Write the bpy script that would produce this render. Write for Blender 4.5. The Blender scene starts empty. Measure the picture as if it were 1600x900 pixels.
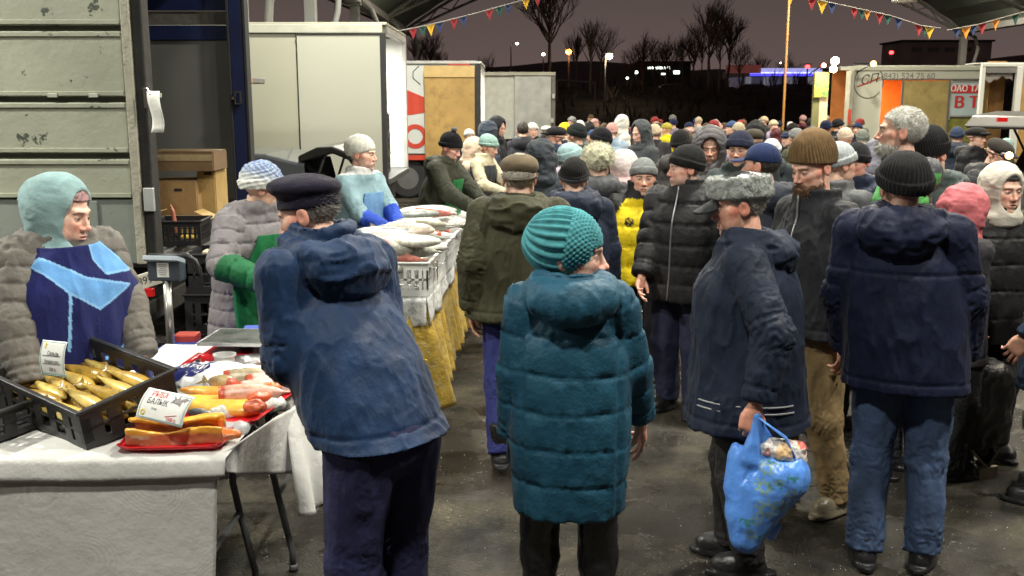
import bpy, math, random, time
import numpy as np
from mathutils import Vector, Matrix
T0 = time.time()
R = math.radians
S = bpy.context.scene
COL = S.collection
# ---------------------------------------------------------------- camera
CAM_H, PITCH, FPX = 1.9, R(10.56), 1556.0
cam = bpy.data.objects.new('camera', bpy.data.cameras.new('camera'))
cam.data.sensor_width = 36; cam.data.lens = 35.0
cam.data.clip_start = 0.05; cam.data.clip_end = 3000
cam.location = (0, 0, CAM_H); cam.rotation_euler = (R(90) - PITCH, 0, 0)
COL.objects.link(cam); S.camera = cam
cam.data.dof.use_dof = True; cam.data.dof.focus_distance = 4.2; cam.data.dof.aperture_fstop = 9.0
# ---------------------------------------------------------------- night sky
W = bpy.data.worlds.new("World"); S.world = W; W.use_nodes = True
nt = W.node_tree; nt.nodes.clear()
out = nt.nodes.new('ShaderNodeOutputWorld'); bg = nt.nodes.new('ShaderNodeBackground')
tc = nt.nodes.new('ShaderNodeTexCoord'); sx = nt.nodes.new('ShaderNodeSeparateXYZ')
rp = nt.nodes.new('ShaderNodeValToRGB'); nz = nt.nodes.new('ShaderNodeTexNoise')
nz.inputs['Scale'].default_value = 3.0; nz.inputs['Detail'].default_value = 5
mx = nt.nodes.new('ShaderNodeMix'); mx.data_type = 'RGBA'; mx.blend_type = 'MULTIPLY'; mx.inputs[0].default_value = .25
nt.links.new(tc.outputs['Generated'], sx.inputs[0]); nt.links.new(sx.outputs['Z'], rp.inputs[0])
nt.links.new(tc.outputs['Generated'], nz.inputs['Vector'])
e = rp.color_ramp.elements
e[0].position = 0.0; e[0].color = (.140, .096, .088, 1)
e[1].position = 0.14; e[1].color = (.080, .063, .057, 1)
q = e.new(0.04); q.color = (.122, .086, .079, 1)
q = e.new(0.6); q.color = (.020, .015, .016, 1)
nt.links.new(rp.outputs[0], mx.inputs[6]); nt.links.new(nz.outputs['Fac'], mx.inputs[7])
nt.links.new(mx.outputs[2], bg.inputs[0]); bg.inputs[1].default_value = 1.1
nt.links.new(bg.outputs[0], out.inputs[0])
S.view_settings.view_transform = 'Standard'; S.view_settings.look = 'None'
S.view_settings.exposure = 0.0; S.view_settings.gamma = 1.0
S.cycles.use_denoising = True; S.cycles.max_bounces = 6; S.cycles.diffuse_bounces = 3
S.cycles.glossy_bounces = 3; S.cycles.transmission_bounces = 4; S.cycles.transparent_max_bounces = 6
S.cycles.caustics_reflective = False; S.cycles.caustics_refractive = False
S.cycles.sample_clamp_indirect = 6; S.cycles.use_light_tree = True

def area_lamp(name, loc, size, watts, color, target=None, spread=180):
    l = bpy.data.lights.new(name, 'AREA'); l.shape = 'DISK'; l.size = size; l.energy = watts; l.color = color
    l.spread = R(spread)
    o = bpy.data.objects.new(name, l); o.location = loc; COL.objects.link(o)
    if target is not None:
        o.rotation_euler = (Vector(target) - Vector(loc)).to_track_quat('-Z', 'Y').to_euler()
    return o
# lamps that hang under the market canopy (their fixtures are built with the roof)
COOL = (1.0, .97, .86); WARM = (1.0, .90, .72)
CANOPY_LAMPS = [((-5.6, 4.4, 5.0), 500, COOL), ((-.6, .6, 5.6), 240, COOL), ((3.6, 2.4, 5.9), 310, COOL), ((1.6, 6.2, 6.2), 460, COOL), ((7.4, 6.5, 6.2), 360, WARM),
                ((-1.6, 10.4, 5.2), 320, COOL), ((4.6, 11.5, 6.2), 460, WARM), ((-1.2, 16.5, 5.2), 420, COOL), ((5.6, 17.5, 6.2), 520, WARM), ((10.5, 14.5, 6.0), 420, WARM),
                ((0.2, 23.5, 5.4), 460, WARM), ((8.0, 24.0, 6.2), 480, WARM), ((-7.0, -1.0, 5.0), 220, COOL), ((12.2, 29.0, 5.9), 620, WARM)]  # last lamp is added, out of view, to brighten the steel posts and roof
for i_, (p_, w_, c_) in enumerate(CANOPY_LAMPS):
    area_lamp('canopy_lamp_light', p_, .45, w_, c_, (p_[0], p_[1], 0), 170)
# ---------------------------------------------------------------- helpers
def lin(c):
    return tuple(((x / 255) / 12.92 if x / 255 <= .04045 else ((x / 255 + .055) / 1.055) ** 2.4) for x in c)
def W3(px, py, Y):
    """a point of the place: the pixel it shows at and its distance along the ground"""
    u = (px - 800) / FPX; v = (450 - py) / FPX
    dy = math.cos(PITCH) + v * math.sin(PITCH); dz = -math.sin(PITCH) + v * math.cos(PITCH)
    s = Y / dy
    return Vector((u * s, Y, CAM_H + s * dz))
def WZ(px, py, z):
    u = (px - 800) / FPX; v = (450 - py) / FPX
    dy = math.cos(PITCH) + v * math.sin(PITCH); dz = -math.sin(PITCH) + v * math.cos(PITCH)
    s = (z - CAM_H) / dz
    return Vector((u * s, dy * s, z))

_rs = np.random.RandomState(7)
_LAT = _rs.rand(32, 32, 32).astype(np.float32)
def vnoise(P, sc=1.0, off=0.0):
    Q = np.asarray(P, dtype=np.float32) * np.asarray(sc, dtype=np.float32) + np.float32(off)
    I = np.floor(Q).astype(np.int32); F = Q - I; F = F * F * (3 - 2 * F); I &= 31; J = (I + 1) & 31
    x0, y0, z0 = I.T; x1, y1, z1 = J.T; fx, fy, fz = F.T
    a = _LAT[x0, y0, z0] * (1 - fx) + _LAT[x1, y0, z0] * fx; b = _LAT[x0, y1, z0] * (1 - fx) + _LAT[x1, y1, z0] * fx
    c = _LAT[x0, y0, z1] * (1 - fx) + _LAT[x1, y0, z1] * fx; d = _LAT[x0, y1, z1] * (1 - fx) + _LAT[x1, y1, z1] * fx
    return (a * (1 - fy) + b * fy) * (1 - fz) + (c * (1 - fy) + d * fy) * fz
def fnoise(P, sc=1.0, off=0.0):
    sc = np.asarray(sc, dtype=np.float32)
    return (vnoise(P, sc, off) + .5 * vnoise(P, sc * 2.1, off + 5) + .25 * vnoise(P, sc * 4.3, off + 9)) / 1.75

# signed distances, on arrays of points
def smin(a, b, k):
    h = np.clip(.5 + .5 * (b - a) / k, 0, 1)
    return b + (a - b) * h - k * h * (1 - h)
def smax(a, b, k): return -smin(-a, -b, k)
def ell(P, c, r):
    q = (P - np.float32(c)) / np.float32(r)
    k0 = np.sqrt((q * q).sum(1)); k1 = np.sqrt(((q / np.float32(r)) ** 2).sum(1)) + 1e-6
    return k0 * (k0 - 1) / k1
def cap(P, a, b, ra, rb=None):
    rb = ra if rb is None else rb
    a = np.float32(a); b = np.float32(b); ab = b - a; L = float((ab * ab).sum()) + 1e-9
    t = np.clip(((P - a) @ ab) / L, 0, 1)
    q = P - a - t[:, None] * ab
    return np.sqrt((q * q).sum(1)) - (ra + (rb - ra) * t)
def rbox(P, c, h, r=.01):
    q = np.abs(P - np.float32(c)) - (np.float32(h) - r)
    return np.sqrt((np.maximum(q, 0) ** 2).sum(1)) + np.minimum(q.max(1), 0) - r
def rotm(rx=0, ry=0, rz=0):
    from mathutils import Euler
    return np.array(Euler((rx, ry, rz), 'XYZ').to_matrix(), dtype=np.float32)

_OFF = np.array([(0,0,0),(1,0,0),(0,1,0),(1,1,0),(0,0,1),(1,0,1),(0,1,1),(1,1,1)])
_EDG = [(0,1),(2,3),(4,5),(6,7),(0,2),(1,3),(4,6),(5,7),(0,4),(1,5),(2,6),(3,7)]
def nets(f, lo, hi, v):
    """the surface f = 0 inside the box as vertices and quads"""
    lo = np.array(lo, float) - 2 * v; hi = np.array(hi, float) + 2 * v
    c = 4
    nb = np.maximum(1, np.ceil((hi - lo) / (v * c)).astype(int)); n = nb * c
    ax = [(lo[i] + (np.arange(nb[i]) + .5) * c * v - .5 * v).astype(np.float32) for i in range(3)]
    G = np.stack(np.meshgrid(*ax, indexing='ij'), -1).reshape(-1, 3)
    dc = f(G).reshape(nb)
    d = dc.repeat(c, 0).repeat(c, 1).repeat(c, 2).astype(np.float32)
    m = (np.abs(dc) < c * v * 1.9)
    m = m.repeat(c, 0).repeat(c, 1).repeat(c, 2)
    I = np.argwhere(m)
    if not len(I): return np.zeros((0, 3)), np.zeros((0, 4), int)
    d[m] = f((I * v + lo).astype(np.float32))
    d[0] = d[-1] = 1; d[:, 0] = d[:, -1] = 1; d[:, :, 0] = d[:, :, -1] = 1
    s = d < 0
    cnt = np.zeros(np.array(d.shape) - 1, np.int8)
    for o in _OFF: cnt += s[o[0]:d.shape[0] - 1 + o[0], o[1]:d.shape[1] - 1 + o[1], o[2]:d.shape[2] - 1 + o[2]]
    act = (cnt > 0) & (cnt < 8)
    C = np.argwhere(act)
    ids = -np.ones(act.shape, np.int32); ids[act] = np.arange(len(C))
    V = np.stack([d[C[:, 0] + o[0], C[:, 1] + o[1], C[:, 2] + o[2]] for o in _OFF], 1)
    acc = np.zeros((len(C), 3)); w = np.zeros(len(C))
    for a, b in _EDG:
        va, vb = V[:, a], V[:, b]; k = (va < 0) != (vb < 0)
        t = np.where(k, va / np.where(k, va - vb, 1), 0)[:, None]
        acc += (( _OFF[a] + t * (_OFF[b] - _OFF[a])) * k[:, None]); w += k
    verts = (C + acc / w[:, None]) * v + lo
    Q = []
    for axn in range(3):
        u, w2 = (axn + 1) % 3, (axn + 2) % 3
        A = [slice(None)] * 3; B = [slice(None)] * 3
        A[axn] = slice(0, -1); B[axn] = slice(1, None)
        sa, sb = s[tuple(A)], s[tuple(B)]
        E = np.argwhere(sa != sb); E = E[(E[:, u] > 0) & (E[:, w2] > 0)]
        def cell(du, dw):
            q = E.copy(); q[:, u] -= du; q[:, w2] -= dw
            return ids[q[:, 0], q[:, 1], q[:, 2]]
        quad = np.stack([cell(1, 1), cell(0, 1), cell(0, 0), cell(1, 0)], 1)
        fl = ~s[E[:, 0], E[:, 1], E[:, 2]]
        quad[fl] = quad[fl][:, ::-1]
        Q.append(quad)
    return verts, np.concatenate(Q)
def grad(f, V, e=.004):
    V = V.astype(np.float32); n = np.zeros_like(V)
    for i in range(3):
        o = np.zeros(3, np.float32); o[i] = e
        n[:, i] = f(V + o) - f(V - o)
    return n / (np.sqrt((n * n).sum(1, keepdims=True)) + 1e-9)
def cap_out(V, nrm, h):  return V + nrm * h[:, None]

class Geo:
    """vertices, faces and colours that end as ONE mesh"""
    def __init__(s): s.v = []; s.f = []; s.c = []; s.n = 0; s.mi = []
    def add(s, V, F, col=None, mi=0):
        V = np.asarray(V, float)
        s.v.append(V)
        for g in (F if isinstance(F, list) else [F]):
            s.f.append((np.asarray(g) + s.n if isinstance(g, np.ndarray) else np.array([g]) + s.n)); s.mi.append(mi)
        s.n += len(V)
        if col is None: col = (1, 1, 1)
        col = np.asarray(col, float)
        if col.ndim == 1: col = np.tile(col[None, :3], (len(V), 1))
        s.c.append(col)
        return s
    def box(s, c, h, rot=None, col=None, bev=0, mi=0):
        x, y, z = h
        V = np.array([(-x,-y,-z),(x,-y,-z),(x,y,-z),(-x,y,-z),(-x,-y,z),(x,-y,z),(x,y,z),(-x,y,z)], float)
        if rot is not None: V = V @ np.asarray(rot).T
        F = np.array([(0,3,2,1),(4,5,6,7),(0,1,5,4),(1,2,6,5),(2,3,7,6),(3,0,4,7)])
        return s.add(V + np.array(c), F, col, mi)
    def tube(s, pts, r, n=8, col=None, closed=True, mi=0, flat=1.0):
        pts = [Vector(p) for p in pts]; m = len(pts)
        rr = r if hasattr(r, '__len__') else [r] * m
        V = []; up = Vector((0, 0, 1))
        t0 = (pts[1] - pts[0]).normalized()
        a = t0.cross(up)
        if a.length < .05: a = t0.cross(Vector((0, 1, 0)))
        a.normalize()
        for i, p in enumerate(pts):
            t = (pts[min(i + 1, m - 1)] - pts[max(i - 1, 0)]).normalized()
            a = (a - t * a.dot(t)); a.normalize(); b = t.cross(a)
            for k in range(n):
                g = 2 * math.pi * k / n
                V.append(p + (a * math.cos(g) + b * math.sin(g) * flat) * rr[i])
        F = [(i * n + k, i * n + (k + 1) % n, (i + 1) * n + (k + 1) % n, (i + 1) * n + k) for i in range(m - 1) for k in range(n)]
        s.add(np.array(V), np.array(F)[:, ::-1], col, mi)
        if closed:
            b0 = s.n - m * n
            s.f.append(np.array([[b0 + k for k in range(n)]])); s.mi.append(mi)
            s.f.append(np.array([[b0 + (m - 1) * n + k for k in range(n)][::-1]])); s.mi.append(mi)
        return s
    def cyl(s, a, b, r, n=12, r2=None, col=None, mi=0): return s.tube([a, b], [r, r if r2 is None else r2], n, col, True, mi)
    def grid(s, fn, nu, nv, col=None, mi=0, flip=False):
        V = np.array([fn(i / nu, j / nv) for j in range(nv + 1) for i in range(nu + 1)], float)
        F = np.array([(j*(nu+1)+i, j*(nu+1)+i+1, (j+1)*(nu+1)+i+1, (j+1)*(nu+1)+i) for j in range(nv) for i in range(nu)])
        return s.add(V, F[:, ::-1] if flip else F, col, mi)
    def lathe(s, prof, n=24, c=(0, 0, 0), col=None, sx=1, sy=1):
        V = np.array([(r * math.cos(2*math.pi*k/n) * sx + c[0], r * math.sin(2*math.pi*k/n) * sy + c[1], z + c[2]) for r, z in prof for k in range(n)])
        F = np.array([(i*n+k, i*n+(k+1)%n, (i+1)*n+(k+1)%n, (i+1)*n+k) for i in range(len(prof)-1) for k in range(n)])
        return s.add(V, F, col)
    def mesh(s, name, smooth=False):
        V = np.concatenate(s.v) if s.v else np.zeros((0, 3))
        me = bpy.data.meshes.new(name)
        F = s.f; tot = np.concatenate([np.full(len(g), g.shape[1], np.int32) for g in F])
        idx = np.concatenate([g.reshape(-1) for g in F]).astype(np.int32)
        me.vertices.add(len(V)); me.vertices.foreach_set('co', V.reshape(-1).astype(np.float32))
        me.loops.add(len(idx)); me.loops.foreach_set('vertex_index', idx)
        me.polygons.add(len(tot))
        st = np.zeros(len(tot), np.int32); st[1:] = np.cumsum(tot)[:-1]
        me.polygons.foreach_set('loop_start', st)
        me.polygons.foreach_set('use_smooth', np.full(len(tot), bool(smooth)))
        mi = np.concatenate([np.full(len(g), m, np.int32) for g, m in zip(F, s.mi)])
        me.polygons.foreach_set('material_index', mi)
        me.update(calc_edges=True)
        C = np.concatenate(s.c); C = np.concatenate([C, np.ones((len(C), 1))], 1).astype(np.float32)
        at = me.color_attributes.new('col', 'FLOAT_COLOR', 'POINT'); at.data.foreach_set('color', C.reshape(-1))
        me.validate()
        return me

def link(name, me, mats=(), parent=None, loc=(0, 0, 0), rot=(0, 0, 0), color=None):
    o = bpy.data.objects.new(name, me); COL.objects.link(o)
    if me is not None and not me.materials:
        for m in (mats if isinstance(mats, (list, tuple)) else [mats]): me.materials.append(m)
    o.location = loc; o.rotation_euler = rot
    if parent is not None: o.parent = parent
    if color is not None: o.color = (*color, 1)
    return o
def tag(o, label=None, cat=None, group=None, kind=None):
    if label: o['label'] = label
    if cat: o['category'] = cat
    if group: o['group'] = group
    if kind: o['kind'] = kind
    return o
def empty(name, loc=(0, 0, 0), rz=0.0, label=None, cat=None, group=None):
    o = bpy.data.objects.new(name, None); COL.objects.link(o); o.location = loc; o.rotation_euler = (0, 0, rz)
    o.empty_display_size = .1
    return tag(o, label, cat, group)
def copy_tree(o, parent=None):
    c = o.copy(); COL.objects.link(c); c.parent = parent
    for ch in list(o.children): copy_tree(ch, c)
    return c
def bevel(o, w=.004, seg=2):
    m = o.modifiers.new('bevel', 'BEVEL'); m.width = w; m.segments = seg; m.limit_method = 'ANGLE'; m.angle_limit = R(35)
    return o
def sweep(name, g, m, parent=None, smooth=False, bev=0, **k):
    o = link(name, g.mesh(name, smooth), m, parent, **k)
    if bev: bevel(o, bev)
    return o

# ---------------------------------------------------------------- materials
_M = {}
def mat(name, color=(.5, .5, .5), rough=.7, metal=0.0, bump=0.0, bscale=60, var=.12, vscale=6, attr=False, objcol=False, emit=0, ecol=None,
        sheen=0.0, spec=.5, sss=0.0, trans=0.0, alpha=1.0, coat=0.0, stretch=None, snow=0.0, rvar=0.0, bdist=.02, ramp=None, detail=4):
    if name in _M: return _M[name]
    m = bpy.data.materials.new(name); m.use_nodes = True; t = m.node_tree; N = t.nodes; L = t.links
    b = N['Principled BSDF']
    def put(k, v):
        if k in b.inputs: b.inputs[k].default_value = v
    put('Roughness', rough); put('Metallic', metal); put('Specular IOR Level', spec); put('Sheen Weight', sheen)
    put('Transmission Weight', trans); put('Alpha', alpha); put('Coat Weight', coat)
    if sss: put('Subsurface Weight', sss); put('Subsurface Radius', (.012, .005, .003)); put('Subsurface Scale', 1.0)
    tcn = N.new('ShaderNodeTexCoord'); vec = tcn.outputs['Object']
    base = N.new('ShaderNodeRGB'); base.outputs[0].default_value = (*color, 1); cur = base.outputs[0]
    def mul(a, bb, f=1.0):
        x = N.new('ShaderNodeMix'); x.data_type = 'RGBA'; x.blend_type = 'MULTIPLY'; x.inputs[0].default_value = f
        L.new(a, x.inputs[6]); L.new(bb, x.inputs[7]); return x.outputs[2]
    if attr:
        a = N.new('ShaderNodeAttribute'); a.attribute_name = 'col'; cur = mul(cur, a.outputs['Color'])
    if objcol:
        oi = N.new('ShaderNodeObjectInfo'); cur = mul(cur, oi.outputs['Color'])
    nzv = N.new('ShaderNodeTexNoise'); nzv.inputs['Scale'].default_value = vscale; nzv.inputs['Detail'].default_value = 5
    L.new(vec, nzv.inputs['Vector'])
    if var:
        mr = N.new('ShaderNodeMapRange'); mr.inputs['From Min'].default_value = .3; mr.inputs['From Max'].default_value = .7
        mr.inputs['To Min'].default_value = 1 - var; mr.inputs['To Max'].default_value = 1 + var
        L.new(nzv.outputs['Fac'], mr.inputs['Value']); cur = mul(cur, mr.outputs['Result'])
    if ramp:
        n2 = N.new('ShaderNodeTexNoise'); n2.inputs['Scale'].default_value = ramp[2]; n2.inputs['Detail'].default_value = 8; n2.inputs['Roughness'].default_value = .65
        L.new(vec, n2.inputs['Vector'])
        r2 = N.new('ShaderNodeValToRGB'); r2.color_ramp.elements[0].position = ramp[0]; r2.color_ramp.elements[1].position = ramp[1]
        L.new(n2.outputs['Fac'], r2.inputs[0])
        x = N.new('ShaderNodeMix'); x.data_type = 'RGBA'; L.new(r2.outputs[0], x.inputs[0]); L.new(cur, x.inputs[6]); x.inputs[7].default_value = (*ramp[3], 1)
        cur = x.outputs[2]
    if snow:
        vo = N.new('ShaderNodeTexNoise'); vo.inputs['Scale'].default_value = 95; vo.inputs['Detail'].default_value = 3; L.new(vec, vo.inputs['Vector'])
        big = N.new('ShaderNodeTexNoise'); big.inputs['Scale'].default_value = 5; L.new(vec, big.inputs['Vector'])
        ge = N.new('ShaderNodeNewGeometry'); sp = N.new('ShaderNodeSeparateXYZ'); L.new(ge.outputs['Normal'], sp.inputs[0])
        ad = N.new('ShaderNodeMath'); ad.operation = 'MULTIPLY_ADD'; ad.inputs[1].default_value = .45; L.new(sp.outputs['Z'], ad.inputs[0]); L.new(big.outputs['Fac'], ad.inputs[2])
        a2 = N.new('ShaderNodeMath'); a2.operation = 'MULTIPLY_ADD'; a2.inputs[1].default_value = .35; L.new(ad.outputs[0], a2.inputs[0]); L.new(vo.outputs['Fac'], a2.inputs[2])
        r3 = N.new('ShaderNodeMapRange'); r3.inputs['From Min'].default_value = 1.10 - snow; r3.inputs['From Max'].default_value = 1.13 - snow; L.new(a2.outputs[0], r3.inputs['Value'])
        x = N.new('ShaderNodeMix'); x.data_type = 'RGBA'; L.new(r3.outputs[0], x.inputs[0]); L.new(cur, x.inputs[6]); x.inputs[7].default_value = (.75, .78, .8, 1)
        cur = x.outputs[2]
    L.new(cur, b.inputs['Base Color'])
    if rvar:
        mr = N.new('ShaderNodeMapRange'); mr.inputs['From Min'].default_value = .35; mr.inputs['From Max'].default_value = .65
        mr.inputs['To Min'].default_value = max(.05, rough - rvar); mr.inputs['To Max'].default_value = min(1, rough + rvar)
        L.new(nzv.outputs['Fac'], mr.inputs['Value']); L.new(mr.outputs['Result'], b.inputs['Roughness'])
    if bump:
        n3 = N.new('ShaderNodeTexNoise'); n3.inputs['Scale'].default_value = bscale; n3.inputs['Detail'].default_value = detail; n3.inputs['Roughness'].default_value = .6
        if stretch:
            mp = N.new('ShaderNodeMapping'); mp.inputs['Scale'].default_value = stretch; L.new(vec, mp.inputs[0]); L.new(mp.outputs[0], n3.inputs['Vector'])
        else: L.new(vec, n3.inputs['Vector'])
        bn = N.new('ShaderNodeBump'); bn.inputs['Strength'].default_value = bump; bn.inputs['Distance'].default_value = bdist
        L.new(n3.outputs['Fac'], bn.inputs['Height']); L.new(bn.outputs[0], b.inputs['Normal'])
    if emit:
        b.inputs['Emission Strength'].default_value = emit
        if ecol: b.inputs['Emission Color'].default_value = (*ecol, 1)
        else: L.new(cur, b.inputs['Emission Color'])
    _M[name] = m
    return m
def M_nylon(): return mat('woven_nylon', (1, 1, 1), .66, bump=.5, bscale=34, stretch=(1, 1, .5), var=.18, vscale=11, attr=True, objcol=True, sheen=.03, rvar=.08, bdist=.012, detail=9, spec=.2)
def M_nylon_snow(): return mat('woven_nylon_wet', (1, 1, 1), .60, bump=.5, bscale=34, stretch=(1, 1, .5), var=.18, vscale=11, attr=True, objcol=True, sheen=.12, rvar=.08, bdist=.012, detail=9, spec=.2)
def M_puff(): return mat('quilted_nylon', (1, 1, 1), .60, bump=.5, bscale=38, var=.16, vscale=11, attr=True, objcol=True, sheen=.03, rvar=.08, bdist=.011, detail=9, spec=.32)
def M_cloth(): return mat('wool_cloth', (1, 1, 1), .9, bump=.4, bscale=90, var=.16, vscale=14, attr=True, objcol=True, sheen=.08, spec=.2, bdist=.006)
def M_knit(): return mat('knitted_wool', (1, 1, 1), .95, bump=.5, bscale=160, var=.2, vscale=40, attr=True, objcol=True, sheen=.06, spec=.2, bdist=.004)
def M_denim(): return mat('trouser_cloth', (1, 1, 1), .85, bump=.5, bscale=22, var=.25, vscale=5, attr=True, objcol=True, stretch=(1, 1, .5), bdist=.014)
def M_skin(): return mat('skin', (1, 1, 1), .48, bump=.25, bscale=90, var=.13, vscale=55, attr=True, sss=.10, bdist=.005)
def M_hair(): return mat('hair', (1, 1, 1), .6, bump=.8, bscale=120, var=.3, vscale=50, attr=True, objcol=True, bdist=.008)
def M_fur(): return mat('fur', (1, 1, 1), .9, bump=1.0, bscale=140, var=.35, vscale=22, attr=True, objcol=True, sheen=.6, bdist=.012)
def M_leather(): return mat('leather', (1, 1, 1), .32, bump=.35, bscale=40, var=.15, vscale=8, attr=True, objcol=True, rvar=.12, bdist=.01)
# ---------------------------------------------------------------- people
def cubic_rows(rows, n=48):
    """rows of (z, ...values), resampled smoothly"""
    a = np.array(sorted(rows), float); t = np.arange(len(a)); u = np.linspace(0, len(a) - 1, n)
    i = np.clip(np.floor(u).astype(int), 0, len(a) - 2); f = (u - i)[:, None]
    p0 = a[np.maximum(i - 1, 0)]; p1 = a[i]; p2 = a[i + 1]; p3 = a[np.minimum(i + 2, len(a) - 1)]
    r = .5 * ((2 * p1) + (-p0 + p2) * f + (2 * p0 - 5 * p1 + 4 * p2 - p3) * f ** 2 + (-p0 + 3 * p1 - 3 * p2 + p3) * f ** 3)
    r[:, 0] = np.maximum.accumulate(r[:, 0])
    return r
def loft_sdf(rows, n=2.3):
    r = cubic_rows(rows)
    def f(P):
        z = P[:, 2]
        cx = np.interp(z, r[:, 0], r[:, 1]); cy = np.interp(z, r[:, 0], r[:, 2]); rx = np.interp(z, r[:, 0], r[:, 3]); ry = np.interp(z, r[:, 0], r[:, 4])
        q = (np.abs((P[:, 0] - cx) / rx) ** n + np.abs((P[:, 1] - cy) / ry) ** n) ** (1 / n)
        d = (q - 1) * np.minimum(rx, ry)
        return np.maximum(d, np.maximum(r[0, 0] - z, z - r[-1, 0])).astype(np.float32)
    return f
def ik(a, c, l1, l2, pole):
    a = Vector(a); c = Vector(c); d = c - a; L = min(d.length, (l1 + l2) * .995); d = d.normalized() * L; c = a + d
    x = (l1 * l1 - l2 * l2 + L * L) / (2 * L); h = math.sqrt(max(0, l1 * l1 - x * x))
    p = Vector(pole); p = p - d.normalized() * p.dot(d.normalized()); p.normalize()
    return a + d.normalized() * x + p * h, c

# head: origin between the eyes' height and the ears, front is -y
def head_sdf(fem=False, fat=0.0, old=0.0):
    j = 1.0 + fat
    def f(P):
        Q = P.copy(); Q[:, 0] = np.abs(Q[:, 0])
        d = ell(P, (0, .018, .034), (.076, .097, .086))
        d = smin(d, ell(P, (0, -.026, -.040), (.060 * j, .062, .080)), .035)
        d = smin(d, ell(Q, (.036 * j, -.030, -.062), (.027, .034, .034)), .03)
        d = smin(d, cap(Q, (.034, -.062, -.020), (.056, -.030, -.014), .019), .02)
        d = smin(d, ell(P, (0, -.070, -.101), (.022 * j, .020, .017)), .022)
        d = smin(d, cap(Q, (.008, -.083, .021), (.040, -.070, .022), .010), .014)
        d = smax(d, -ell(Q, (.031, -.098, -.002), (.020, .022, .0135)), .014)
        d = smin(d, ell(Q, (.031, -.0715, -.002), (.0145, .0125, .0125)), .004)
        d = smin(d, cap(P, (0, -.082, .012), (0, -.103, -.030), .0075, .0095), .009)
        d = smin(d, ell(P, (0, -.103, -.034), (.0115, .013, .010)), .007)
        d = smin(d, ell(Q, (.0125, -.093, -.038), (.0085, .011, .008)), .006)
        d = smin(d, ell(P, (0, -.080, -.070), (.030, .014, .016)), .012)
        d = smin(d, ell(P, (0, -.0915, -.0635), (.021, .006, .0048)), .004)
        d = smin(d, ell(P, (0, -.0905, -.0745), (.018, .007, .0058)), .004)
        d = smax(d, -ell(P, (0, -.099, -.0685), (.022, .009, .0017)), .004)
        if old: d = smax(d, -cap(Q, (.024, -.094, -.038), (.034, -.082, -.070), .0028), .008)
        ear = ell(Q, (.079, .016, -.008), (.0085, .021, .032))
        ear = smax(ear, -ell(Q, (.0885, .010, -.004), (.006, .011, .018)), .004)
        d = smin(d, ear, .006)
        return d
    return f
def skin_cols(V, base, brow=(.06, .035, .02), stub=None, lip=(.50, .19, .16), fem=False, red=1.0, eye=(.10, .07, .05), stubble_z=-.045):
    V = np.asarray(V); x = np.abs(V[:, 0]); y = V[:, 1]; z = V[:, 2]
    C = np.tile(np.array(base, float), (len(V), 1))
    def blend(w, c):
        w = np.clip(w, 0, 1)[:, None]; C[:] = C * (1 - w) + np.array(c, float) * w
    g = lambda a, s: np.exp(-(a / s) ** 2)
    rosy = (base[0] * 1.02, base[1] * .62, base[2] * .58)
    blend(.55 * red * g(x - .040, .022) * g(z + .030, .022) * (y < -.03), rosy)
    blend(.6 * red * g(x, .014) * g(z + .034, .014) * (y < -.09), rosy)
    blend(.6 * red * (x > .070) * g(z + .008, .04), rosy)
    if stub is not None:
        w = np.clip((stubble_z - z + .25 * (y + .03)) / .012, 0, 1) * (y < .03) * (z > -.125)
        w2 = g(x, .03) * g(z + .056, .009) * (y < -.08)
        blend(np.maximum(w, w2) * (.5 if len(stub) == 3 else stub[3]), stub[:3])
    blend(g(x * .9, .019) * g(z + .069, .0085) * (y < -.083) * 1.0, lip)
    blend((np.abs(z + .0685) < .0022) * (x < .02) * (y < -.08), (lip[0] * .35, lip[1] * .3, lip[2] * .3))
    # brows, lids and eyes
    bz = .0195 + .10 * np.clip(x - .02, 0, .012) - .35 * np.clip(x - .038, 0, 1)
    blend(np.clip(1.25 - np.abs(z - bz) / .0048, 0, 1) * (x > .012) * (x < .050) * (y < -.045) * .85, brow)
    op = .0040 * np.sqrt(np.clip(1 - ((x - .031) / .0145) ** 2, 0, 1))
    ins = (np.abs(z + .002) < op) * (y < -.05)
    blend(np.clip(1.3 - np.abs(z + .002 - op - .0012) / .0022, 0, 1) * (np.abs(x - .031) < .016) * (y < -.05) * .85, (.05, .03, .025))
    blend(ins * 1.0, (.34, .30, .28))
    r = np.sqrt((x - .031) ** 2 + (z + .001) ** 2)
    blend(ins * (r < .0062), eye); blend(ins * (r < .003), (.01, .01, .01))
    return C
def build_head(v, A, c, opt):
    """A: rotation (3x3), c: centre; returns vertices, quads, colours, and the sdf"""
    f = head_sdf(opt.get('fem', False), opt.get('fat', 0), opt.get('old', 0))
    V, F = nets(f, (-.10, -.125, -.13), (.10, .125, .13), v)
    base = tuple(min(.8, a * 1.13) for a in opt.get('skin', (.62, .40, .30)))
    C = skin_cols(V, base, brow=opt.get('brow', (.07, .045, .03)), stub=opt.get('stub'), fem=opt.get('fem', False), red=opt.get('red', 1.0),
                  lip=opt.get('lip', (.46, .18, .15)))
    s = opt.get('hs', .97)
    return (V * s) @ A.T + c, F, C
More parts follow.
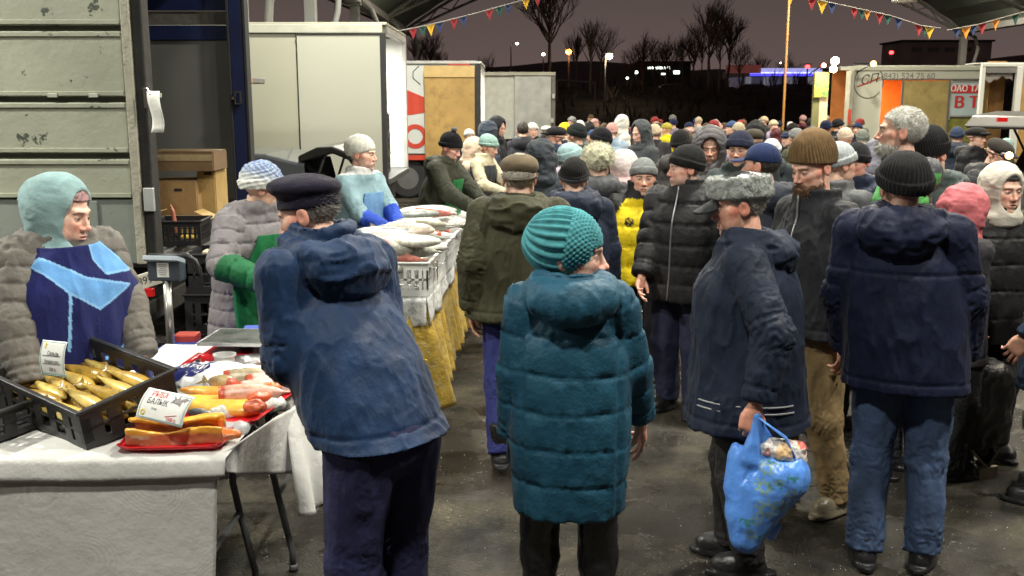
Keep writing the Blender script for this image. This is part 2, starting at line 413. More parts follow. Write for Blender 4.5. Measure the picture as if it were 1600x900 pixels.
def hand_mesh(v, side, curl=.5, spread=.1):
    """wrist at the origin, fingers towards -z, palm faces -y ... thumb towards side*x"""
    segs = []
    Ls = [(.040, .024, .020), (.044, .028, .021), (.041, .026, .020), (.032, .020, .018)]
    xs = [.030, .010, -.010, -.029]
    ths = [.0088, .009, .0086, .0078]
    for k in range(4):
        x = xs[k] * side; z = -.088 + abs(k - 1.2) * .004; y = 0.0
        a = curl * (.55 + .12 * k); sp = (xs[k] * spread) * side
        p = Vector((x, y, z)); ang = a * .9
        for si in range(3):
            q = p + Vector((sp * 2, -math.sin(ang) * Ls[k][si], -math.cos(ang) * Ls[k][si]))
            segs.append((tuple(p), tuple(q), ths[k] * (1 - .08 * si), ths[k] * (.92 - .1 * si)))
            p = q; ang += a * 1.25
    t = [Vector((.022 * side, -.004, -.022)), Vector((.042 * side, -.018, -.050)), Vector((.046 * side, -.032, -.078)), Vector((.036 * side, -.044, -.100))]
    for a, b, r1, r2 in ((t[0], t[1], .015, .0115), (t[1], t[2], .0115, .010), (t[2], t[3], .0098, .0078)): segs.append((tuple(a), tuple(b), r1, r2))
    def f(P):
        Q = P * np.float32((1, 1.0, 1))
        d = ell(Q, (0, -.002, -.052), (.042, .0165, .052))
        d = smin(d, rbox(Q, (.0, 0, -.066), (.039, .0125, .030), .012), .01)
        d = smin(d, cap(Q, (0, 0, .05), (0, 0, -.02), .026, .024), .02)
        g = None
        for i, (a, b, r1, r2) in enumerate(segs):
            e = cap(Q, a, b, r1, r2)
            if i % 3 == 0 or i >= 12: pass
            g = e if g is None else np.minimum(g, e)
        return smin(d, g, .005)
    return nets(f, (-.075, -.13, -.21), (.075, .04, .06), v)
def fuzz(V, n, count, L_, w, comb=(0, .5, -.3), up=.7, seed=1, jit=.5):
    """short tapered hairs standing on a surface"""
    r = np.random.RandomState(seed); i = r.randint(0, len(V), count); p = V[i] + r.normal(0, .0015, (count, 3)); d = n[i] * up + np.array(comb) + r.normal(0, .25 * jit, (count, 3)); d /= np.linalg.norm(d, axis=1)[:, None]
    t = np.cross(d, r.normal(0, 1, (count, 3))); t /= np.linalg.norm(t, axis=1)[:, None] + 1e-9
    L2 = (L_ * r.uniform(.6, 1.2, count))[:, None]; mid = p + d * L2 * .55 + n[i] * .001; tip = p + d * L2 + np.array((0, 0, -.12)) * L2
    VV = np.stack([p - t * w, p + t * w, mid + t * w * .7, mid - t * w * .7, tip], 1).reshape(-1, 3); b = np.arange(count)[:, None] * 5
    return VV, [b + np.array([[0, 1, 2, 3]]), b + np.array([[3, 2, 4]])]
def frame_from(zdir, ydir):
    """rotation whose -z points along zdir and whose -y leans towards ydir"""
    z = -Vector(zdir).normalized(); y = -Vector(ydir); y = (y - z * y.dot(z)).normalized(); x = y.cross(z)
    return np.array(Matrix((x, y, z)).transposed(), dtype=float)

SKIN = (.70, .45, .34)
def person(label, px, py, Y, face=180, head=None, look=0, tilt=0, hat=None, coat=None, legs=None, feet=None, lean=(0, 0), hands=None,
           opt=None, q=1, group=None, build=1.0, hat_h=.022, top=None, cat='person', shoes=None, skirt=False, extra=None, name='person', pitch=None):
    """face: 0 looks at the camera, 90 to the picture's right, 180 away. q: level of detail 0 (near) .. 3 (far)"""
    opt = opt or {}; coat = coat or {}
    hv = (.0036, .0052, .008, .013)[q]; cv = (.0078, .0125, .020, .032)[q]; gv = (.0042, .006, .009, .014)[q]
    tp = W3(px, py, Y); H = (top if top else tp.z) - hat_h
    va = math.degrees(math.atan((px - 800) / FPX)) if top is None else 0
    face = face - va; head = head - va if head is not None else None
    al = R(face); rz = Matrix.Rotation(al, 3, 'Z')
    hf = R(head if head is not None else face) - al
    pit = R(look)
    lx, ly = lean                                                    # neck displaced from the hips, local
    # neck base and head centre, local, feet under the hips
    A = np.array((Matrix.Rotation(hf, 3, 'Z') @ Matrix.Rotation(pit, 3, 'X') @ Matrix.Rotation(R(tilt), 3, 'Y')), dtype=float)
    hc = Vector((lx * 1.12, ly * 1.12 - .035 - .03 * math.sin(max(0, pit)), H - .118 * opt.get('hs', 1)))
    loc = rz @ -Vector((hc.x, hc.y, 0)); loc = Vector((tp.x + loc.x, Y + loc.y, 0))
    lift = coat.get('lift', 0); zs = H * (.818 + lift); sw = .172 * build * coat.get('sh', 1)
    nb = Vector((lx, ly, H * (.842 + lift * .8))); sh = {s: Vector((lx * .93 + s * sw, ly * .93, zs)) for s in (-1, 1)}
    hp = H * .50
    inv = Matrix.Rotation(-al, 3, 'Z')
    def loc_of(p): return inv @ (Vector(p) - loc)
    H0 = H
    # arms
    hands = hands or {}
    el = {}; wr = {}; hdir = {}
    for s in (-1, 1):
        t = hands.get(s, {})
        if isinstance(t, tuple): t = {'p': t}
        p = t.get('p'); 
        if p is None: p = Vector((sh[s].x + s * .085, sh[s].y - .05, H * .475))
        elif t.get('world'): p = loc_of(p)
        else: p = Vector(p)
        l1, l2 = .168 * H * opt.get('arm', 1), .148 * H * opt.get('arm', 1)
        el[s], wr[s] = ik(sh[s], p, l1, l2, t.get('pole', (s * .25, 1, -.2)))
    ft = feet or [(-.10, .01, 0, -8), (.10, -.01, 0, 8)]
    hip = {-1: Vector((-.085 * build, 0, hp)), 1: Vector((.085 * build, 0, hp))}
    an = {}; kn = {}
    leg1 = max(.225 * H, (hp - .085) * .508); leg2 = leg1 * .97
    for s, fo in zip((-1, 1), ft):
        t_ = Vector((fo[0], fo[1], fo[2] + .085)); kn[s], an[s] = ik(hip[s], t_, leg1, leg2, (s * .1, -1, 0))
    # ---- body: head, neck, trunk, arms, legs and hands in one mesh
    g = Geo()
    V, F, C = build_head(hv, A, np.array(hc), opt); g.add(V, F, C)
    base = np.array(opt.get('skin', (.62, .40, .30))) * 1.13
    def core(P):
        jaw = hc + Vector(A @ np.array((0, .022, -.06)))
        d = cap(P, nb, jaw, .058 * build, .051)
        if q < 3:
            d = smin(d, loft_sdf([(hp - .08, 0, 0, .13, .09), (hp + .12, lx * .3, ly * .3, .13, .09), (zs - .08, lx * .8, ly * .8, .15, .09), (zs + .03, lx, ly, .10, .07)])(P), .04)
            for s in (-1, 1):
                for a, b, r1, r2 in ((sh[s], el[s], .045, .038), (el[s], wr[s], .036, .026), (hip[s], kn[s], .07, .05), (kn[s], an[s], .048, .035)):
                    d = np.minimum(d, cap(P, a, b, r1, r2))
        return d
    if q < 3:
        allp = [nb, hc] + list(sh.values()) + list(el.values()) + list(wr.values()) + list(kn.values()) + list(an.values()) + list(hip.values())
        lo = np.array([min(p[i] for p in allp) - .16 for i in range(3)]); hi = np.array([max(p[i] for p in allp) + .12 for i in range(3)])
        V, F = nets(core, lo, hi, (.018, .02, .028)[q]); g.add(V, F, base)
    else:
        V, F = nets(core, np.array(nb) - .12, np.array(hc) + .1, .02); g.add(V, F, base)
    for s in (-1, 1):
        t = hands.get(s, {}) if isinstance(hands.get(s, {}), dict) else {}
        if t.get('hide') or (q >= 2 and not t.get('show')): continue
        Vh, Fh = hand_mesh((.0038, .0045, .007, .01)[q], -s if t.get('flip') else s * -1, t.get('curl', .55), t.get('spread', .1))
        zd = t.get('dir') or (wr[s] - el[s]); yd = t.get('palm', (-s, 0, 0))
        if t.get('world_dir'): zd = inv @ Vector(zd)
        M3 = frame_from(zd, yd)
        Vw = Vh @ M3.T + np.array(wr[s])
        g.add(Vw, Fh, np.array(base) * np.array((1.0, .84, .8)) if not t.get('glove') else t['glove'])
    body = link(name, g.mesh(name, True), M_skin(), None, loc, (0, 0, al))
    tag(body, label, cat, group)
    kids = {}
    # ---- coat
    col = coat.get('c', (.03, .03, .035)); kind = coat.get('kind', 'plain'); hem = coat.get('hem', .42) * H
    fit = coat.get('fit', 1.0) * build; ra = coat.get('sleeve', .062) * (.5 + .5 * build)
    flare = coat.get('flare', 1.0)
    zh = hem
    rows = [(zh, 0, 0, .225 * fit * flare, .165 * fit * flare)]
    if hem < .36 * H: rows.append((.40 * H, 0, 0, .222 * fit, .165 * fit))
    rows += [(.55 * H, lx * .18, ly * .18, .205 * fit, .150 * fit), (.66 * H, lx * .5, ly * .5, .200 * fit, .145 * fit), (.74 * H, lx * .8, ly * .8, .186 * fit, .134 * fit),
             (.80 * H, lx * .95, ly * .95, .135 * fit, .105 * fit), (.845 * H, lx, ly, .082 * fit, .085 * fit), (.86 * H, lx, ly, .07 * fit, .075 * fit)]
    rows = [(a, b, c + coat.get('sway', 0) * max(0, 1 - a / (.84 * H)), d, e_ * (coat.get('deep', 1) if a < .78 * H else 1)) for a, b, c, d, e_ in rows]
    tors = loft_sdf(rows, 2.35)
    cuff = {s: el[s] + (wr[s] - el[s]) * (coat.get('cuff', 1.02)) for s in (-1, 1)}
    hood = coat.get('hood')
    def arm(P, s):
        d = cap(P, sh[s] + Vector((0, 0, -.012)), el[s], ra * 1.0, ra * .97)
        d = smin(d, cap(P, el[s], cuff[s], ra * .97, ra * .76), .02)
        cut = (P - np.float32(cuff[s])) @ np.float32((cuff[s] - el[s]).normalized())
        return np.maximum(d, cut)
    hb = coat.get('hoodsize', 1.0)
    nbv = np.float32(nb)
    def hoodd(P):
        # a rolled hood lying round the neck and on the back
        x = P[:, 0] - nb.x; y = P[:, 1] - nb.y - .022; z = P[:, 2] - nb.z - .018
        th = np.arctan2(y, np.abs(x) + 1e-6)                          # +pi/2 at the back
        bk = np.clip(.5 + .5 * np.sin(th), 0, 1)
        rr = .098 * hb + .012 * bk
        q1 = np.sqrt(x * x + y * y) - rr
        zz = z + .055 * hb * bk - .01
        d = np.sqrt(q1 ** 2 + (zz * .8) ** 2) - (.032 + .026 * bk * hb)
        bg_ = coat.get('bag', 1.0); bag = ell(P, nbv + np.float32((0, .112 * hb, -.040 * hb * bg_)), (.135 * hb, .055 * hb, .086 * hb * bg_))
        return smin(d, bag, .035)
    def collr(P):
        x = P[:, 0] - nb.x; y = P[:, 1] - nb.y + .004; z = P[:, 2] - nb.z
        ch = coat.get('collar', .03)
        q1 = np.abs(np.sqrt(x * x + (y * .95) ** 2) - (.083 + .1 * np.clip(-z, 0, .05))) - .014
        return np.maximum(q1, np.abs(z - ch / 2) - (ch / 2 + .03))
    def fullcoat(P):
        d = tors(P)
        for s in (-1, 1):
            d = smin(d, cap(P, nbv + np.float32((s * .03, 0, -.035)), sh[s] + Vector((-s * .01, 0, -.014)), .056, ra * 1.02), .06)
        d0 = d
        for s in (-1, 1): d = smin(d, arm(P, s), .028)
        if not coat.get('nocollar'): d = smin(d, collr(P), .02)
        if hood == 'down': d = smin(d, hoodd(P), .012)
        return d
    pts = list(sh.values()) + list(el.values()) + list(cuff.values())
    lo = np.array([min([p[i] for p in pts]) - .12 for i in range(3)]); hi = np.array([max([p[i] for p in pts]) + .12 for i in range(3)])
    dp = coat.get('deep', 1); lo[0] = min(lo[0], -.29 * fit * flare); hi[0] = max(hi[0], .29 * fit * flare); lo[1] = min(lo[1], -.22 * fit * flare * dp, ly - .2); hi[1] = max(hi[1], .24 * fit * flare * dp + coat.get('sway', 0), ly + .28)
    lo[2] = min(zh - .02, lo[2] if min(p.z for p in cuff.values()) < zh else zh); hi[2] = nb.z + .17
    V, F = nets(fullcoat, lo, hi, cv)
    n = grad(fullcoat, V)
    V32 = V.astype(np.float32)
    dt = tors(V32); da = {s: arm(V32, s) for s in (-1, 1)}
    w = coat.get('quilt', .10)
    seed = (abs(hash(label)) % 97) if False else (len(label) * 7 + int(px)) % 97
    isarm = np.minimum(da[-1], da[1]) < dt - .004
    # coordinates along the sleeve
    sA = np.zeros(len(V)); thA = np.zeros(len(V))
    for s in (-1, 1):
        mk = isarm & (da[s] <= da[-s])
        P_ = V[mk]; a = np.array(sh[s]); b = np.array(el[s]); c_ = np.array(cuff[s])
        t1 = np.clip(((P_ - a) @ (b - a)) / ((b - a) @ (b - a)), 0, 1.0); t2 = np.clip(((P_ - b) @ (c_ - b)) / ((c_ - b) @ (c_ - b)), 0, 1.3)
        sA[mk] = t1 * np.linalg.norm(b - a) + t2 * np.linalg.norm(c_ - b)
    L1 = .168 * H * opt.get('arm', 1)
    wav = fnoise(V32, (3, 3, 3), seed) - .5
    h = np.zeros(len(V))
    hd = hoodd(V32) if hood == 'down' else np.full(len(V), 9.0)
    onhood = (hd < np.minimum(dt, np.minimum(da[-1], da[1])) - .0)
    if kind == 'puffer':
        sT = (V[:, 2] - zh) / w + wav * .35; sS = sA / (w * .92) + wav * .3
        sv = np.where(isarm, sS, sT); fr = sv - np.floor(sv); u_ = np.abs(2 * fr - 1)
        bul = .30 + .62 * (1 - u_ ** 2) - .8 * np.exp(-((1 - u_) * w / 2 / .0060) ** 2)
        wr_ = 1 - np.abs(2 * fnoise(V32, (19, 19, 7), seed + 3) - 1); wr_ = wr_ ** 3
        Aq = coat.get('amp', .010) * (w / .10) ** .5
        h = Aq * (bul - .5) * 1.15 + (wr_ - .45) * .013 * (u_ ** 2 + .16)
        h = np.where(onhood, (wr_ - .5) * .010 + wav * .02, h)
    else:
        rid = 1 - np.abs(2 * fnoise(V32, (7.5, 7.5, 2.6), seed) - 1)
        r2 = 1 - np.abs(2 * fnoise(V32, (5, 5, 12), seed + 20) - 1)
        rb = 1 - np.abs(2 * fnoise(V32, (13, 13, 5.5), seed + 40) - 1)
        h = ((rid ** 5 - .35) * .011 + (rb ** 7 - .3) * .007 + wav * .016) * coat.get('fold', 1.0)
        elb = np.exp(-((sA - L1) / .09) ** 2) + .55 * np.exp(-((sA - L1 * 1.8) / .08) ** 2) + .25
        ph = sA * 50 + (fnoise(V32, (8, 8, 8), seed + 31) - .5) * 34
        ha = (np.abs(np.sin(ph)) ** .8 - .6) * .008 * elb * coat.get('fold', 1.0) + (rb ** 6 - .3) * .008
        h = np.where(isarm, ha, h)
        h = np.where(onhood, (r2 ** 4 - .4) * .020 + (rb ** 6 - .3) * .008, h)
    Lc_ = L1 + np.linalg.norm(np.array(cuff[1]) - np.array(el[1])); h = h - .007 * np.exp(-((sA - Lc_ + .055) / .006) ** 2) * isarm
    if kind != 'puffer': h = h - .006 * np.exp(-((sA - L1 * .82) / .006) ** 2) * isarm
    if not (kind == 'puffer'):
        # cord channel at the hem and a yoke seam across the back
        zz = V[:, 2] - (zh + .045); h = h - .006 * np.exp(-(zz / .007) ** 2) * (~isarm)
        if coat.get('yoke'): h = h - .007 * np.exp(-((V[:, 2] - coat['yoke'] * H) / .007) ** 2) * (~onhood)
    if coat.get('side_seam'): h = h - .008 * np.exp(-((np.abs(V[:, 0]) - .15) / .008) ** 2) * (~isarm) * (~onhood) * (V[:, 1] > 0)
    V = V + n * h[:, None]
    C = np.ones((len(V), 3))
    cf = coat.get('paint')
    if cf: C = cf(V, isarm, onhood, H, sA)
    gc = Geo().add(V, F, C)
    mt = {'puffer': M_puff, 'plain': (M_nylon_snow if coat.get('snow') else M_nylon), 'cloth': M_cloth}[coat.get('mat', 'puffer' if kind == 'puffer' else 'plain')]()
    kids['coat'] = link(coat.get('name', 'coat'), gc.mesh('coat', True), mt, body, color=col)
    if coat.get('zip'):
        # the front closure, a thin band lying on the coat
        zb = Geo()
        zs_ = np.linspace(zh + .02, nb.z + .04, 26); P0 = np.stack([np.zeros(26) + np.interp(zs_, [0, nb.z], [0, nb.x]), np.full(26, -.45) + 0 * zs_, zs_], 1).astype(np.float32)
        for _ in range(60): P0[:, 1] += np.clip(fullcoat(P0), 0, .05)
        zb.tube([tuple(p + np.float32((0, -.004, 0))) for p in P0], .006, 6)
        kids['zip'] = sweep('zip', zb, mat('zip_metal', (.35, .35, .36), .35, metal=.8), body, smooth=True)
    ap = coat.get('apron')
    if ap:
        def ff(P):
            d = np.abs(tors(P) - .020) - .006
            dz = P[:, 2] / H
            wd = np.interp(dz, [ap['z0'], .60, .70, ap['z1']], [ap.get('w', .2) * 1.0, ap.get('w', .2), ap.get('w', .2) * .72, ap.get('w', .2) * ap.get('tw', .50)])
            x = P[:, 0] - np.interp(P[:, 2], [0, nb.z], [0, nb.x])
            d = np.maximum(d, np.abs(x) - wd)
            d = np.maximum(d, P[:, 1] - ly * np.clip(dz / .8, 0, 1) - ap.get('back', .04))
            return np.maximum(d, np.maximum(ap['z0'] * H - P[:, 2], P[:, 2] - ap['z1'] * H))
        Va, Fa = nets(ff, lo - .05, hi + .05, cv * (.6 if q < 1 else .8))
        na = grad(tors, Va)
        rid = 1 - np.abs(2 * fnoise(Va, (9, 9, 3), seed + 50) - 1)
        Va = Va + na * ((rid - .7) * .022)[:, None]
        Ca = ap['paint'](Va, H) if ap.get('paint') else None
        kids['apron'] = link('apron', Geo().add(Va, Fa, Ca).mesh('apron', True), M_cloth() if not ap.get('shiny') else M_nylon(), body, color=ap.get('c', (1, 1, 1)))
    # ---- hood worn up / headscarf
    hA = A; hcn = np.array(hc)
    def head_part(nm, fn, lo_, hi_, v_, m_, c_, disp=None, paint=None, fz=None):
        Vv, Ff = nets(fn, lo_, hi_, v_)
        if disp is not None:
            nn = grad(fn, Vv); Vv = Vv + nn * disp(Vv, nn)[:, None]
        Cc = paint(Vv) if paint else None
        s_ = opt.get('hs', .97); gg = Geo().add((Vv * s_) @ hA.T + hcn, Ff, Cc)
        if fz and q < 2:
            VV, FF = fuzz(Vv, grad(fn, Vv), int(fz[0] * (1 if q == 0 else .5)), *fz[1:], seed=seed); gg.add((VV * s_) @ hA.T + hcn, FF)
        return link(nm, gg.mesh(nm, True), m_, body, color=c_)
    if hood == 'up':
        ho = coat.get('open', 1.0); hg = coat.get('hoodsize', 1.0)
        nbl = (np.array(nb) - hcn) @ hA
        def fh(P):
            d = ell(P, (0, .024, .012), (.118 * hg, .128 * hg, .146 * hg))
            d = smin(d, cap(P, (0, .03, -.06), tuple(nbl + np.array((0, .01, -.01))), .098 * hg, .13), .05)
            inn = ell(P, (0, -.075, -.012), (.074 * ho, .125, .112 * ho))
            d = smax(d, -inn, .012)
            d = smax(d, -ell(P, (0, .015, .0), (.094, .112, .128)), .01)
            rim = np.abs(ell(P, (0, -.075, -.012), (.082 * ho, .13, .120 * ho)))
            return np.maximum(d, -(P[:, 2] + .26))
        quf = coat.get('hoodquilt')
        def dsp(V_, n_):
            r_ = 1 - np.abs(2 * fnoise(V_, (9, 9, 14), seed + 9) - 1)
            if quf:
                s_ = (np.arctan2(V_[:, 2], V_[:, 1] + .0) * .16) / .055; fr = s_ - np.floor(s_)
                return .010 * (np.sqrt(np.clip(1 - np.abs(2 * fr - 1) ** 2.4, 0, 1)) - .6) + (r_ - .7) * .012
            return (r_ - .72) * .028
        kids['hood'] = head_part('hood', fh, (-.19, -.19, -.28), (.19, .22, .18), (.007, .009, .012, .016)[q], {'knit': M_knit, 'cloth': M_cloth}.get(coat.get('hoodmat'), M_puff if kind == 'puffer' else M_nylon)(), coat.get('hoodc', col), dsp)
    # ---- hats
    if hat:
        hk = hat['kind']; hcol = hat.get('c', (.02, .02, .02)); dn = hat.get('down', 0.0)
        ribs = hat.get('ribs', 46)
        if hk == 'beanie':
            up = hat.get('tall', .0); bk = hat.get('slouch', .0); bs = hat.get('size', 1.0)
            ze = .060 - dn
            def fb(P):
                d = ell(P, (0, .016 + bk * .4, .040 + up * .35), (.088 * bs, .110 * bs + bk * .3, .094 * bs + up * .65))
                pl = -(P[:, 2] - (ze - .02) + (P[:, 1] + .1) * .30)            # lower at the nape
                d = smax(d, pl, .006)
                if hat.get('cuffh', .045):
                    cu = np.abs(ell(P, (0, .016, .038), (.089 * bs, .111 * bs, .098 * bs))) - .008
                    cu = np.maximum(cu, np.maximum(pl - .002, -pl - hat.get('cuffh', .045)))
                    d = smin(d, cu, .004)
                return d
            def db(V_, n_):
                a_ = np.arctan2(V_[:, 0], V_[:, 1] - .016)
                r_ = .0022 * np.sin(a_ * ribs) * np.clip(1 - ((V_[:, 2] - .05) / .12) ** 4, 0, 1)
                if hat.get('braid'): r_ = .0035 * np.sin(a_ * 11 + V_[:, 2] * 60) * np.sin(V_[:, 2] * 190)
                if hat.get('swirl'):
                    r_ = .0035 * np.sin(a_ * 22 + V_[:, 2] * 20)
                return r_ + (fnoise(V_, (12, 12, 12), seed) - .5) * .012
            kids['hat'] = head_part('hat', fb, (-.12, -.13, -.09), (.12, .17 + bk, .20 + up), gv, M_knit(), hcol, db, hat.get('paint'))
            if hat.get('band'):
                def fbn(P):
                    pl = -(P[:, 2] - (ze - .022) + (P[:, 1] + .1) * .30)
                    cu = np.abs(ell(P, (0, .016, .038), (.091 * bs, .113 * bs, .099 * bs))) - .009
                    return np.maximum(cu, np.maximum(pl - .001, -pl - hat.get('bandh', .035)))
                kids['band'] = head_part('hat_band', fbn, (-.13, -.15, -.10), (.13, .16, .12), gv, M_knit(), hat['band'])
            if hat.get('pom'):
                kids['pom'] = head_part('pompom', lambda P: ell(P, (0, .03 + bk, .150 + up), (.030, .030, .028)), (-.05, -.04, .1), (.05, .09 + bk, .21 + up), gv * 1.2, M_fur(), hat['pom'],
                                        lambda V_, n_: (fnoise(V_, 60) - .5) * .018)
        elif hk == 'knitcap':                                         # ribbed crown gathered at the back and a wide textured band round the face
            def fk(P): return smax(ell(P, (0, .034, .036), (.100, .116, .106)), -(P[:, 2] + .036 + (P[:, 1]) * .30), .008)
            def dk(V_, n_):
                # ribs run from the band to a gather at the back of the crown
                gx, gy, gz = 0, .12, .085
                a_ = np.arctan2(V_[:, 0] - gx, (V_[:, 2] - gz))
                return .0048 * np.sign(np.sin(a_ * 24)) * np.abs(np.sin(a_ * 24)) ** .7 * np.clip(np.sqrt(V_[:, 0] ** 2 + (V_[:, 2] - gz) ** 2) / .05, 0, 1) + (fnoise(V_, 14, seed) - .5) * .008
            kids['hat'] = head_part('hat', fk, (-.12, -.13, -.10), (.12, .18, .17), gv, M_knit(), hcol, dk)
            def fk2(P):
                sh_ = ell(P, (0, .026, .034), (.104, .118, .110)); ins_ = ell(P, (0, .026, .034), (.090, .104, .096))
                s1 = np.maximum(sh_, -ins_)
                pl = (P[:, 1] - .018 + P[:, 2] * .15)                 # front band
                lowr = -(P[:, 2] + .050 + (P[:, 1]) * .30)
                fr = -(P[:, 1] + .062 + P[:, 2] * .22)
                return smax(smax(smax(s1, pl, .01), lowr, .006), np.where(P[:, 2] < .03, fr, -1), .006)
            def dk2(V_, n_):
                a_ = V_[:, 1] * 1.0 + .1 * V_[:, 2]
                return .0036 * np.sin(a_ * 330) * np.sin((np.arctan2(V_[:, 0], V_[:, 2] - .03)) * 36) + .001
            kids['band'] = head_part('hat_band', fk2, (-.13, -.14, -.12), (.13, .15, .17), gv, M_knit(), hcol, dk2)
        elif hk == 'beret':
            def fbe(P):
                Q = P @ rotm(R(hat.get('tip', -12)), R(hat.get('roll', 0)), 0)
                d = ell(Q, (0, -.004, .088), (.106, .124, .044))
                d = smin(d, smax(ell(P, (0, .016, .034), (.086, .107, .090)), -(P[:, 2] - .042 + (P[:, 1] + .1) * .20), .004), .014)
                return d
            kids['hat'] = head_part('hat', fbe, (-.15, -.17, -.02), (.15, .18, .16), gv, M_cloth(), hcol, lambda V_, n_: (fnoise(V_, (10, 10, 10), seed) - .5) * .014)
        elif hk == 'flatcap':
            def ffc(P):
                d = ell(P, (0, .012, .060), (.098, .122, .062))
                d = smax(d, -(P[:, 2] - .030 + (P[:, 1] + .1) * .16), .01)
                br = np.maximum(ell(P, (0, -.098, .046), (.075, .062, .016)), P[:, 1] + .07)
                return smin(d, br, .01)
            kids['hat'] = head_part('hat', ffc, (-.13, -.18, -.02), (.13, .16, .14), gv, M_cloth(), hcol, lambda V_, n_: (fnoise(V_, (9, 9, 9), seed) - .5) * .010)
            def ffb(P):
                s1 = np.abs(ell(P, (0, .012, .030), (.093, .117, .09))) - .004
                return np.maximum(s1, np.abs(P[:, 2] - .026 + (P[:, 1] + .1) * .16) - .007)
            kids['band'] = head_part('hat_band', ffb, (-.13, -.15, -.04), (.13, .15, .05), gv * .8, M_leather(), (.10, .075, .05))
        elif hk == 'cap':
            def fcp(P):
                d = smax(ell(P, (0, .014, .030), (.087, .108, .100)), -(P[:, 2] - .038 + (P[:, 1] + .1) * .10), .004)
                br = np.maximum(np.abs(P[:, 2] - .040 - .0 + 3.2 * P[:, 0] ** 2 + (P[:, 1] + .09) * -.16) - .004, ell(P * np.float32((1, 1, .0)) , (0, -.095, 0), (.074, .085, .05)))
                br = np.maximum(br, P[:, 1] + .07)
                return smin(d, br, .006)
            kids['hat'] = head_part('hat', fcp, (-.12, -.20, -.02), (.12, .15, .15), gv, M_cloth(), hcol, lambda V_, n_: -.0022 * np.exp(-((np.abs(np.mod(np.arctan2(V_[:, 0], V_[:, 1]) + .0, math.pi / 3) - math.pi / 6)) / .03) ** 2) * (V_[:, 1] > -.1))
        elif hk == 'ushanka':
            def fcr(P):
                d = ell(P, (0, .014, .090), (.093, .116, .060)); return smax(smax(d, -(P[:, 2] - .05), .01), ell(P, (0, .014, .05), (.12, .13, .088)), .01)
            kids['crown'] = head_part('hat', fcr, (-.13, -.14, .0), (.13, .16, .16), gv, M_leather(), (.022, .024, .028), lambda V_, n_: (fnoise(V_, (14, 14, 14), seed) - .5) * .008)
            def ffl(P):
                q1 = np.sqrt((P[:, 0] / .90) ** 2 + ((P[:, 1] - .014) / 1.12) ** 2)
                q1 = np.abs(q1 - .098) - .0165
                zc = P[:, 2] - .078 + P[:, 1] * .10
                return smax(q1, np.abs(zc) - .042, .014)
            kids['flap'] = head_part('fur_flap', ffl, (-.14, -.16, -.02), (.14, .18, .13), gv, M_fur(), hcol,
                                     lambda V_, n_: (fnoise(V_, (70, 70, 45), seed) - .45) * .016 - .006 * np.exp(-((V_[:, 1] + .035) / .006) ** 2), fz=(6000, .006, .0007, (0, .2, -.3), .6))
            def fvz(P):
                z0 = .040 - (P[:, 1] + .09) * -.42 - 4.0 * P[:, 0] ** 2
                return np.maximum(np.maximum(np.abs(P[:, 2] - z0 + .0) - .005, ell(P * np.float32((1, 1, 0)), (0, -.085, 0), (.088, .098, .05))), P[:, 1] + .085)
            kids['visor'] = head_part('visor', fvz, (-.12, -.21, -.08), (.12, -.05, .08), gv, M_nylon(), (.016, .017, .020))
        elif hk == 'scarf':                                           # a soft knitted hood pulled over hat and neck
            op_ = hat.get('open', 1.0)
            def fs(P):
                d = ell(P, (0, .03, .022), (.106, .122, .126))
                d = smin(d, ell(P, (0, .105, .045), (.06, .055, .05)), .05) if hat.get('peak') else d
                d = smin(d, cap(P, (0, .02, -.07), (0, .0 if not hat.get('low') else .0, -.15), .092, .112), .05)
                d = smax(d, -ell(P, (0, -.095, -.010), (.064 * op_, .11, .102 * op_)), .012)
                return smax(d, -(P[:, 2] + .185), .02)
            kids['hat'] = head_part('headscarf', fs, (-.15, -.15, -.2), (.15, .2, .18), gv * 1.25, M_knit() if not hat.get('fleece') else M_cloth(), hcol,
                                    lambda V_, n_: ((1 - np.abs(2 * fnoise(V_, (7, 7, 12), seed) - 1)) ** 2 - .5) * .010 + (fnoise(V_, (20, 20, 40), seed) - .5) * .004)
        elif hk == 'furhat':
            kids['hat'] = head_part('hat', lambda P: smax(ell(P, (0, .022, .040), (.108, .126, .104)), -(P[:, 2] + .012 + (P[:, 1]) * .2), .03), (-.15, -.15, -.08), (.15, .19, .19), gv * 1.2, M_fur(), hcol,
                                    lambda V_, n_: (fnoise(V_, (34, 34, 34), seed) - .45) * .035, fz=(5000, .02, .0012, (0, .1, -.2), .8))
    # ---- hair
    hr = opt.get('hair')
    if hr:
        top_ = hr.get('top', False)
        def fha(P):
            s1 = ell(P, (0, .020, .034), (.0815 + hr.get('th', 0), .1035 + hr.get('th', 0), .0905 + hr.get('th', 0)))
            line = -(P[:, 1] + hr.get('front', .02) - .55 * np.clip(P[:, 2] - .01, -.05, .06) * (1.0 if top_ else 0))    # in front of this line: no hair
            if top_:
                fr = np.where(P[:, 2] > .062, -(P[:, 1] + .088), -(P[:, 1] + .018 + .9 * np.clip(P[:, 2] - .02, -.01, .06)))
                s1 = smax(s1, fr, .01)
            else: s1 = smax(s1, -(P[:, 1] - hr.get('front', -.01)), .01)
            s1 = smax(s1, -(P[:, 2] + hr.get('low', .055) + np.clip(-P[:, 1] + .0, 0, .1) * -.3), .01)
            s1 = np.maximum(s1, -(ell(np.stack([np.abs(P[:, 0]), P[:, 1], P[:, 2]], 1), (.088, .012, -.012), (.02, .028, .036))))
            return s1
        kids['hair'] = head_part('hair', fha, (-.12, -.13, -.1), (.12, .15, .16), gv, M_hair(), hr['c'],
                                 lambda V_, n_: (fnoise(V_, hr.get('ns', (60, 60, 30)), seed) - .5) * hr.get('amp', .012), fz=(hr.get('n', 1500), hr.get('L', .012), .0009, (0, .45, -.25), .45))
    bd = opt.get('beard')
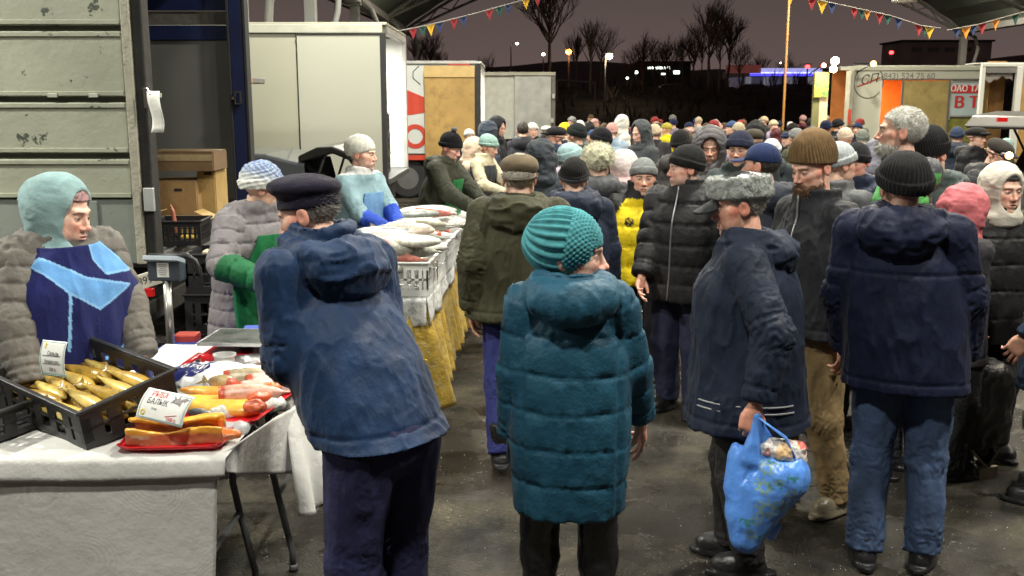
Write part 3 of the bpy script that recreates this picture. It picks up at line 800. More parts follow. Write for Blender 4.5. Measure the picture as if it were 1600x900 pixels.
    if bd:
        def fbd(P):
            a_ = ell(P, (0, -.034, -.075), (.066, .068, .064 + bd.get('long', 0)))
            top2 = P[:, 2] + .040 + .35 * np.clip(-.02 - P[:, 1], -.05, .08) * 1.1
            a_ = smax(a_, top2, .008)
            a_ = smax(a_, P[:, 1] - .012, .01)
            a_ = smax(a_, -ell(P, (0, -.1, -.0685), (.02, .03, .006)), .004)
            mo = cap(np.stack([np.abs(P[:, 0]), P[:, 1], P[:, 2]], 1), (.004, -.096, -.053), (.028, -.082, -.066), .0075, .006)
            return smin(a_, mo, .006)
        kids['beard'] = head_part('beard', fbd, (-.09, -.13, -.18 - bd.get('long', 0)), (.09, .03, -.02), gv, M_hair(), bd['c'],
                                  lambda V_, n_: (fnoise(V_, (70, 70, 35), seed) - .5) * .010, fz=(2200, .016, .0008, (0, -.1, -.7), .5))
    if opt.get('glasses'):
        gl = Geo()
        for s in (-1, 1):
            gl.tube([(s * .032 + .021 * math.cos(t_ * math.pi / 8), -.094, -.002 + .017 * math.sin(t_ * math.pi / 8)) for t_ in range(17)], .0018, 5)
            gl.tube([(s * .053, -.093, .004), (s * .076, -.04, .004), (s * .08, .01, -.002)], .0018, 5)
        gl.tube([(-.011, -.096, .002), (0, -.098, .005), (.011, -.096, .002)], .0018, 5)
        gl.v = [v_ @ hA.T + hcn for v_ in gl.v]
        kids['glasses'] = sweep('glasses', gl, mat('glasses_frame', (.03, .03, .03), .3), body, smooth=True)
    def surf_line(nm, pts, r_, m_, lift_=.002):
        P0 = np.array(pts, np.float32); C0 = np.stack([np.interp(P0[:, 2], [0, nb.z], [0, nb.x]), np.interp(P0[:, 2], [0, nb.z], [0, nb.y]), P0[:, 2]], 1)
        D = C0 - P0; D /= np.linalg.norm(D, axis=1)[:, None]
        for _ in range(50): P0 = (P0 + D * np.clip(fullcoat(P0) - lift_, -.02, .03)[:, None]).astype(np.float32)
        gl_ = Geo(); gl_.tube([tuple(p) for p in P0], r_, 5); return sweep(nm, gl_, m_, body, smooth=True)
    for (nm, pts, r_, mm_) in coat.get('lines', []): surf_line(nm, pts, r_, mm_)
    # ---- trousers
    lg = legs or {}
    lc = lg.get('c', (.02, .022, .03)); lr = lg.get('r', 1.0) * (.5 + .5 * build)
    end = lg.get('end', .0)
    hem_l = {s: an[s] + (kn[s] - an[s]).normalized() * lg.get('short', -.02) for s in (-1, 1)}
    def fl(P):
        d = ell(P, (0, .0, hp + .02), (.168 * build, .125 * build, .13))
        for s in (-1, 1):
            e1 = cap(P, hip[s], kn[s], .096 * lr, .072 * lr); e1 = smin(e1, cap(P, kn[s], hem_l[s], .072 * lr, .060 * lr * lg.get('cuff', 1.0)), .03)
            cut = (P - np.float32(hem_l[s])) @ np.float32((hem_l[s] - kn[s]).normalized())
            e1 = np.maximum(e1, cut)
            d = smin(d, e1, .02)
        return d
    lpts = list(kn.values()) + list(an.values()) + list(hip.values())
    lo = np.array([min([p[i] for p in lpts]) - .14 for i in range(3)]); hi = np.array([max([p[i] for p in lpts]) + .16 for i in range(3)])
    lo[2] = min(p.z for p in an.values()) - .05
    Vl, Fl = nets(fl, lo, hi, cv * .95)
    nl = grad(fl, Vl)
    zk = kn[1].z
    rid = 1 - np.abs(2 * fnoise(Vl, (9, 9, 4), seed + 3) - 1)
    ph = Vl[:, 2] * 45 + (fnoise(Vl, (9, 9, 9), seed + 11) - .5) * 40
    wk = np.exp(-((Vl[:, 2] - zk) / .09) ** 2) * .7 + np.exp(-((Vl[:, 2] - .12) / .10) ** 2) + .15
    Vl = Vl + nl * ((rid - .75) * .026 + (np.abs(np.sin(ph)) - .6) * .006 * wk + (fnoise(Vl, (22, 22, 30), seed) - .5) * .008 * wk)[:, None] * lg.get('fold', 1.0)
    Cl = lg['paint'](Vl, H) if lg.get('paint') else None
    kids['trousers'] = link(lg.get('name', 'trousers'), Geo().add(Vl, Fl, Cl).mesh('trousers', True), lg.get('mat', M_denim)(), body, color=lc)
    # ---- shoes
    sd = shoes or {}
    for s, fo in zip((-1, 1), ft):
        a_ = an[s]; ya = R(fo[3]); fr = Matrix.Rotation(ya, 3, 'Z'); pt = R(fo[4]) if len(fo) > 4 else 0
        fr = fr @ Matrix.Rotation(pt, 3, 'X')
        boot = sd.get('boot', .0)
        def fsx(P):
            d = cap(P, (0, .035, -.052), (0, -.10, -.060), .043, .042)
            d = smin(d, ell(P, (0, -.045, -.035), (.046, .10, .045)), .02)
            d = smin(d, cap(P, (0, .01, -.02), (0, .012, .045 + boot), .048, .052 + boot * .06), .025)
            d = np.maximum(d, -(P[:, 2] + .085)); d = np.maximum(d, P[:, 2] - .05 - boot)
            so = np.maximum(ell(P * np.float32((1, 1, 0)), (0, -.03, 0), (.052, .145, .1)), np.abs(P[:, 2] + .074) - .011)
            return smin(d, so, .003)
        Vs, Fs = nets(fsx, (-.08, -.2, -.1), (.08, .13, .07 + boot), (.006, .008, .012, .018)[q])
        ns_ = grad(fsx, Vs)
        Vs = Vs + ns_ * ((fnoise(Vs, (14, 14, 25), seed) - .5) * .012)[:, None] * (Vs[:, 2] > -.05)[:, None]
        Vs = Vs @ np.array(fr).T + np.array(a_)
        link('boot' if boot else 'shoe', Geo().add(Vs, Fs).mesh('shoe', True), sd.get('mat', M_leather)(), body, color=sd.get('c', (.018, .018, .02)))
    body['_'] = 0; del body['_']
    info = dict(body=body, kids=kids, hc=body.matrix_basis @ hc, wr={s: rz @ wr[s] + loc for s in (-1, 1)}, rz=rz, loc=loc, H=H, A=A, hcl=hc, coat=fullcoat, tors=tors, nb=nb, sh=sh, el=el)
    return info
# ---------------------------------------------------------------- ground
def ground_material():
    m = bpy.data.materials.new('wet_asphalt'); m.use_nodes = True; N = m.node_tree.nodes; L = m.node_tree.links; b = N['Principled BSDF']
    tcn = N.new('ShaderNodeTexCoord')
    def noise(sc, det=6, ro=.6):
        n = N.new('ShaderNodeTexNoise'); n.inputs['Scale'].default_value = sc; n.inputs['Detail'].default_value = det; n.inputs['Roughness'].default_value = ro
        L.new(tcn.outputs['Object'], n.inputs['Vector']); return n.outputs['Fac']
    def ramp(src, p0, p1, c0, c1):
        r = N.new('ShaderNodeValToRGB'); r.color_ramp.elements[0].position = p0; r.color_ramp.elements[1].position = p1
        r.color_ramp.elements[0].color = (*c0, 1); r.color_ramp.elements[1].color = (*c1, 1); L.new(src, r.inputs[0]); return r.outputs[0]
    def mixc(a, bb, f, mode='MIX'):
        x = N.new('ShaderNodeMix'); x.data_type = 'RGBA'; x.blend_type = mode
        if isinstance(f, float): x.inputs[0].default_value = f
        else: L.new(f, x.inputs[0])
        L.new(a, x.inputs[6]); L.new(bb, x.inputs[7]); return x.outputs[2]
    dirt = ramp(noise(2.1, 12, .74), .40, .64, (.005, .0046, .0036), (.100, .088, .062))
    grit = ramp(noise(48, 6, .75), .32, .70, (.25, .25, .25), (1.8, 1.75, 1.6))
    c = mixc(dirt, grit, 1.0, 'MULTIPLY')
    wet = ramp(noise(1.3, 8, .62), .40, .56, (0, 0, 0), (1, 1, 1))
    c2 = mixc(c, ramp(noise(3, 2), 0, 1, (.022, .020, .017), (.03, .026, .02)), wet)
    vo = N.new('ShaderNodeTexVoronoi'); vo.inputs['Scale'].default_value = 62; L.new(tcn.outputs['Object'], vo.inputs['Vector'])
    speck = ramp(vo.outputs['Distance'], .05, .16, (1, 1, 1), (0, 0, 0))
    pick = ramp(noise(30, 3), .60, .66, (0, 0, 0), (1, 1, 1))
    sp = N.new('ShaderNodeMath'); sp.operation = 'MULTIPLY'; L.new(speck, sp.inputs[0]); L.new(pick, sp.inputs[1])
    c3 = mixc(c2, ramp(noise(9), 0, 1, (.30, .29, .26), (.42, .40, .36)), sp.outputs[0])
    L.new(c3, b.inputs['Base Color'])
    rg = N.new('ShaderNodeMapRange'); L.new(wet, rg.inputs['Value']); rg.inputs['To Min'].default_value = .72; rg.inputs['To Max'].default_value = .16; b.inputs['Specular IOR Level'].default_value = .38
    L.new(rg.outputs[0], b.inputs['Roughness'])
    b1 = N.new('ShaderNodeBump'); b1.inputs['Strength'].default_value = .8; b1.inputs['Distance'].default_value = .015; L.new(noise(85, 3, .7), b1.inputs['Height'])
    b2 = N.new('ShaderNodeBump'); b2.inputs['Strength'].default_value = .6; b2.inputs['Distance'].default_value = .025; L.new(noise(6, 5), b2.inputs['Height']); L.new(b1.outputs[0], b2.inputs['Normal'])
    L.new(b2.outputs[0], b.inputs['Normal'])
    return m
g = Geo(); g.grid(lambda u, v: ((u - .5) * 900, -60 + v * 900, 0), 30, 30)
tag(sweep('ground', g, ground_material()), kind='structure')
# ice grains trodden into the asphalt
rnd = random.Random(3)
g = Geo()
for i in range(5200):
    Y_ = 2.6 + rnd.random() ** 1.3 * 5.5; X_ = rnd.uniform(-1.2, 3.4) * (Y_ / 3.6)
    if fnoise(np.array([[X_, Y_, 0]]), (1.6, 1.6, 1), 3)[0] < .50 and rnd.random() < .8: continue
    s_ = rnd.uniform(.001, .0034); a_ = rnd.random() * 6.3
    V = np.array([(math.cos(a_), math.sin(a_), 0), (math.cos(a_ + 2.1), math.sin(a_ + 2.1), 0), (math.cos(a_ + 4.2), math.sin(a_ + 4.2), 0), (.2, .1, 1.1)]) * s_
    g.add(V + (X_, Y_, .001), np.array([(0, 1, 3), (1, 2, 3), (2, 0, 3)]))
tag(sweep('ice_grains', g, mat('ice', (.75, .78, .8), .12, spec=.8, var=0)), label='white grains of ice scattered over the wet dark asphalt', cat='ice', kind='stuff')

# ---------------------------------------------------------------- bank and hills behind the market
dark_bank = mat('bank_earth', (.050, .040, .032), 1, bump=1, bscale=3, var=.5, vscale=.6, bdist=.4)
def bankf(u, v):
    X_ = -130 + 300 * u; Y_ = 52 + 46 * v
    h = 2.9 * min(1, v * 2.6) ** .8
    h += (fnoise(np.array([[X_, Y_, 0]]), (.25, .25, .1), 2)[0] - .5) * 1.2 * min(1, v * 4)
    return (X_, Y_, -.05 + h)
g = Geo(); g.grid(bankf, 150, 22); tag(sweep('bank', g, dark_bank, smooth=True), kind='structure')
g = Geo(); g.grid(lambda u, v: (-500 + 1200 * u, 240 + 260 * v, -1 + (10 + 12 * fnoise(np.array([[u * 14, v * 2, 1]]), 1, 4)[0]) * min(1, v * 2.2)), 120, 10)
tag(sweep('far_hills', g, mat('hill_earth', (.10, .075, .07), 1, var=.3, vscale=.02), smooth=True), kind='structure')
# scrub along the bank, nobody could count it
g = Geo(); rnd = random.Random(11)
for i in range(1500):
    X_ = rnd.uniform(-60, 90); v_ = rnd.uniform(.08, .5); Y_ = 52 + 46 * v_
    z_ = bankf((X_ + 130) / 300, v_)[2]; hgt = rnd.uniform(.4, 1.3) * (1.3 if rnd.random() < .15 else 1)
    for k in range(4):
        a_ = rnd.uniform(-.5, .5); b_ = rnd.uniform(-.4, .4); w_ = .018
        tip = (X_ + a_ * hgt, Y_ + b_ * hgt, z_ + hgt); mid = (X_ + a_ * .3 * hgt, Y_, z_ + hgt * .5)
        g.add([(X_ - w_, Y_, z_ - .1), (X_ + w_, Y_, z_ - .1), (mid[0] + w_, mid[1], mid[2]), (mid[0] - w_, mid[1], mid[2]), tip], [np.array([(0, 1, 2, 3)]), np.array([(3, 2, 4)])])
tag(sweep('scrub', g, mat('twigs', (.09, .07, .055), 1)), label='dark leafless scrub covering the bank behind the market', cat='scrub', kind='stuff')

# ---------------------------------------------------------------- canopy roof on columns
steel = mat('painted_steel', (.22, .22, .20), .55, var=.15, vscale=2, bump=.1, bscale=12)
pale_steel = mat('pale_steel', (.36, .35, .33), .5, var=.15, vscale=2)
roofm = mat('roof_sheet', (.24, .27, .235), .6, var=.2, vscale=.6, bump=.15, bscale=3)
roof_root = empty('market_canopy', (0, 0, 0), 0, 'vaulted green-grey sheet metal canopy on steel columns over the market', 'canopy')
HW = 9.25; Y0, Y1 = -8.0, 34.0
def vz(x, xc): return 4.3 + 3.2 * (1 - ((x - xc) / HW) ** 2)
for k, xc in enumerate((5.65, -12.85, 24.15)):
    g = Geo()
    n = 46
    xs = [xc - HW + 2 * HW * i / n for i in range(n + 1)]
    # corrugated sheet, with thickness
    V = []; 
    for yy in (Y0, Y1):
        for dz in (0, .06):
            for i, x in enumerate(xs): V.append((x, yy, vz(x, xc) + dz + (.03 if i % 2 else 0)))
    m_ = n + 1; F = []
    for i in range(n):
        F += [(i, i + 1, 2 * m_ + i + 1, 2 * m_ + i), (m_ + i, 3 * m_ + i, 3 * m_ + i + 1, m_ + i + 1), (2 * m_ + i, 2 * m_ + i + 1, 3 * m_ + i + 1, 3 * m_ + i), (i, m_ + i, m_ + i + 1, i + 1)]
    g.add(V, np.array(F)); sweep('roof_vault', g, roofm, roof_root)
    for yy in (13.2, 18.4, 23.6, 28.8, 33.9):
        g = Geo(); top = [(x, yy, vz(x, xc) - .10) for x in xs]
        g.tube(top, .055, 6)
        bot = [(x, yy, vz(x, xc) - .55 * (1 - ((x - xc) / HW) ** 4) - .14) for x in xs[::2]]
        g.tube(bot, .045, 6)
        for i in range(0, len(bot) - 1): g.tube([bot[i], top[min(2 * i + 1, n)]], .02, 4); g.tube([top[min(2 * i + 1, n)], bot[i + 1]], .02, 4)
        sweep('truss', g, steel, roof_root)
for xc in (-3.6, 14.9):
    g = Geo(); g.box((xc, (Y0 + Y1) / 2, 4.22), (.16, (Y1 - Y0) / 2, .09)); sweep('gutter', g, pale_steel, roof_root, bev=.01)
    for yy in (13.6, 18.4, 23.6, 28.8, 33.8):
        g = Geo(); g.box((xc, yy, 2.06), (.10, .10, 2.06)); g.box((xc, yy, .02), (.2, .2, .02)); g.box((xc, yy, 4.1), (.16, .16, .03))
        sweep('column', g, pale_steel if xc > 0 else steel, roof_root, bev=.008)
        g = Geo(); q_ = .38
        g.tube([(xc + q_, yy, .1), (xc + q_, yy, 3.0), (xc + q_ + .02, yy, 3.2), (xc + q_ + .10, yy, 3.5), (xc + q_ + .12, yy, 3.7), (xc + q_, yy, 4.0), (xc + .1, yy, 4.18)], .06, 10)
        sweep('downpipe', g, pale_steel if xc > 0 else steel, roof_root, smooth=True)
# the round lamp that shows under the roof
def high_bay(loc, label):
    r_ = empty('high_bay_lamp', loc, 0, label, 'lamp', 'round lamps hung under the canopy')
    g = Geo(); g.lathe([(0, .22), (.09, .20), (.11, .05), (.26, 0), (.27, -.03)], 28); sweep('lamp_shade', g, mat('lamp_grey', (.45, .45, .43), .35, metal=.4), r_, smooth=True)
    g = Geo(); g.lathe([(.262, -.03), (.2, -.045), (0, -.05)], 28); sweep('lamp_glass', g, mat('lamp_glass', (.6, .6, .55), .25), r_, smooth=True)
    g = Geo(); g.tube([(0, 0, .2), (0, 0, 1.5)], .012, 6); sweep('cord', g, steel, r_)
    return r_
lit_glass = mat('lit_lamp_glass', (1, 1, 1), .3, emit=6, ecol=(1, .96, .85), var=0)
for i_, (p_, w_, c_) in enumerate(CANOPY_LAMPS):
    hb0 = high_bay((p_[0], p_[1], p_[2] + .07), 'lit round canopy lamp hanging above ' + ['the smoked fish vendor', 'the camera side of the front table', 'the space before the navy jackets', 'the aisle by the gold table', 'the right-hand shoppers', 'the cream truck', 'the middle of the crowd', 'the aisle before the logo truck', 'the far shoppers near the mast', 'the raised tailgate', 'the silver-door truck', 'the white lettered truck', 'the ground before the weathered truck', 'the steel columns at the far right, added to brighten them'][i_])
    [c for c in hb0.children if c.name.startswith('lamp_glass')][0].data.materials[0] = lit_glass
p = W3(1413, 0, 22.5); high_bay(p, 'round grey lamp hanging unlit under the canopy edge')

# ---------------------------------------------------------------- bunting
def bunting(pts, label, cols, sag=.0, size=.28, step=None):
    """pts: world points of the cord; flags hang at given fractions"""
    r_ = empty('bunting', pts[0], 0, label, 'bunting', 'strings of pennants under the canopy')
    P0 = Vector(pts[0]); g = Geo(); g.tube([Vector(p) - P0 for p in pts], .007, 5); sweep('cord', g, mat('cord', (.3, .28, .25), .8), r_)
    for (t, c, w) in cols:
        i = min(int(t), len(pts) - 2); p = Vector(pts[i]).lerp(Vector(pts[i + 1]), t - i) - P0
        d = (Vector(pts[i + 1]) - Vector(pts[i])).normalized()
        a = p - d * w * .42; b = p + d * w * .42; tip = p + Vector((w * .04, 0, -w * 1.05)); mid = (a + b) / 2 + Vector((0, .03, -w * .4))
        g = Geo(); g.add([a, b, tip, mid], np.array([(0, 3, 2), (3, 1, 2), (0, 1, 3)]))
        o = sweep('pennant', g, mat('pennant_cloth', (1, 1, 1), .8, objcol=True, var=.1), r_, color=c)
        so = o.modifiers.new('t', 'SOLIDIFY'); so.thickness = .004
RED = (.24, .02, .025); GRN = (.015, .06, .045); YEL = (.48, .29, .02); BLU = (.02, .035, .10); ORA = (.50, .20, .02)
P_ = lambda l, Y: [W3(x, y, Y) for x, y in l]
bunting(P_([(600, 52), (645, 44), (690, 34), (745, 20), (810, 2), (870, -14)], 13), 'string of red, green and yellow pennants left of the bare tree',
        [(1.0, RED, .13), (1.35, GRN, .13), (1.62, YEL, .14), (1.92, BLU, .13), (2.35, RED, .13), (2.62, BLU, .13), (3.3, RED, .13), (3.55, GRN, .13), (3.75, BLU, .12), (4.2, YEL, .12), (4.5, RED, .12)])
bunting(P_([(1200, -22), (1265, -3), (1335, 12), (1390, 24), (1440, 40), (1470, 44)], 13), 'string of pennants sloping down to the steel column',
        [(.55, YEL, .13), (1.05, RED, .14), (1.28, YEL, .16), (1.5, BLU, .14), (2.0, RED, .13), (2.22, GRN, .13), (2.36, ORA, .12), (2.72, RED, .13), (2.95, GRN, .13), (3.28, BLU, .14), (3.92, RED, .14), (4.18, GRN, .13), (4.42, YEL, .15)])
bunting(P_([(1480, 47), (1530, 38), (1565, 28), (1640, 8)], 13), 'short string of pennants right of the steel column',
        [(.3, BLU, .13), (.6, ORA, .15), (.82, BLU, .13), (1.15, RED, .14), (1.75, ORA, .13), (2.3, GRN, .13)])

# ---------------------------------------------------------------- lamps and lights far off
def emitter(name, c, s): return mat(name, (1, 1, 1), .5, emit=s, ecol=c, var=0)
EW = emitter('lamp_white_glow', (1, .86, .58), 30); EO = emitter('lamp_orange_glow', (1, .26, .03), 30); EC = emitter('lamp_cool_glow', (.9, 1, .85), 12)
def street_lamp(px, py, Y, label, em, r=.16, arm=0, pole=True, power=0, col=(1, .8, .5), pm=None):
    p = W3(px, py, Y); r_ = empty('street_lamp', (p.x, p.y, 0), 0, label, 'street lamp', 'street lamps beyond the market')
    if pole:
        g = Geo(); g.tube([(arm, 0, 0), (arm, 0, p.z - .5), (arm * .9, 0, p.z), (0, 0, p.z + .12)], [.09, .06, .05, .04], 8); sweep('pole', g, pm or mat('lamp_pole', (.25, .24, .22), .6), r_)
    g = Geo(); V, F = nets(lambda P: ell(P, (0, 0, 0), (r, r, r * .8)), (-r,) * 3, (r,) * 3, r / 4); g.add(V + (0, 0, p.z), F); sweep('lamp_glass', g, em, r_, smooth=True)
    g = Geo(); g.box((0, 0, p.z + r), (r * 1.3, r * 1.3, .04)); sweep('lamp_cap', g, steel, r_)
    if power:
        l = bpy.data.lights.new('lamp_light', 'POINT'); l.energy = power; l.color = col; l.shadow_soft_size = r * 1.4
        lo = bpy.data.objects.new('lamp_light', l); lo.location = (0, 0, p.z - r * 1.6); lo.parent = r_; COL.objects.link(lo)
street_lamp(952, 88, 60, 'white street lamp on a pale pole in front of the dark bank', EW, .20, arm=-.25, power=90)
street_lamp(889, 81, 85, 'glowing orange street lamp beside the bare tree', EO, .26, arm=.0, power=120, col=(1, .4, .1))
street_lamp(808, 68, 100, 'small dim lamp on a tall pole over the silver truck', EW, .12, arm=-.6)
street_lamp(849, 85, 110, 'small white lamp behind the bare tree trunk', EW, .16)
street_lamp(994, 113, 120, 'small round white lamp left of the lit building', EC, .2)
street_lamp(980, 122, 110, 'smallest low white lamp under the lit building', EC, .14)
street_lamp(1262, 104, 74, 'red signal lamp at the end of the blue station roof', emitter('lamp_red_glow', (1, .03, .03), 12), .17)
street_lamp(1393, 82, 70, 'red lamp standing over the white van roof', emitter('lamp_red_glow', (1, .03, .03), 12), .15)
street_lamp(1220, 98, 120, 'faint white lamp above the blue filling station', EC, .11)
street_lamp(1158, 104, 100, 'faint lamp left of the red station sign', EC, .10)
# the tall mast, the orange light on it put into its base colour
p = W3(1235, -40, 26); g = Geo(); g.tube([(0, 0, 0), (0, 0, 1.2), (0, 0, 6.6)], [.036, .033, .030], 10)
r_ = empty('flag_mast', (p.x, p.y, 0), 0, 'tall thin mast coloured as lit orange standing among the far shoppers', 'mast'); sweep('pole', g, mat('mast_lit_orange', (.50, .25, .07), .5), r_, smooth=True)
g = Geo(); g.box((0, 0, .05), (.2, .2, .05)); sweep('base', g, steel, r_)

# ---------------------------------------------------------------- bare trees
bark = mat('bark', (.17, .125, .105), .95, bump=.6, bscale=8, bdist=.05)
def bare_tree(px, Y, height, label, seed, spread=.35, n0=5, r0=.16, depth=5, z0=0, name='bare_tree', tm=None):
    rn = random.Random(seed); base = W3(px, 300, Y); r_ = empty(name, (base.x, Y, z0), 0, label, 'tree', 'leafless trees behind the market')
    gt = Geo(); gc = Geo()
    def br(p, d, L, r, dep, g):
        k = 3; pts = [p]; q = p; dd = d
        for i in range(k):
            dd = (dd + Vector((rn.uniform(-.14, .14), rn.uniform(-.14, .14), rn.uniform(-.02, .10)))).normalized(); q = q + dd * L / k; pts.append(q)
        g.tube(pts, [r, r * .88, r * .76, r * .62], 5 if dep > 2 else 3, closed=False)
        if dep == 0: return
        m_ = rn.choice((2, 3, 3)) + (1 if dep <= 2 else 0)
        for j in range(m_):
            a_ = rn.random() * 6.28; sp = rn.uniform(.5, 1.3) * spread * 1.6
            nd = (dd + Vector((math.cos(a_) * sp, math.sin(a_) * sp, rn.uniform(-.05, .35)))).normalized()
            st = pts[rn.choice((1, 2, 3))] if j else pts[-1]
            br(st, nd, L * rn.uniform(.62, .85), r * .56, dep - 1, gc)
    H_ = height * .54
    tp = [Vector((0, 0, -.2)), Vector((.03 * H_ * rn.uniform(-.5, .5), 0, H_ * .18)), Vector((.04 * H_ * rn.uniform(-.5, .5), 0, H_ * .36))]
    top = tp[-1] + Vector((0, 0, H_ * .35)); r0 *= .72; gt.tube(tp + [top], [r0, r0 * .85, r0 * .65, r0 * .3], 8)
    for i in range(n0 + 7):
        t = rn.uniform(.45, 1.0); p = tp[1].lerp(top, t); a_ = rn.random() * 6.28
        br(p, Vector((math.cos(a_) * spread * 2, math.sin(a_) * spread * 2, 1)).normalized(), H_ * .22 * (1.25 - t * .5), r0 * .42, depth - 2, gc)
    br(top, Vector((0, 0, 1)), H_ * .2, r0 * .3, depth - 2, gc)
    sweep('trunk', gt, tm or bark, r_, smooth=True); sweep('crown', gc, tm or bark, r_)
TREES = [(855, 62, 11.5, 'tallest bare tree rising behind the silver truck', 1, .34, 8, .24, 6, 2.0), (672, 60, 6.8, 'bare tree behind the plywood door truck', 2, .3, 6, .14, 5, 2.0),
         (920, 66, 7.8, 'upright bare tree right of the orange lamp', 3, .22, 8, .15, 5, 2.4), (900, 70, 7.0, 'thin bare tree behind the orange street lamp', 4, .22, 6, .13, 5, 2.4),
         (1000, 85, 8.2, 'round bare tree above the lit building', 5, .42, 8, .2, 5, 2.5), (1035, 88, 8.0, 'bare tree right of the round bare tree', 6, .4, 8, .2, 5, 2.5),
         (1102, 66, 9.2, 'dense bare tree in the middle of the bank', 7, .28, 9, .19, 6, 2.6), (1130, 68, 8.6, 'spreading bare tree beside the dense bare tree', 8, .3, 8, .18, 5, 2.6),
         (1078, 72, 7.2, 'short bare tree left of the dense bare tree', 9, .35, 7, .15, 5, 2.6), (1225, 120, 9.5, 'faint bare tree above the filling station', 10, .5, 8, .2, 5, 1.5),
         (1160, 90, 5.0, 'low bare tree left of the filling station', 12, .4, 6, .12, 5, 2.5), (700, 90, 7.0, 'faint bare tree above the silver truck roof', 13, .3, 5, .12, 5, 1.5),
         (760, 95, 8.0, 'slim bare tree between the pennants and the tall tree', 14, .25, 5, .12, 5, 1.5), (1320, 130, 8, 'bare tree behind the white van roof', 15, .45, 7, .2, 5, 1.5)]
for i_, (x_, y_, h_) in enumerate(((935, 70, 8.0), (985, 84, 6.5), (1018, 80, 7.0), (1060, 72, 6.8), (1090, 70, 8.2), (1118, 64, 8.0), (1148, 74, 6.6), (1180, 88, 6.0), (655, 66, 6.4), (690, 74, 5.6))):
    TREES.append((x_, y_, h_, ['slender', 'low', 'leaning', 'short', 'bushy', 'narrow', 'forked', 'faint', 'small', 'scrubby'][i_] + ' bare tree of the treeline ' + ['right of the orange lamp', 'left of the lit windows', 'above the lit windows', 'beyond the lit windows', 'left of the densest tree', 'right of the densest tree', 'left of the red sign', 'over the station roof', 'over the logo truck', 'over the silver truck'][i_], 40 + i_, .32, 8, .10, 5, 2.4))
for a_ in TREES: bare_tree(a_[0], a_[1], a_[2], a_[3], a_[4], a_[5], a_[6], a_[7], a_[8], a_[9])

# ---------------------------------------------------------------- buildings far off
def far_building(px0, px1, py0, py1, Y, label, wins, wm, body, z0=0):
    a = W3(px0, py0, Y); b = W3(px1, py1, Y); w = (b.x - a.x); r_ = empty('far_building', ((a.x + b.x) / 2, Y, 0), 0, label, 'building')
    g = Geo(); g.box((0, 4, a.z / 2), (w / 2, 4, a.z / 2)); sweep('wall', g, body, r_)
    g = Geo(); g.box((0, 4, a.z + .12), (w / 2 + .3, 4.3, .12)); sweep('roof', g, mat('far_roof', (.05, .05, .05), .9), r_)
    for (x0, x1, y0, y1) in wins:
        c = W3(x0, y0, Y); d = W3(x1, y1, Y); cx = (c.x + d.x) / 2 - (a.x + b.x) / 2; cz = (c.z + d.z) / 2; hw = (d.x - c.x) / 2; hh = abs(c.z - d.z) / 2
        g = Geo(); g.box((cx, -.04, cz), (hw, .03, hh)); f_ = sweep('window', g, mat('far_frame', (.1, .1, .1), .6), r_)
        g = Geo(); g.box((cx, -.09, cz), (hw * .92, .015, hh * .85)); sweep('pane', g, wm, f_)
dkw = mat('far_wall', (.05, .045, .045), .9)
far_building(1002, 1078, 98, 150, 150, 'distant dark building with a row of lit white windows', [(1012 + 6 * i, 1017 + 6 * i, 104, 108) for i in range(6)] + [(1052, 1062, 110, 116), (1033, 1040, 114, 117)], emitter('window_glow', (.92, 1, .85), 3.5), dkw)
far_building(1412, 1545, 65, 130, 140, 'long dark flat-roofed building above the white vans', [(1425 + 26 * i, 1440 + 26 * i, 74, 80) for i in range(4)], mat('dark_glass', (.06, .06, .07), .2), mat('far_wall_pale', (.40, .31, .30), .9, var=.3, vscale=.3))
# filling station with the lit blue fascia
a = W3(1172, 106, 78); b = W3(1284, 119, 78)
r_ = empty('filling_station', ((a.x + b.x) / 2, 78, 0), 0, 'filling station canopy with a glowing blue fascia beyond the bank', 'filling station')
w = (b.x - a.x) / 2
g = Geo(); g.box((0, 5, (a.z + b.z) / 2), (w, 5, (a.z - b.z) / 2 - .02)); sweep('canopy_box', g, mat('station_white', (.3, .3, .35), .6), r_)
g = Geo(); g.box((0, -.05, a.z - .22), (w, .03, .2)); sweep('fascia_strip', g, emitter('fascia_pale', (.40, .42, .9), .9), r_)
g = Geo(); g.box((0, -.05, b.z + .16), (w, .03, .15)); sweep('fascia_strip', g, emitter('fascia_blue', (.06, .06, .85), 1.4), r_)
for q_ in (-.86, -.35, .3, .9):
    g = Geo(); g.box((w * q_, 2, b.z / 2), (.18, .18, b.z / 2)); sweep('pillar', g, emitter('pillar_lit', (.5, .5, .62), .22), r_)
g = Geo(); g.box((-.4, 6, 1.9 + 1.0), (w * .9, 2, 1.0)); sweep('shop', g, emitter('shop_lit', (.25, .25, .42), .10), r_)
a = W3(1140, 128, 76); g = Geo(); g.box((0, 0, a.z), (1.4, .06, .10)); r_ = empty('sign_board', (a.x + 1, 76, 0), 0, 'dim red roadside sign left of the filling station', 'sign')
g = Geo(); p = W3(1195, 108, 76); g.box((0, 0, p.z), (1.3, .08, .3)); sweep('panel', g, emitter('sign_red', (.5, .04, .03), .12), r_); g = Geo(); g.box((0, 0, p.z / 2), (.07, .07, p.z / 2)); sweep('post', g, steel, r_)
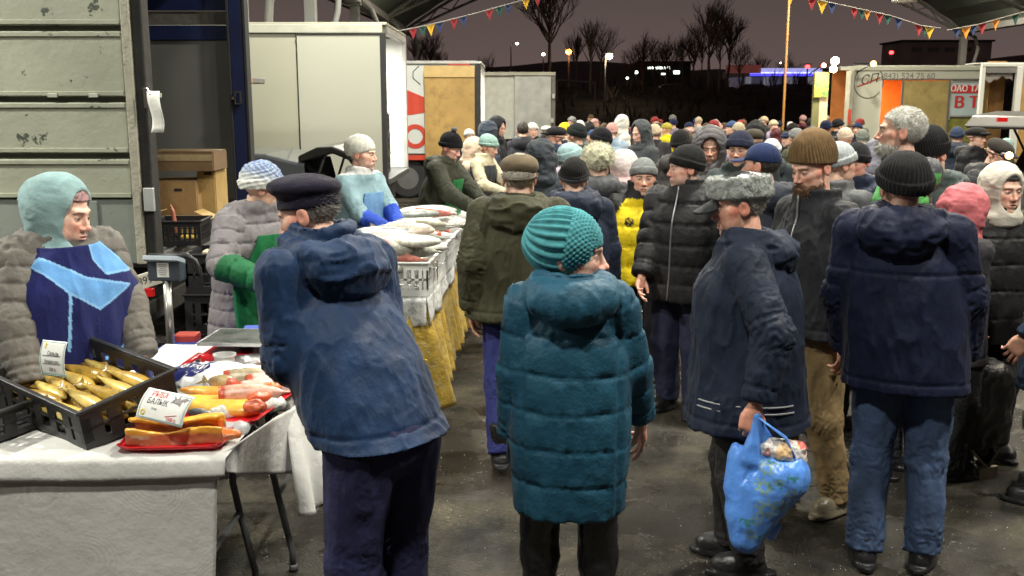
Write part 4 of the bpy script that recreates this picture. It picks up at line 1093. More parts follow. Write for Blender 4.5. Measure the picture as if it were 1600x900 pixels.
# parked cars that show as pale roofs on the far road
def far_car(px, py, Y, label, c, lamp=None):
    p = W3(px, py, Y); z_ = p.z - 1.4; r_ = empty('parked_car', (p.x, Y, z_), 0, label, 'car', 'cars parked beyond the bank')
    prof = [(-2.1, .3), (-2.1, .75), (-1.3, .92), (-.7, 1.38), (.7, 1.42), (1.4, .98), (2.1, .88), (2.15, .3)]
    g = Geo(); n = len(prof)
    g.add([(x, -.8, z) for x, z in prof] + [(x, .8, z) for x, z in prof], [np.array([list(range(n))]), np.array([[n + i for i in range(n)][::-1]]), np.array([(i, i + n, (i + 1) % n + n, (i + 1) % n) for i in range(n)])])
    sweep('body', g, mat('car_paint', (1, 1, 1), .3, objcol=True, var=0, coat=.4), r_, color=c, bev=.06)
    for x in (-1.3, 1.35):
        for y in (-.78, .78): g = Geo(); g.cyl((x, y - .1, .31), (x, y + .1, .31), .31, 14); sweep('wheel', g, mat('rubber', (.02, .02, .02), .8), r_)
    g = Geo(); g.add([(-1.2, -.81, .95), (1.3, -.81, .98), (.68, -.805, 1.36), (-.66, -.805, 1.33)], np.array([(0, 1, 2, 3)])); sweep('window', g, mat('dark_glass', (.06, .06, .07), .2), r_)
far_car(1172, 131, 72, 'white car left on the bank below the red sign', (.6, .6, .6)); far_car(1203, 135, 72, 'pale car beside the white car on the bank', (.45, .45, .45)); far_car(1050, 131, 80, 'grey car on the bank below the lit building', (.3, .3, .32))
g = Geo(); a = W3(870, 125, 56); b = W3(930, 129, 56); g.tube([a, b], .06, 6); g.tube([a, (a.x, a.y, 2.0)], .05, 6); g.tube([b, (b.x, b.y, 2.0)], .05, 6)
tag(sweep('guard_rail', g, pale_steel), 'pale steel guard rail along the top of the dark bank', 'guard rail')
# ---------------------------------------------------------------- lettering
def text_mesh(s, size=1.0, ext=.0, sx=1.0, shear=0, bold=0, align='CENTER'):
    cu = bpy.data.curves.new('lettering', 'FONT'); cu.body = s; cu.size = size; cu.extrude = ext; cu.align_x = align; cu.align_y = 'CENTER'; cu.shear = shear; cu.offset = bold
    cu.resolution_u = 3
    o = bpy.data.objects.new('tmp', cu); COL.objects.link(o)
    bpy.context.view_layer.update()
    me = bpy.data.meshes.new_from_object(o.evaluated_get(bpy.context.evaluated_depsgraph_get()))
    bpy.data.objects.remove(o)
    for v in me.vertices: v.co.x *= sx
    at = me.color_attributes.new('col', 'FLOAT_COLOR', 'POINT'); at.data.foreach_set('color', [1.0] * (4 * len(me.vertices)))
    me.materials.clear()
    return me
def lettering(s, size, M4, m, parent, name='lettering', fn=None, **k):
    """text whose x, y lie along the matrix' first two columns"""
    me = text_mesh(s, size, **k); me.transform(M4)
    if fn:
        for v in me.vertices: v.co = fn(v.co)
    return link(name, me, m, parent)
def face_matrix(loc, xdir, ydir):
    x = Vector(xdir).normalized(); y = Vector(ydir); y = (y - x * y.dot(x)).normalized(); z = x.cross(y)
    M4 = Matrix((x, y, z)).transposed().to_4x4(); M4.translation = Vector(loc); return M4
rubber = mat('rubber', (.02, .02, .02), .8)
navy = mat('navy_paint', (.008, .014, .055), .4, var=.15, bump=.1, bscale=8)
greypan = mat('grey_panel', (.12, .12, .11), .55, var=.15, vscale=1.5, bump=.1, bscale=4)
blk = mat('black_plastic', (.018, .018, .019), .42, bump=.15, bscale=50, var=.2)
dark = mat('chassis_black', (.02, .019, .017), .7, bump=.4, bscale=12, var=.3)
ply = mat('plywood', (.40, .25, .075), .65, bump=.15, bscale=6, var=.18, vscale=3, stretch=(1, 1, 6), ramp=(.50, .74, 5, (.24, .14, .045)))
weather = mat('weathered_paint', (.30, .315, .24), .55, bump=.25, bscale=14, var=.15, vscale=1.6, ramp=(.635, .65, 7.5, (.055, .065, .05)))
weather2 = mat('weathered_paint_low', (.20, .225, .20), .5, bump=.2, bscale=6, var=.14, vscale=1.6, ramp=(.68, .70, 9, (.10, .06, .03)))
rust = mat('rusty_edge', (.33, .32, .25), .7, bump=.5, bscale=30, ramp=(.60, .66, 14, (.16, .085, .035)))
cream = mat('cream_body', (.37, .365, .28), .45, var=.05, vscale=.8, bump=.06, bscale=2)
whitep = mat('white_body', (.62, .64, .60), .42, var=.06, vscale=1)
silver = mat('scuffed_aluminium', (.42, .44, .43), .42, metal=.35, var=.22, vscale=3, bump=.2, bscale=5)
bright = mat('white_lining', (.72, .72, .68), .4, var=.05)
def wheel(parent, c, r=.42, w=.12, axis='x'):
    g = Geo(); d = Vector((w, 0, 0)) if axis == 'x' else Vector((0, w, 0)); c = Vector(c)
    g.tube([c - d, c - d * .8, c + d * .8, c + d], [r * .92, r, r, r * .92], 26); t_ = sweep('wheel', g, rubber, parent, smooth=False, bev=.01)
    g = Geo(); g.tube([c - d * 1.04, c + d * 1.04], [r * .55, r * .55], 18); sweep('rim', g, mat('rim_grey', (.2, .2, .2), .4, metal=.6), t_)
    return t_
def boxpart(name, lo, hi, m, parent, bev=.004, off=(0, 0, 0)):
    lo = Vector(lo) - Vector(off); hi = Vector(hi) - Vector(off); g = Geo(); g.box((lo + hi) / 2, (hi - lo) / 2); return sweep(name, g, m, parent, bev=bev)

# ---------------------------------------------------------------- the weathered truck with the navy door frame
YA = 6.0; XR = W3(212, 200, YA).x
A_ = empty('box_truck', (XR - 2, YA + 1.1, 0), 0, 'old box truck with weathered grey-green side boards and navy door frame', 'truck'); OA = A_.location
zA = lambda y: W3(200, y, YA).z
for (y0, y1, m_) in ((-130, 40, weather), (49, 151, weather), (160, 239, weather), (248, 309, weather)):
    zc0, zc1 = zA(y1), zA(y0)
    boxpart('board', (XR - 4.6, YA - .03, zc0), (XR - .035, YA + .02, zc1), m_, A_, .008, OA)
    for zz in (zc0 + .018, zc1 - .018): boxpart('board_lip', (XR - 4.6, YA - .042, zz - .014), (XR - .04, YA - .0305, zz + .014), m_, A_, .004, OA)
boxpart('backing', (XR - 4.6, YA + .021, zA(411)), (XR - .03, YA + .05, 3.2), mat('gap_paint', (.20, .21, .16), .7), A_, 0, OA)
boxpart('skirt_panel', (XR - 4.6, YA - .022, zA(411)), (XR - .02, YA + .018, zA(311)), weather2, A_, .005, OA)
for i in range(9): boxpart('rib', (XR - .30 - i * .36, YA - .034, zA(409)), (XR - .25 - i * .36, YA - .0225, zA(313)), weather2, A_, .006, OA)
for i, xx in enumerate((245, 146, 82)): 
    p = W3(xx, 149, YA - .045); boxpart('hinge_plate', (p.x - .028, YA - .052, p.z - .012), (p.x + .028, YA - .0425, p.z + .012), mat('plate_pale', (.5, .5, .42), .4, metal=.3), A_, .002, OA)
boxpart('corner_post', (XR - .03, YA - .05, zA(411)), (XR + .018, YA + .03, 3.2), rust, A_, .006, OA)
boxpart('door_post', (XR + .022, YA - .02, zA(414)), (XR + .085, YA + .10, 3.2), dark, A_, .008, OA)
boxpart('floor', (XR - 4.6, YA + .051, .90), (XR + .05, 8.22, 1.0), mat('floor_steel', (.16, .17, .17), .4, metal=.5, bump=.3, bscale=12, var=.2), A_, .006, OA)
boxpart('floor_rail', (XR + .052, YA + .1, .86), (XR + .085, 8.2, .985), mat('rail_grey', (.25, .25, .24), .45, metal=.5), A_, .006, OA)
zB = lambda y: W3(290, y, 8.15).z
boxpart('inner_panel', (XR - 4.6, 8.19, 1.0), (XR + .0, 8.22, zB(62)), greypan, A_, .003, OA)
boxpart('inner_board', (XR - 4.6, 8.185, zB(38)), (XR - .0, 8.215, zB(17)), mat('old_board', (.09, .085, .07), .8, bump=.4, bscale=14), A_, .004, OA)
boxpart('door_header', (XR - 4.6, 8.17, zB(62)), (XR + .0, 8.2, zB(39)), navy, A_, .004, OA)
boxpart('door_header', (XR - 4.6, 8.17, zB(16)), (XR + .0, 8.2, zB(-60)), navy, A_, .004, OA)
boxpart('door_frame', (XR + .003, 8.08, .95), (XR + .115, 8.2, 3.2), navy, A_, .012, OA)
boxpart('door_seal', (XR + .118, 8.07, .95), (XR + .14, 8.19, 3.2), rubber, A_, .004, OA)
boxpart('door_seal', (XR - .005 , 8.06, .95), (XR + .012, 8.078, 3.2), rubber, A_, .002, OA)
boxpart('roof', (XR - 4.6, YA - .05, 3.205), (XR + .14, 8.25, 3.27), weather, A_, .01, OA)
boxpart('chassis_beam', (XR - 4.6, YA + .35, .70), (XR - .1, YA + .47, .895), dark, A_, .01, OA); boxpart('chassis_beam', (XR - 4.6, 7.7, .70), (XR - .1, 7.82, .895), dark, A_, .01, OA)
boxpart('bumper', (XR - .2, YA + .15, .52), (XR - .05, 8.1, .66), dark, A_, .01, OA)
for yy in (6.35, 7.85): wheel(A_, Vector((XR - 1.5, yy, .42)) - OA, .42, .14, 'y'); wheel(A_, Vector((XR - 3.9, yy, .42)) - OA, .42, .14, 'y')
# latch and hook
pL = W3(372, 153, 8.05); g = Geo(); c_ = Vector(pL) - OA
for dx, dz, hx, hz in ((-.022, 0, .006, .05), (.022, 0, .006, .05), (0, .045, .028, .006), (0, -.045, .028, .006), (-.035, 0, .02, .012)): g.box(c_ + Vector((dx, 0, dz)), (hx, .012, hz))
sweep('latch', g, mat('chrome', (.6, .6, .58), .2, metal=1), A_, bev=.002)
g = Geo(); c_ = Vector(W3(230, 152, 5.95)) - OA; g.tube([c_ + Vector((-.02, 0, .05)), c_ + Vector((.01, -.03, .05)), c_ + Vector((.03, -.03, .02)), c_ + Vector((.03, -.02, -.05))], .008, 6); g.box(c_, (.015, .02, .06)); sweep('hook', g, mat('chrome', (.6, .6, .58), .2, metal=1), A_)
boxpart('hinge', Vector(W3(230, 312, 5.96)) - Vector((.02, .01, .07)), Vector(W3(230, 312, 5.96)) + Vector((.04, .02, .07)), silver, A_, .004, OA)
# paper on the hook
p = W3(243, 172, 5.92); g = Geo(); g.grid(lambda u, v: (-.035 + .07 * u + .008 * math.sin(v * 5), .012 * math.sin(v * 6 + u), -.13 + .24 * v), 5, 8); o = sweep('paper_strip', g, mat('paper', (.75, .76, .70), .7, var=.06, bump=.2, bscale=30), smooth=True, loc=p)
m_ = o.modifiers.new('t', 'SOLIDIFY'); m_.thickness = .002; tag(o, 'curled white paper strip hanging from the hook of the truck door post', 'paper')
# number plate and tail lamp
pp = W3(222, 440, 5.75); r_ = empty('licence_plate', pp, R(28), 'white number plate with black characters below the truck floor', 'number plate')
g = Geo(); g.box((0, 0, 0), (.11, .004, .045), rotm(0, R(-14), 0)); sweep('plate', g, mat('plate_white', (.62, .6, .5), .4), r_, bev=.003)
lettering('О789УУ', .068, Matrix.Rotation(R(-14), 4, 'Y') @ face_matrix((0, -.006, 0), (1, 0, 0), (0, 0, 1)), mat('ink_black', (.015, .015, .015), .6), r_, sx=.86, shear=.1)
g = Geo(); g.box((.03, .08, .0), (.02, .08, .012)); sweep('bracket', g, dark, r_)
p = W3(231, 457, 5.8); g = Geo(); g.box((0, 0, 0), (.035, .02, .025)); o = sweep('tail_lamp', g, mat('lamp_red', (.5, .01, .01), .3, emit=.12, ecol=(1, .02, .02)), A_, bev=.006); o.location = Vector(p) - OA

# ---------------------------------------------------------------- cardboard boxes and crates in the truck
card = mat('cardboard', (.33, .20, .085), .8, bump=.2, bscale=18, var=.14, vscale=5, attr=True)
card2 = mat('cardboard_dark', (.17, .105, .05), .75, bump=.2, bscale=18, var=.14, vscale=5)
def carton(px0, px1, pyb, h, Y, dpt, label, m, rz=0, z=None, open_=False, tape=True):
    a = WZ(px0, pyb, z) if z is not None else W3(px0, pyb, Y); Y = a.y; b = W3(px1, pyb, Y); w = (b.x - a.x)
    r_ = empty('cardboard_box', ((a.x + b.x) / 2, Y + dpt / 2, a.z), R(rz), label, 'box', 'cardboard boxes in the truck')
    g = Geo(); hw, hd, t = w / 2, dpt / 2, .006
    for c, e in (((0, -hd, h / 2), (hw, t, h / 2)), ((0, hd, h / 2), (hw, t, h / 2)), ((-hw, 0, h / 2), (t, hd - t, h / 2 - .001)), ((hw, 0, h / 2), (t, hd - t, h / 2 - .001)), ((0, 0, t), (hw - t, hd - t, t))): g.box(c, e)
    sweep('carton', g, m, r_)
    if not open_:
        for s in (-1, 1): g = Geo(); g.box((0, s * (hd / 2 + .001), h + .004), (hw, hd / 2 - .002, .003), rotm(R(s * 1.5), 0, 0)); sweep('flap', g, m, r_)
    else:
        for s in (-1, 1): g = Geo(); g.box((s * (hw + .05), 0, h + .02), (.06, hd * .9, .003), rotm(0, R(s * 25), 0)); sweep('flap', g, m, r_)
    if tape: g = Geo(); g.box((0, -hd - t - .001, h * .72), (hw * .98, .001, .022)); g.box((0, 0, h + .0095), (hw, .025, .001)); sweep('tape', g, mat('parcel_tape', (.36, .27, .15), .12, var=.1, bump=.3, bscale=30), r_)
    else: g = Geo(); g.box((hw * .25, -hd - t - .001, h * .78), (.028, .001, .010)); sweep('hand_hole', g, mat('ink_black', (.015, .015, .015), .6), r_)
    return r_, a, w
carton(235, 309, 340, .255, 7.1, .36, 'large brown cardboard box with a hand hole, lower in the truck stack', card, tape=False)
carton(312, 338, 335, .38, 7.2, .3, 'tall narrow yellowish cardboard box at the right of the stack', mat('cardboard_pale', (.42, .28, .10), .8, bump=.2, bscale=18), tape=False)
carton(230, 333, 267, .13, 7.1, .34, 'flat dark cardboard box sealed with shiny tape, topmost of the stack', card2)
carton(246, 305, 364, .10, 6.85, .22, 'low open cardboard tray in front of the brown boxes', mat('cardboard_pale', (.42, .28, .10), .8, bump=.2, bscale=18), open_=True, tape=False)

def crate_mesh(L, W_, H_, t=.008, slots=True, n_slots=9, base=True):
    """open plastic crate: ribbed walls with slots, a rim and a base; origin at the middle of the bottom"""
    g = Geo(); x, y = L / 2, W_ / 2
    if base:
        nb_ = max(4, int(L / .06)); 
        for i in range(nb_): g.box((-x + L * (i + .5) / nb_, 0, t / 2), (L / nb_ * .38, y - t, t / 2))
        for yy in (-y * .5, 0, y * .5): g.box((0, yy, t * 1.6), (x - t, .008, t / 2))
    def wall(len_, mk):
        nn = n_slots if len_ == L else max(3, int(n_slots * W_ / L))
        mk(-len_ / 2, len_ / 2, 0, H_ * .20); mk(-len_ / 2, len_ / 2, H_ * .80, H_); 
        if slots: mk(-len_ / 2, len_ / 2, H_ * .48, H_ * .54)
        step = len_ / nn
        for i in range(nn + 1):
            c = -len_ / 2 + i * step; w = step * .22; mk(max(-len_ / 2, c - w), min(len_ / 2, c + w), H_ * .201, H_ * .799)
        mk(-len_ / 2, -len_ / 2 + step * .6, H_ * .2005, H_ * .7995); mk(len_ / 2 - step * .6, len_ / 2, H_ * .2005, H_ * .7995)
    for s in (-1, 1):
        wall(L, lambda a, b, z0, z1: g.box(((a + b) / 2, s * (y - t / 2), (z0 + z1) / 2), ((b - a) / 2, t / 2, (z1 - z0) / 2)))
        wall(W_ - 2 * t, lambda a, b, z0, z1: g.box((s * (x - t / 2), (a + b) / 2, (z0 + z1) / 2), (t / 2, (b - a) / 2, (z1 - z0) / 2)))
    rim = Geo(); r_ = .012
    for s in (-1, 1): rim.box((0, s * (y + .004), H_ + .004), (x + r_, r_ * .8, .006)); rim.box((s * (x + .004), 0, H_ + .0035), (r_ * .8, y - .004, .0062))
    return g, rim
def plastic_crate(loc, rz, L, W_, H_, m, label, group=None, tilt=(0, 0), cat='crate', n=9, name='plastic_crate', share=None):
    r_ = empty(name, loc, rz, label, cat, group); r_.rotation_euler = (tilt[0], tilt[1], rz)
    if share:
        for ch in share.children: c = ch.copy(); COL.objects.link(c); c.parent = r_
        return r_
    g, rim = crate_mesh(L, W_, H_, n_slots=n); sweep('basket', g, m, r_); sweep('rim', rim, m, r_, bev=.003)
    return r_
p = WZ(262, 388, 1.0); plastic_crate((p.x + .02, 6.42, 1.003), R(4), .30, .30, .15, blk, 'small black plastic crate with a bone in it at the edge of the truck floor', 'black crates about the stalls')
g = Geo(); g.tube([(0, 0, 0), (.01, 0, .07), (.005, .005, .14), (-.01, 0, .19)], [.022, .016, .012, .004], 8); o = sweep('meat_bone', g, mat('raw_meat', (.42, .14, .09), .35, var=.3, vscale=30), smooth=True, loc=(W3(270, 345, 6.45).x, 6.45, 1.06)); tag(o, 'reddish bone sticking up out of the small black crate', 'bone')
g = Geo(); V, F = nets(lambda P: ell(P, (0, 0, .02), (.10, .05, .022)), (-.12, -.06, 0), (.12, .06, .06), .008); V[:, 2] += (fnoise(V, 40) - .5) * .02; g.add(V, F); o = sweep('rag', g, mat('yellow_rag', (.6, .42, .06), .7, bump=.4, bscale=40), smooth=True, loc=(W3(300, 370, 6.5).x, 6.55, 1.0)); tag(o, 'crumpled yellow rag on the truck floor edge', 'rag')

# stacked black crates and clutter on the ground behind the vendors
k0 = plastic_crate((-1.98, 5.3, 0.003), R(8), .56, .38, .24, blk, 'bottom black crate of the stack behind the blue apron', 'black crates about the stalls', n=7)
def more(loc, rz, label): return plastic_crate(loc, rz, .56, .38, .24, blk, label, 'black crates about the stalls', share=k0)
more((-1.97, 5.3, .252), R(6), 'topmost black crate of the stack behind the blue apron')
for i, lb in enumerate(('bottom', 'second', 'third', 'topmost')):
    more((-1.72 + .01 * (i % 2), 6.15, .003 + i * .249), R(-4 + 2 * i), lb + ' black crate of the tall stack behind the scale post')
for i, lb in enumerate(('lower', 'upper')): more((-2.35, 5.55, .003 + i * .249), R(14), lb + ' black crate beside the truck wheel')
r_ = empty('wooden_plank', (-1.75, 5.25, .53), R(-12), 'blue painted plank lying behind the scale post', 'plank'); r_.rotation_euler[1] = R(-9)
g = Geo(); g.box((0, 0, 0), (.42, .05, .03)); sweep('plank', g, mat('blue_paint', (.02, .06, .30), .5, var=.2), r_, bev=.004)
for k in range(5):
    p = Vector((-1.86 + .07 * k, 6.02, .99 + .012 * (k % 2))); g = Geo(); V, F = nets(lambda P: ell(P, (0, 0, 0), (.035, .03, .03)), (-.04,) * 3, (.04,) * 3, .01); V += (fnoise(V, 50)[:, None] - .5) * .02; g.add(V, F)
    tag(sweep('packet', g, mat('packet_film', (1, 1, 1), .3, objcol=True), smooth=True, loc=p, color=[(.6, .5, .35), (.35, .03, .04), (.55, .5, .4), (.6, .56, .5), (.4, .05, .05)][k]), ['leftmost beige', 'dark red', 'tan', 'pale', 'rightmost red'][k] + ' wrapped packet lying in the topmost crate behind the scale', 'packet', 'packets in the crate behind the scale')

# ---------------------------------------------------------------- dark-framed van between the trucks
r_ = empty('small_van', (-3.6, 10.6, 0), 0, 'van with a dark rusty-topped door frame behind the grey coat woman', 'van'); o_ = r_.location
boxpart('side_panel', (-4.8, 10.02, .7), (-2.68, 10.06, 2.08), mat('grey_blue_panel', (.19, .20, .21), .5, var=.1), r_, .004, o_)
boxpart('side_panel', (-4.8, 10.1, .7), (-2.70, 10.7, .76), greypan, r_, .004, o_)
g = Geo(); g.add([(-2.9 + 3.6, 10.012 - 10.6, .85), (-2.70 + 3.6, 10.012 - 10.6, .85), (-2.70 + 3.6, 10.012 - 10.6, 1.84), (-2.74 + 3.6, 10.012 - 10.6, 1.7)], np.array([(0, 1, 2, 3)])); o = sweep('light_triangle', g, mat('light_triangle_blue', (.45, .52, .58), .5), r_); m_ = o.modifiers.new('t', 'SOLIDIFY'); m_.thickness = .006  # triangle of light on the panel, put in as a pale sheet
boxpart('top_rail', (-4.8, 9.98, 2.085), (-2.57, 10.1, 2.14), mat('rusty_rail', (.30, .16, .08), .6, bump=.3, bscale=20), r_, .005, o_)
boxpart('post', (-2.675, 9.97, .7), (-2.60, 10.12, 2.084), dark, r_, .006, o_); boxpart('roof', (-4.8, 10.1, 2.09), (-2.6, 10.7, 2.15), greypan, r_, .01, o_)
boxpart('chassis', (-4.8, 10.2, .42), (-2.7, 10.65, .695), dark, r_, .01, o_)
for yy in (10.45,): wheel(r_, Vector((-3.3, yy, .34)) - o_, .34, .11, 'y')

# ---------------------------------------------------------------- cream box truck, its lit load space open to the right
XD = W3(600, 150, 12.0).x; D_ = empty('box_truck', (XD - 3, 13, 0), 0, 'cream box truck with its white load space lit and open', 'truck'); o_ = D_.location
zD = lambda y: W3(600, y, 12.0).z
boxpart('side_wall', (XD - 6, 12.0, 1.0), (XD - 1.02, 12.05, zD(52)), cream, D_, .004, o_)
boxpart('top_rail', (XD - 6, 11.965, zD(51.5)), (XD - .0, 12.06, zD(38)), mat('top_rail_grey', (.40, .40, .33), .5), D_, .006, o_)
boxpart('side_door', (XD - 1.0, 11.955, 1.0), (XD - .03, 11.998, zD(54)), mat('cream_door', (.40, .40, .33), .42, var=.04, vscale=.8), D_, .005, o_)
boxpart('door_edge', (XD - 1.0, 11.94, zD(54)), (XD - .02, 11.96, zD(51.8)), dark, D_, .002, o_)
boxpart('door_seal', (XD - .028, 11.95, .95), (XD + .03, 12.05, zD(52)), rubber, D_, .004, o_)
boxpart('far_wall', (XD - 6, 14.1, 1.0), (XD - .0, 14.14, 2.76), bright, D_, .003, o_); boxpart('inner_wall', (XD - 6, 12.06, 1.1), (XD - .05, 12.08, 2.7), bright, D_, .003, o_)
boxpart('front_wall', (XD - 6.04, 12.0, 1.0), (XD - 6.0, 14.1, 2.76), bright, D_, .003, o_)
boxpart('rear_post', (XD + .0, 14.06, 1.0), (XD + .05, 14.16, 2.76), mat('post_grey', (.45, .45, .42), .5), D_, .004, o_)
boxpart('rear_header', (XD - .03, 12.05, 2.70), (XD + .05, 14.1, 2.78), mat('post_grey', (.45, .45, .42), .5), D_, .004, o_)
boxpart('roof', (XD - 6, 11.97, 2.785), (XD + .05, 14.16, 2.82), cream, D_, .008, o_)
boxpart('floor', (XD - 6, 12.0, .93), (XD + .06, 14.12, .998), mat('floor_steel', (.16, .17, .17), .4), D_, .006, o_)
boxpart('chassis', (XD - 6, 12.4, .6), (XD - .1, 13.8, .92), dark, D_, .01, o_); boxpart('side_guard', (XD - 3.4, 12.02, .5), (XD - 1.2, 12.06, .8), dark, D_, .01, o_)
for yy in (12.2, 13.9): wheel(D_, Vector((XD - .75, yy, .40)) - o_, .40, .12, 'y')
g = Geo(); g.tube([(XD - 1.0 - o_.x, 0 - .6, 1.75), (XD - .2 - o_.x, -.6, 1.75)], .02, 6)
o = sweep('lamp_tube', Geo().box((XD - .9 - o_.x, .3, 2.66), (.5, .03, .02)), emitter('tube_glow', (1, .98, .9), 8), D_)
area_lamp('load_space_light', (XD - .9, 13.3, 2.62), .6, 130, (1, .97, .9), (XD - .6, 13.3, 0))
for i, (yy, zz, lb) in enumerate(((12.95, .99, 'bottom'), (12.97, 1.24, 'middle'), (12.95, 1.49, 'upper'))):
    r2 = plastic_crate((XD - .28, yy, zz + .012), R(90), .5, .38, .24, blk, lb + ' black crate stacked in the lit cream truck', 'black crates about the stalls', share=k0)
for i in range(4):
    c = [(.6, .03, .03), (.65, .1, .06), (.7, .68, .62), (.6, .03, .05)][i]; g = Geo(); V, F = nets(lambda P: ell(P, (0, 0, 0), (.06, .06, .05)), (-.07,) * 3, (.07,) * 3, .018); g.add(V, F)
    tag(sweep('packet', g, mat('packet_film', (1, 1, 1), .3, objcol=True), smooth=True, loc=(XD - .16, 12.8 + i * .12, 1.76), color=c), ['front red', 'second red', 'white', 'rearmost red'][i] + ' packet on the upper crate in the lit cream truck', 'packet', 'packets on the crates of the cream truck')
r2 = empty('paper_box', (XD - .16, 12.35, 1.0), 0, 'white box with a green label on the cream truck floor', 'box'); g = Geo(); g.box((0, 0, .07), (.12, .1, .07)); b_ = sweep('carton', g, whitep, r2, bev=.004); g = Geo(); g.box((0.02, -.102, .08), (.05, .001, .035)); sweep('label', g, mat('green_print', (.05, .3, .12), .5), r2)

# ---------------------------------------------------------------- dark hatchback with its tailgate up
def hatchback(loc, rz, label, c, tail=True, gate_c=None, angle=6, gl_=1.0):
    r_ = empty('hatchback_car', loc, rz, label, 'car')                   # rear at the origin, nose towards -x
    paint = mat('car_paint', (1, 1, 1), .3, objcol=True, var=0, coat=.4); gl = mat('dark_glass', (.06, .06, .07), .2)
    prof = [(0, .35), (.02, .62), (-.02, .95), (-.10, 1.0), (-.16, 1.38), (-.5, 1.46), (-1.5, 1.48), (-2.1, 1.36), (-2.75, .98), (-3.6, .86), (-3.85, .72), (-3.9, .35), (-3.4, .28), (-.4, .28)]
    n = len(prof); g = Geo()
    ins = [(.80 if z < 1.0 else .80 - (z - 1.0) * .42) for x, z in prof]
    V = [(x, -i, z) for (x, z), i in zip(prof, ins)] + [(x, i, z) for (x, z), i in zip(prof, ins)]
    g.add(V, [np.array([list(range(n))[::-1]]), np.array([[n + i for i in range(n)]]), np.array([(i, (i + 1) % n, (i + 1) % n + n, i + n) for i in range(n) if not (tail and i in (2, 3))])])
    sweep('body', g, paint, r_, color=c, bev=.03)
    for s in (-1, 1):
        for x0, x1, x2, x3 in ((-.28, -1.15, -1.10, -.36), (-1.25, -2.45, -2.0, -1.2)):
            g = Geo(); y = lambda z: s * (.803 - (z - 1.0) * .42 + .004)
            g.add([(x0, y(1.02), 1.02), (x1, y(1.02), 1.02), (x2, y(1.38), 1.38), (x3, y(1.38), 1.38)], np.array([(0, 1, 2, 3)][::1])); o = sweep('window', g, gl, r_); m_ = o.modifiers.new('t', 'SOLIDIFY'); m_.thickness = .008
        g = Geo(); g.box((.02, s * .66, .82), (.03, .09, .10)); sweep('tail_lamp', g, mat('lamp_red', (.5, .01, .01), .3, emit=.12, ecol=(1, .02, .02)), r_, bev=.01)
        for x in (-.75, -3.15): wheel(r_, (x, s * .74, .31), .31, .1, 'y')
    if tail:
        a = R(angle); T = lambda x, z: (-.22 + gl_ * x * math.cos(a) - z * math.sin(a), 1.44 + x * math.sin(a) + z * math.cos(a))
        pr = [(0, 0), (.35, .03), (.62, .0), (.90, -.10), (.98, -.22), (.93, -.24), (.84, -.15), (.6, -.06), (0, -.06)]
        n = len(pr); V = [(T(x, z)[0], -.62, T(x, z)[1]) for x, z in pr] + [(T(x, z)[0], .62, T(x, z)[1]) for x, z in pr]
        g = Geo(); g.add(V, [np.array([list(range(n))]), np.array([[n + i for i in range(n)][::-1]]), np.array([(i, i + n, (i + 1) % n + n, (i + 1) % n) for i in range(n)])])
        t_ = sweep('tailgate', g, paint, r_, color=gate_c or c, bev=.02)
        for s in (-1, 1): g = Geo(); q0, q1 = T(.45, -.06), (-.14, 1.02); g.tube([(q0[0], s * .58, q0[1]), (q1[0], s * .62, q1[1])], .012, 6); sweep('gas_strut', g, dark, r_)
    return r_
p = W3(452, 216, 8.4)
hatchback((p.x + .22, 9.3, 0), R(0), 'dark car with its black tailgate raised in front of the cream truck', (.05, .055, .06), gate_c=(.012, .012, .012), angle=8, gl_=.5)

# ---------------------------------------------------------------- truck with the red logo and plywood door
XE = W3(745, 150, 20).x; E_ = empty('box_truck', (XE - 3, 21, 0), 0, 'white truck with a red logo and an open plywood door', 'truck'); o_ = E_.location; zE = lambda y: W3(700, y, 20.0).z
boxpart('side_wall', (XE - 6, 20, .9), (XE - .02, 20.06, zE(97)), whitep, E_, .006, o_)
boxpart('top_rail', (XE - 6, 19.95, zE(99.5)), (XE - 0, 20.07, zE(95)), mat('post_grey', (.45, .45, .42), .5), E_, .006, o_)
boxpart('top_strip', (W3(700, 0, 20).x, 19.93, zE(102.3)), (W3(734, 0, 20).x, 19.949, zE(99.6)), mat('strip_red', (.45, .05, .03), .5), E_, .002, o_)
boxpart('plywood_door', (W3(661, 0, 19.9).x, 19.84, zE(252)), (W3(741, 0, 19.9).x, 19.88, zE(103)), ply, E_, .005, o_)
boxpart('door_batten', (W3(661, 0, 19.9).x, 19.815, zE(121)), (W3(741, 0, 19.9).x, 19.838, zE(104)), mat('plywood_pale', (.52, .36, .14), .6, bump=.1), E_, .004, o_)
boxpart('door_edge', (XE - .03, 19.83, .7), (XE + .08, 20.05, zE(101)), dark, E_, .005, o_)
boxpart('far_wall', (XE - 6, 22.1, .9), (XE + .05, 22.15, 2.62), emitter('lit_lining', (1, .95, .82), .0) if False else bright, E_, .004, o_)
boxpart('rear_post', (XE + .05, 22.08, .9), (XE + .10, 22.18, 2.66), mat('post_grey', (.45, .45, .42), .5), E_, .004, o_); boxpart('rear_header', (XE - .02, 20.06, 2.56), (XE + .08, 22.1, 2.64), mat('post_grey', (.45, .45, .42), .5), E_, .004, o_)
boxpart('roof', (XE - 6, 19.96, 2.65), (XE + .1, 22.16, 2.69), whitep, E_, .004, o_); boxpart('floor', (XE - 6, 20.0, .80), (XE + .08, 22.1, .895), dark, E_, .004, o_)
boxpart('chassis', (XE - 6, 20.3, .5), (XE - .1, 21.8, .79), dark, E_, .01, o_)
for yy in (20.2, 21.9): wheel(E_, Vector((XE - 1.4, yy, .4)) - o_, .4, .12, 'y')
area_lamp('load_space_light', (XE - .8, 21.2, 2.5), .5, 170, (1, .93, .8), (XE - .5, 21.2, 0))
rd = mat('logo_red', (.58, .055, .025), .5)
zc = zE(160)
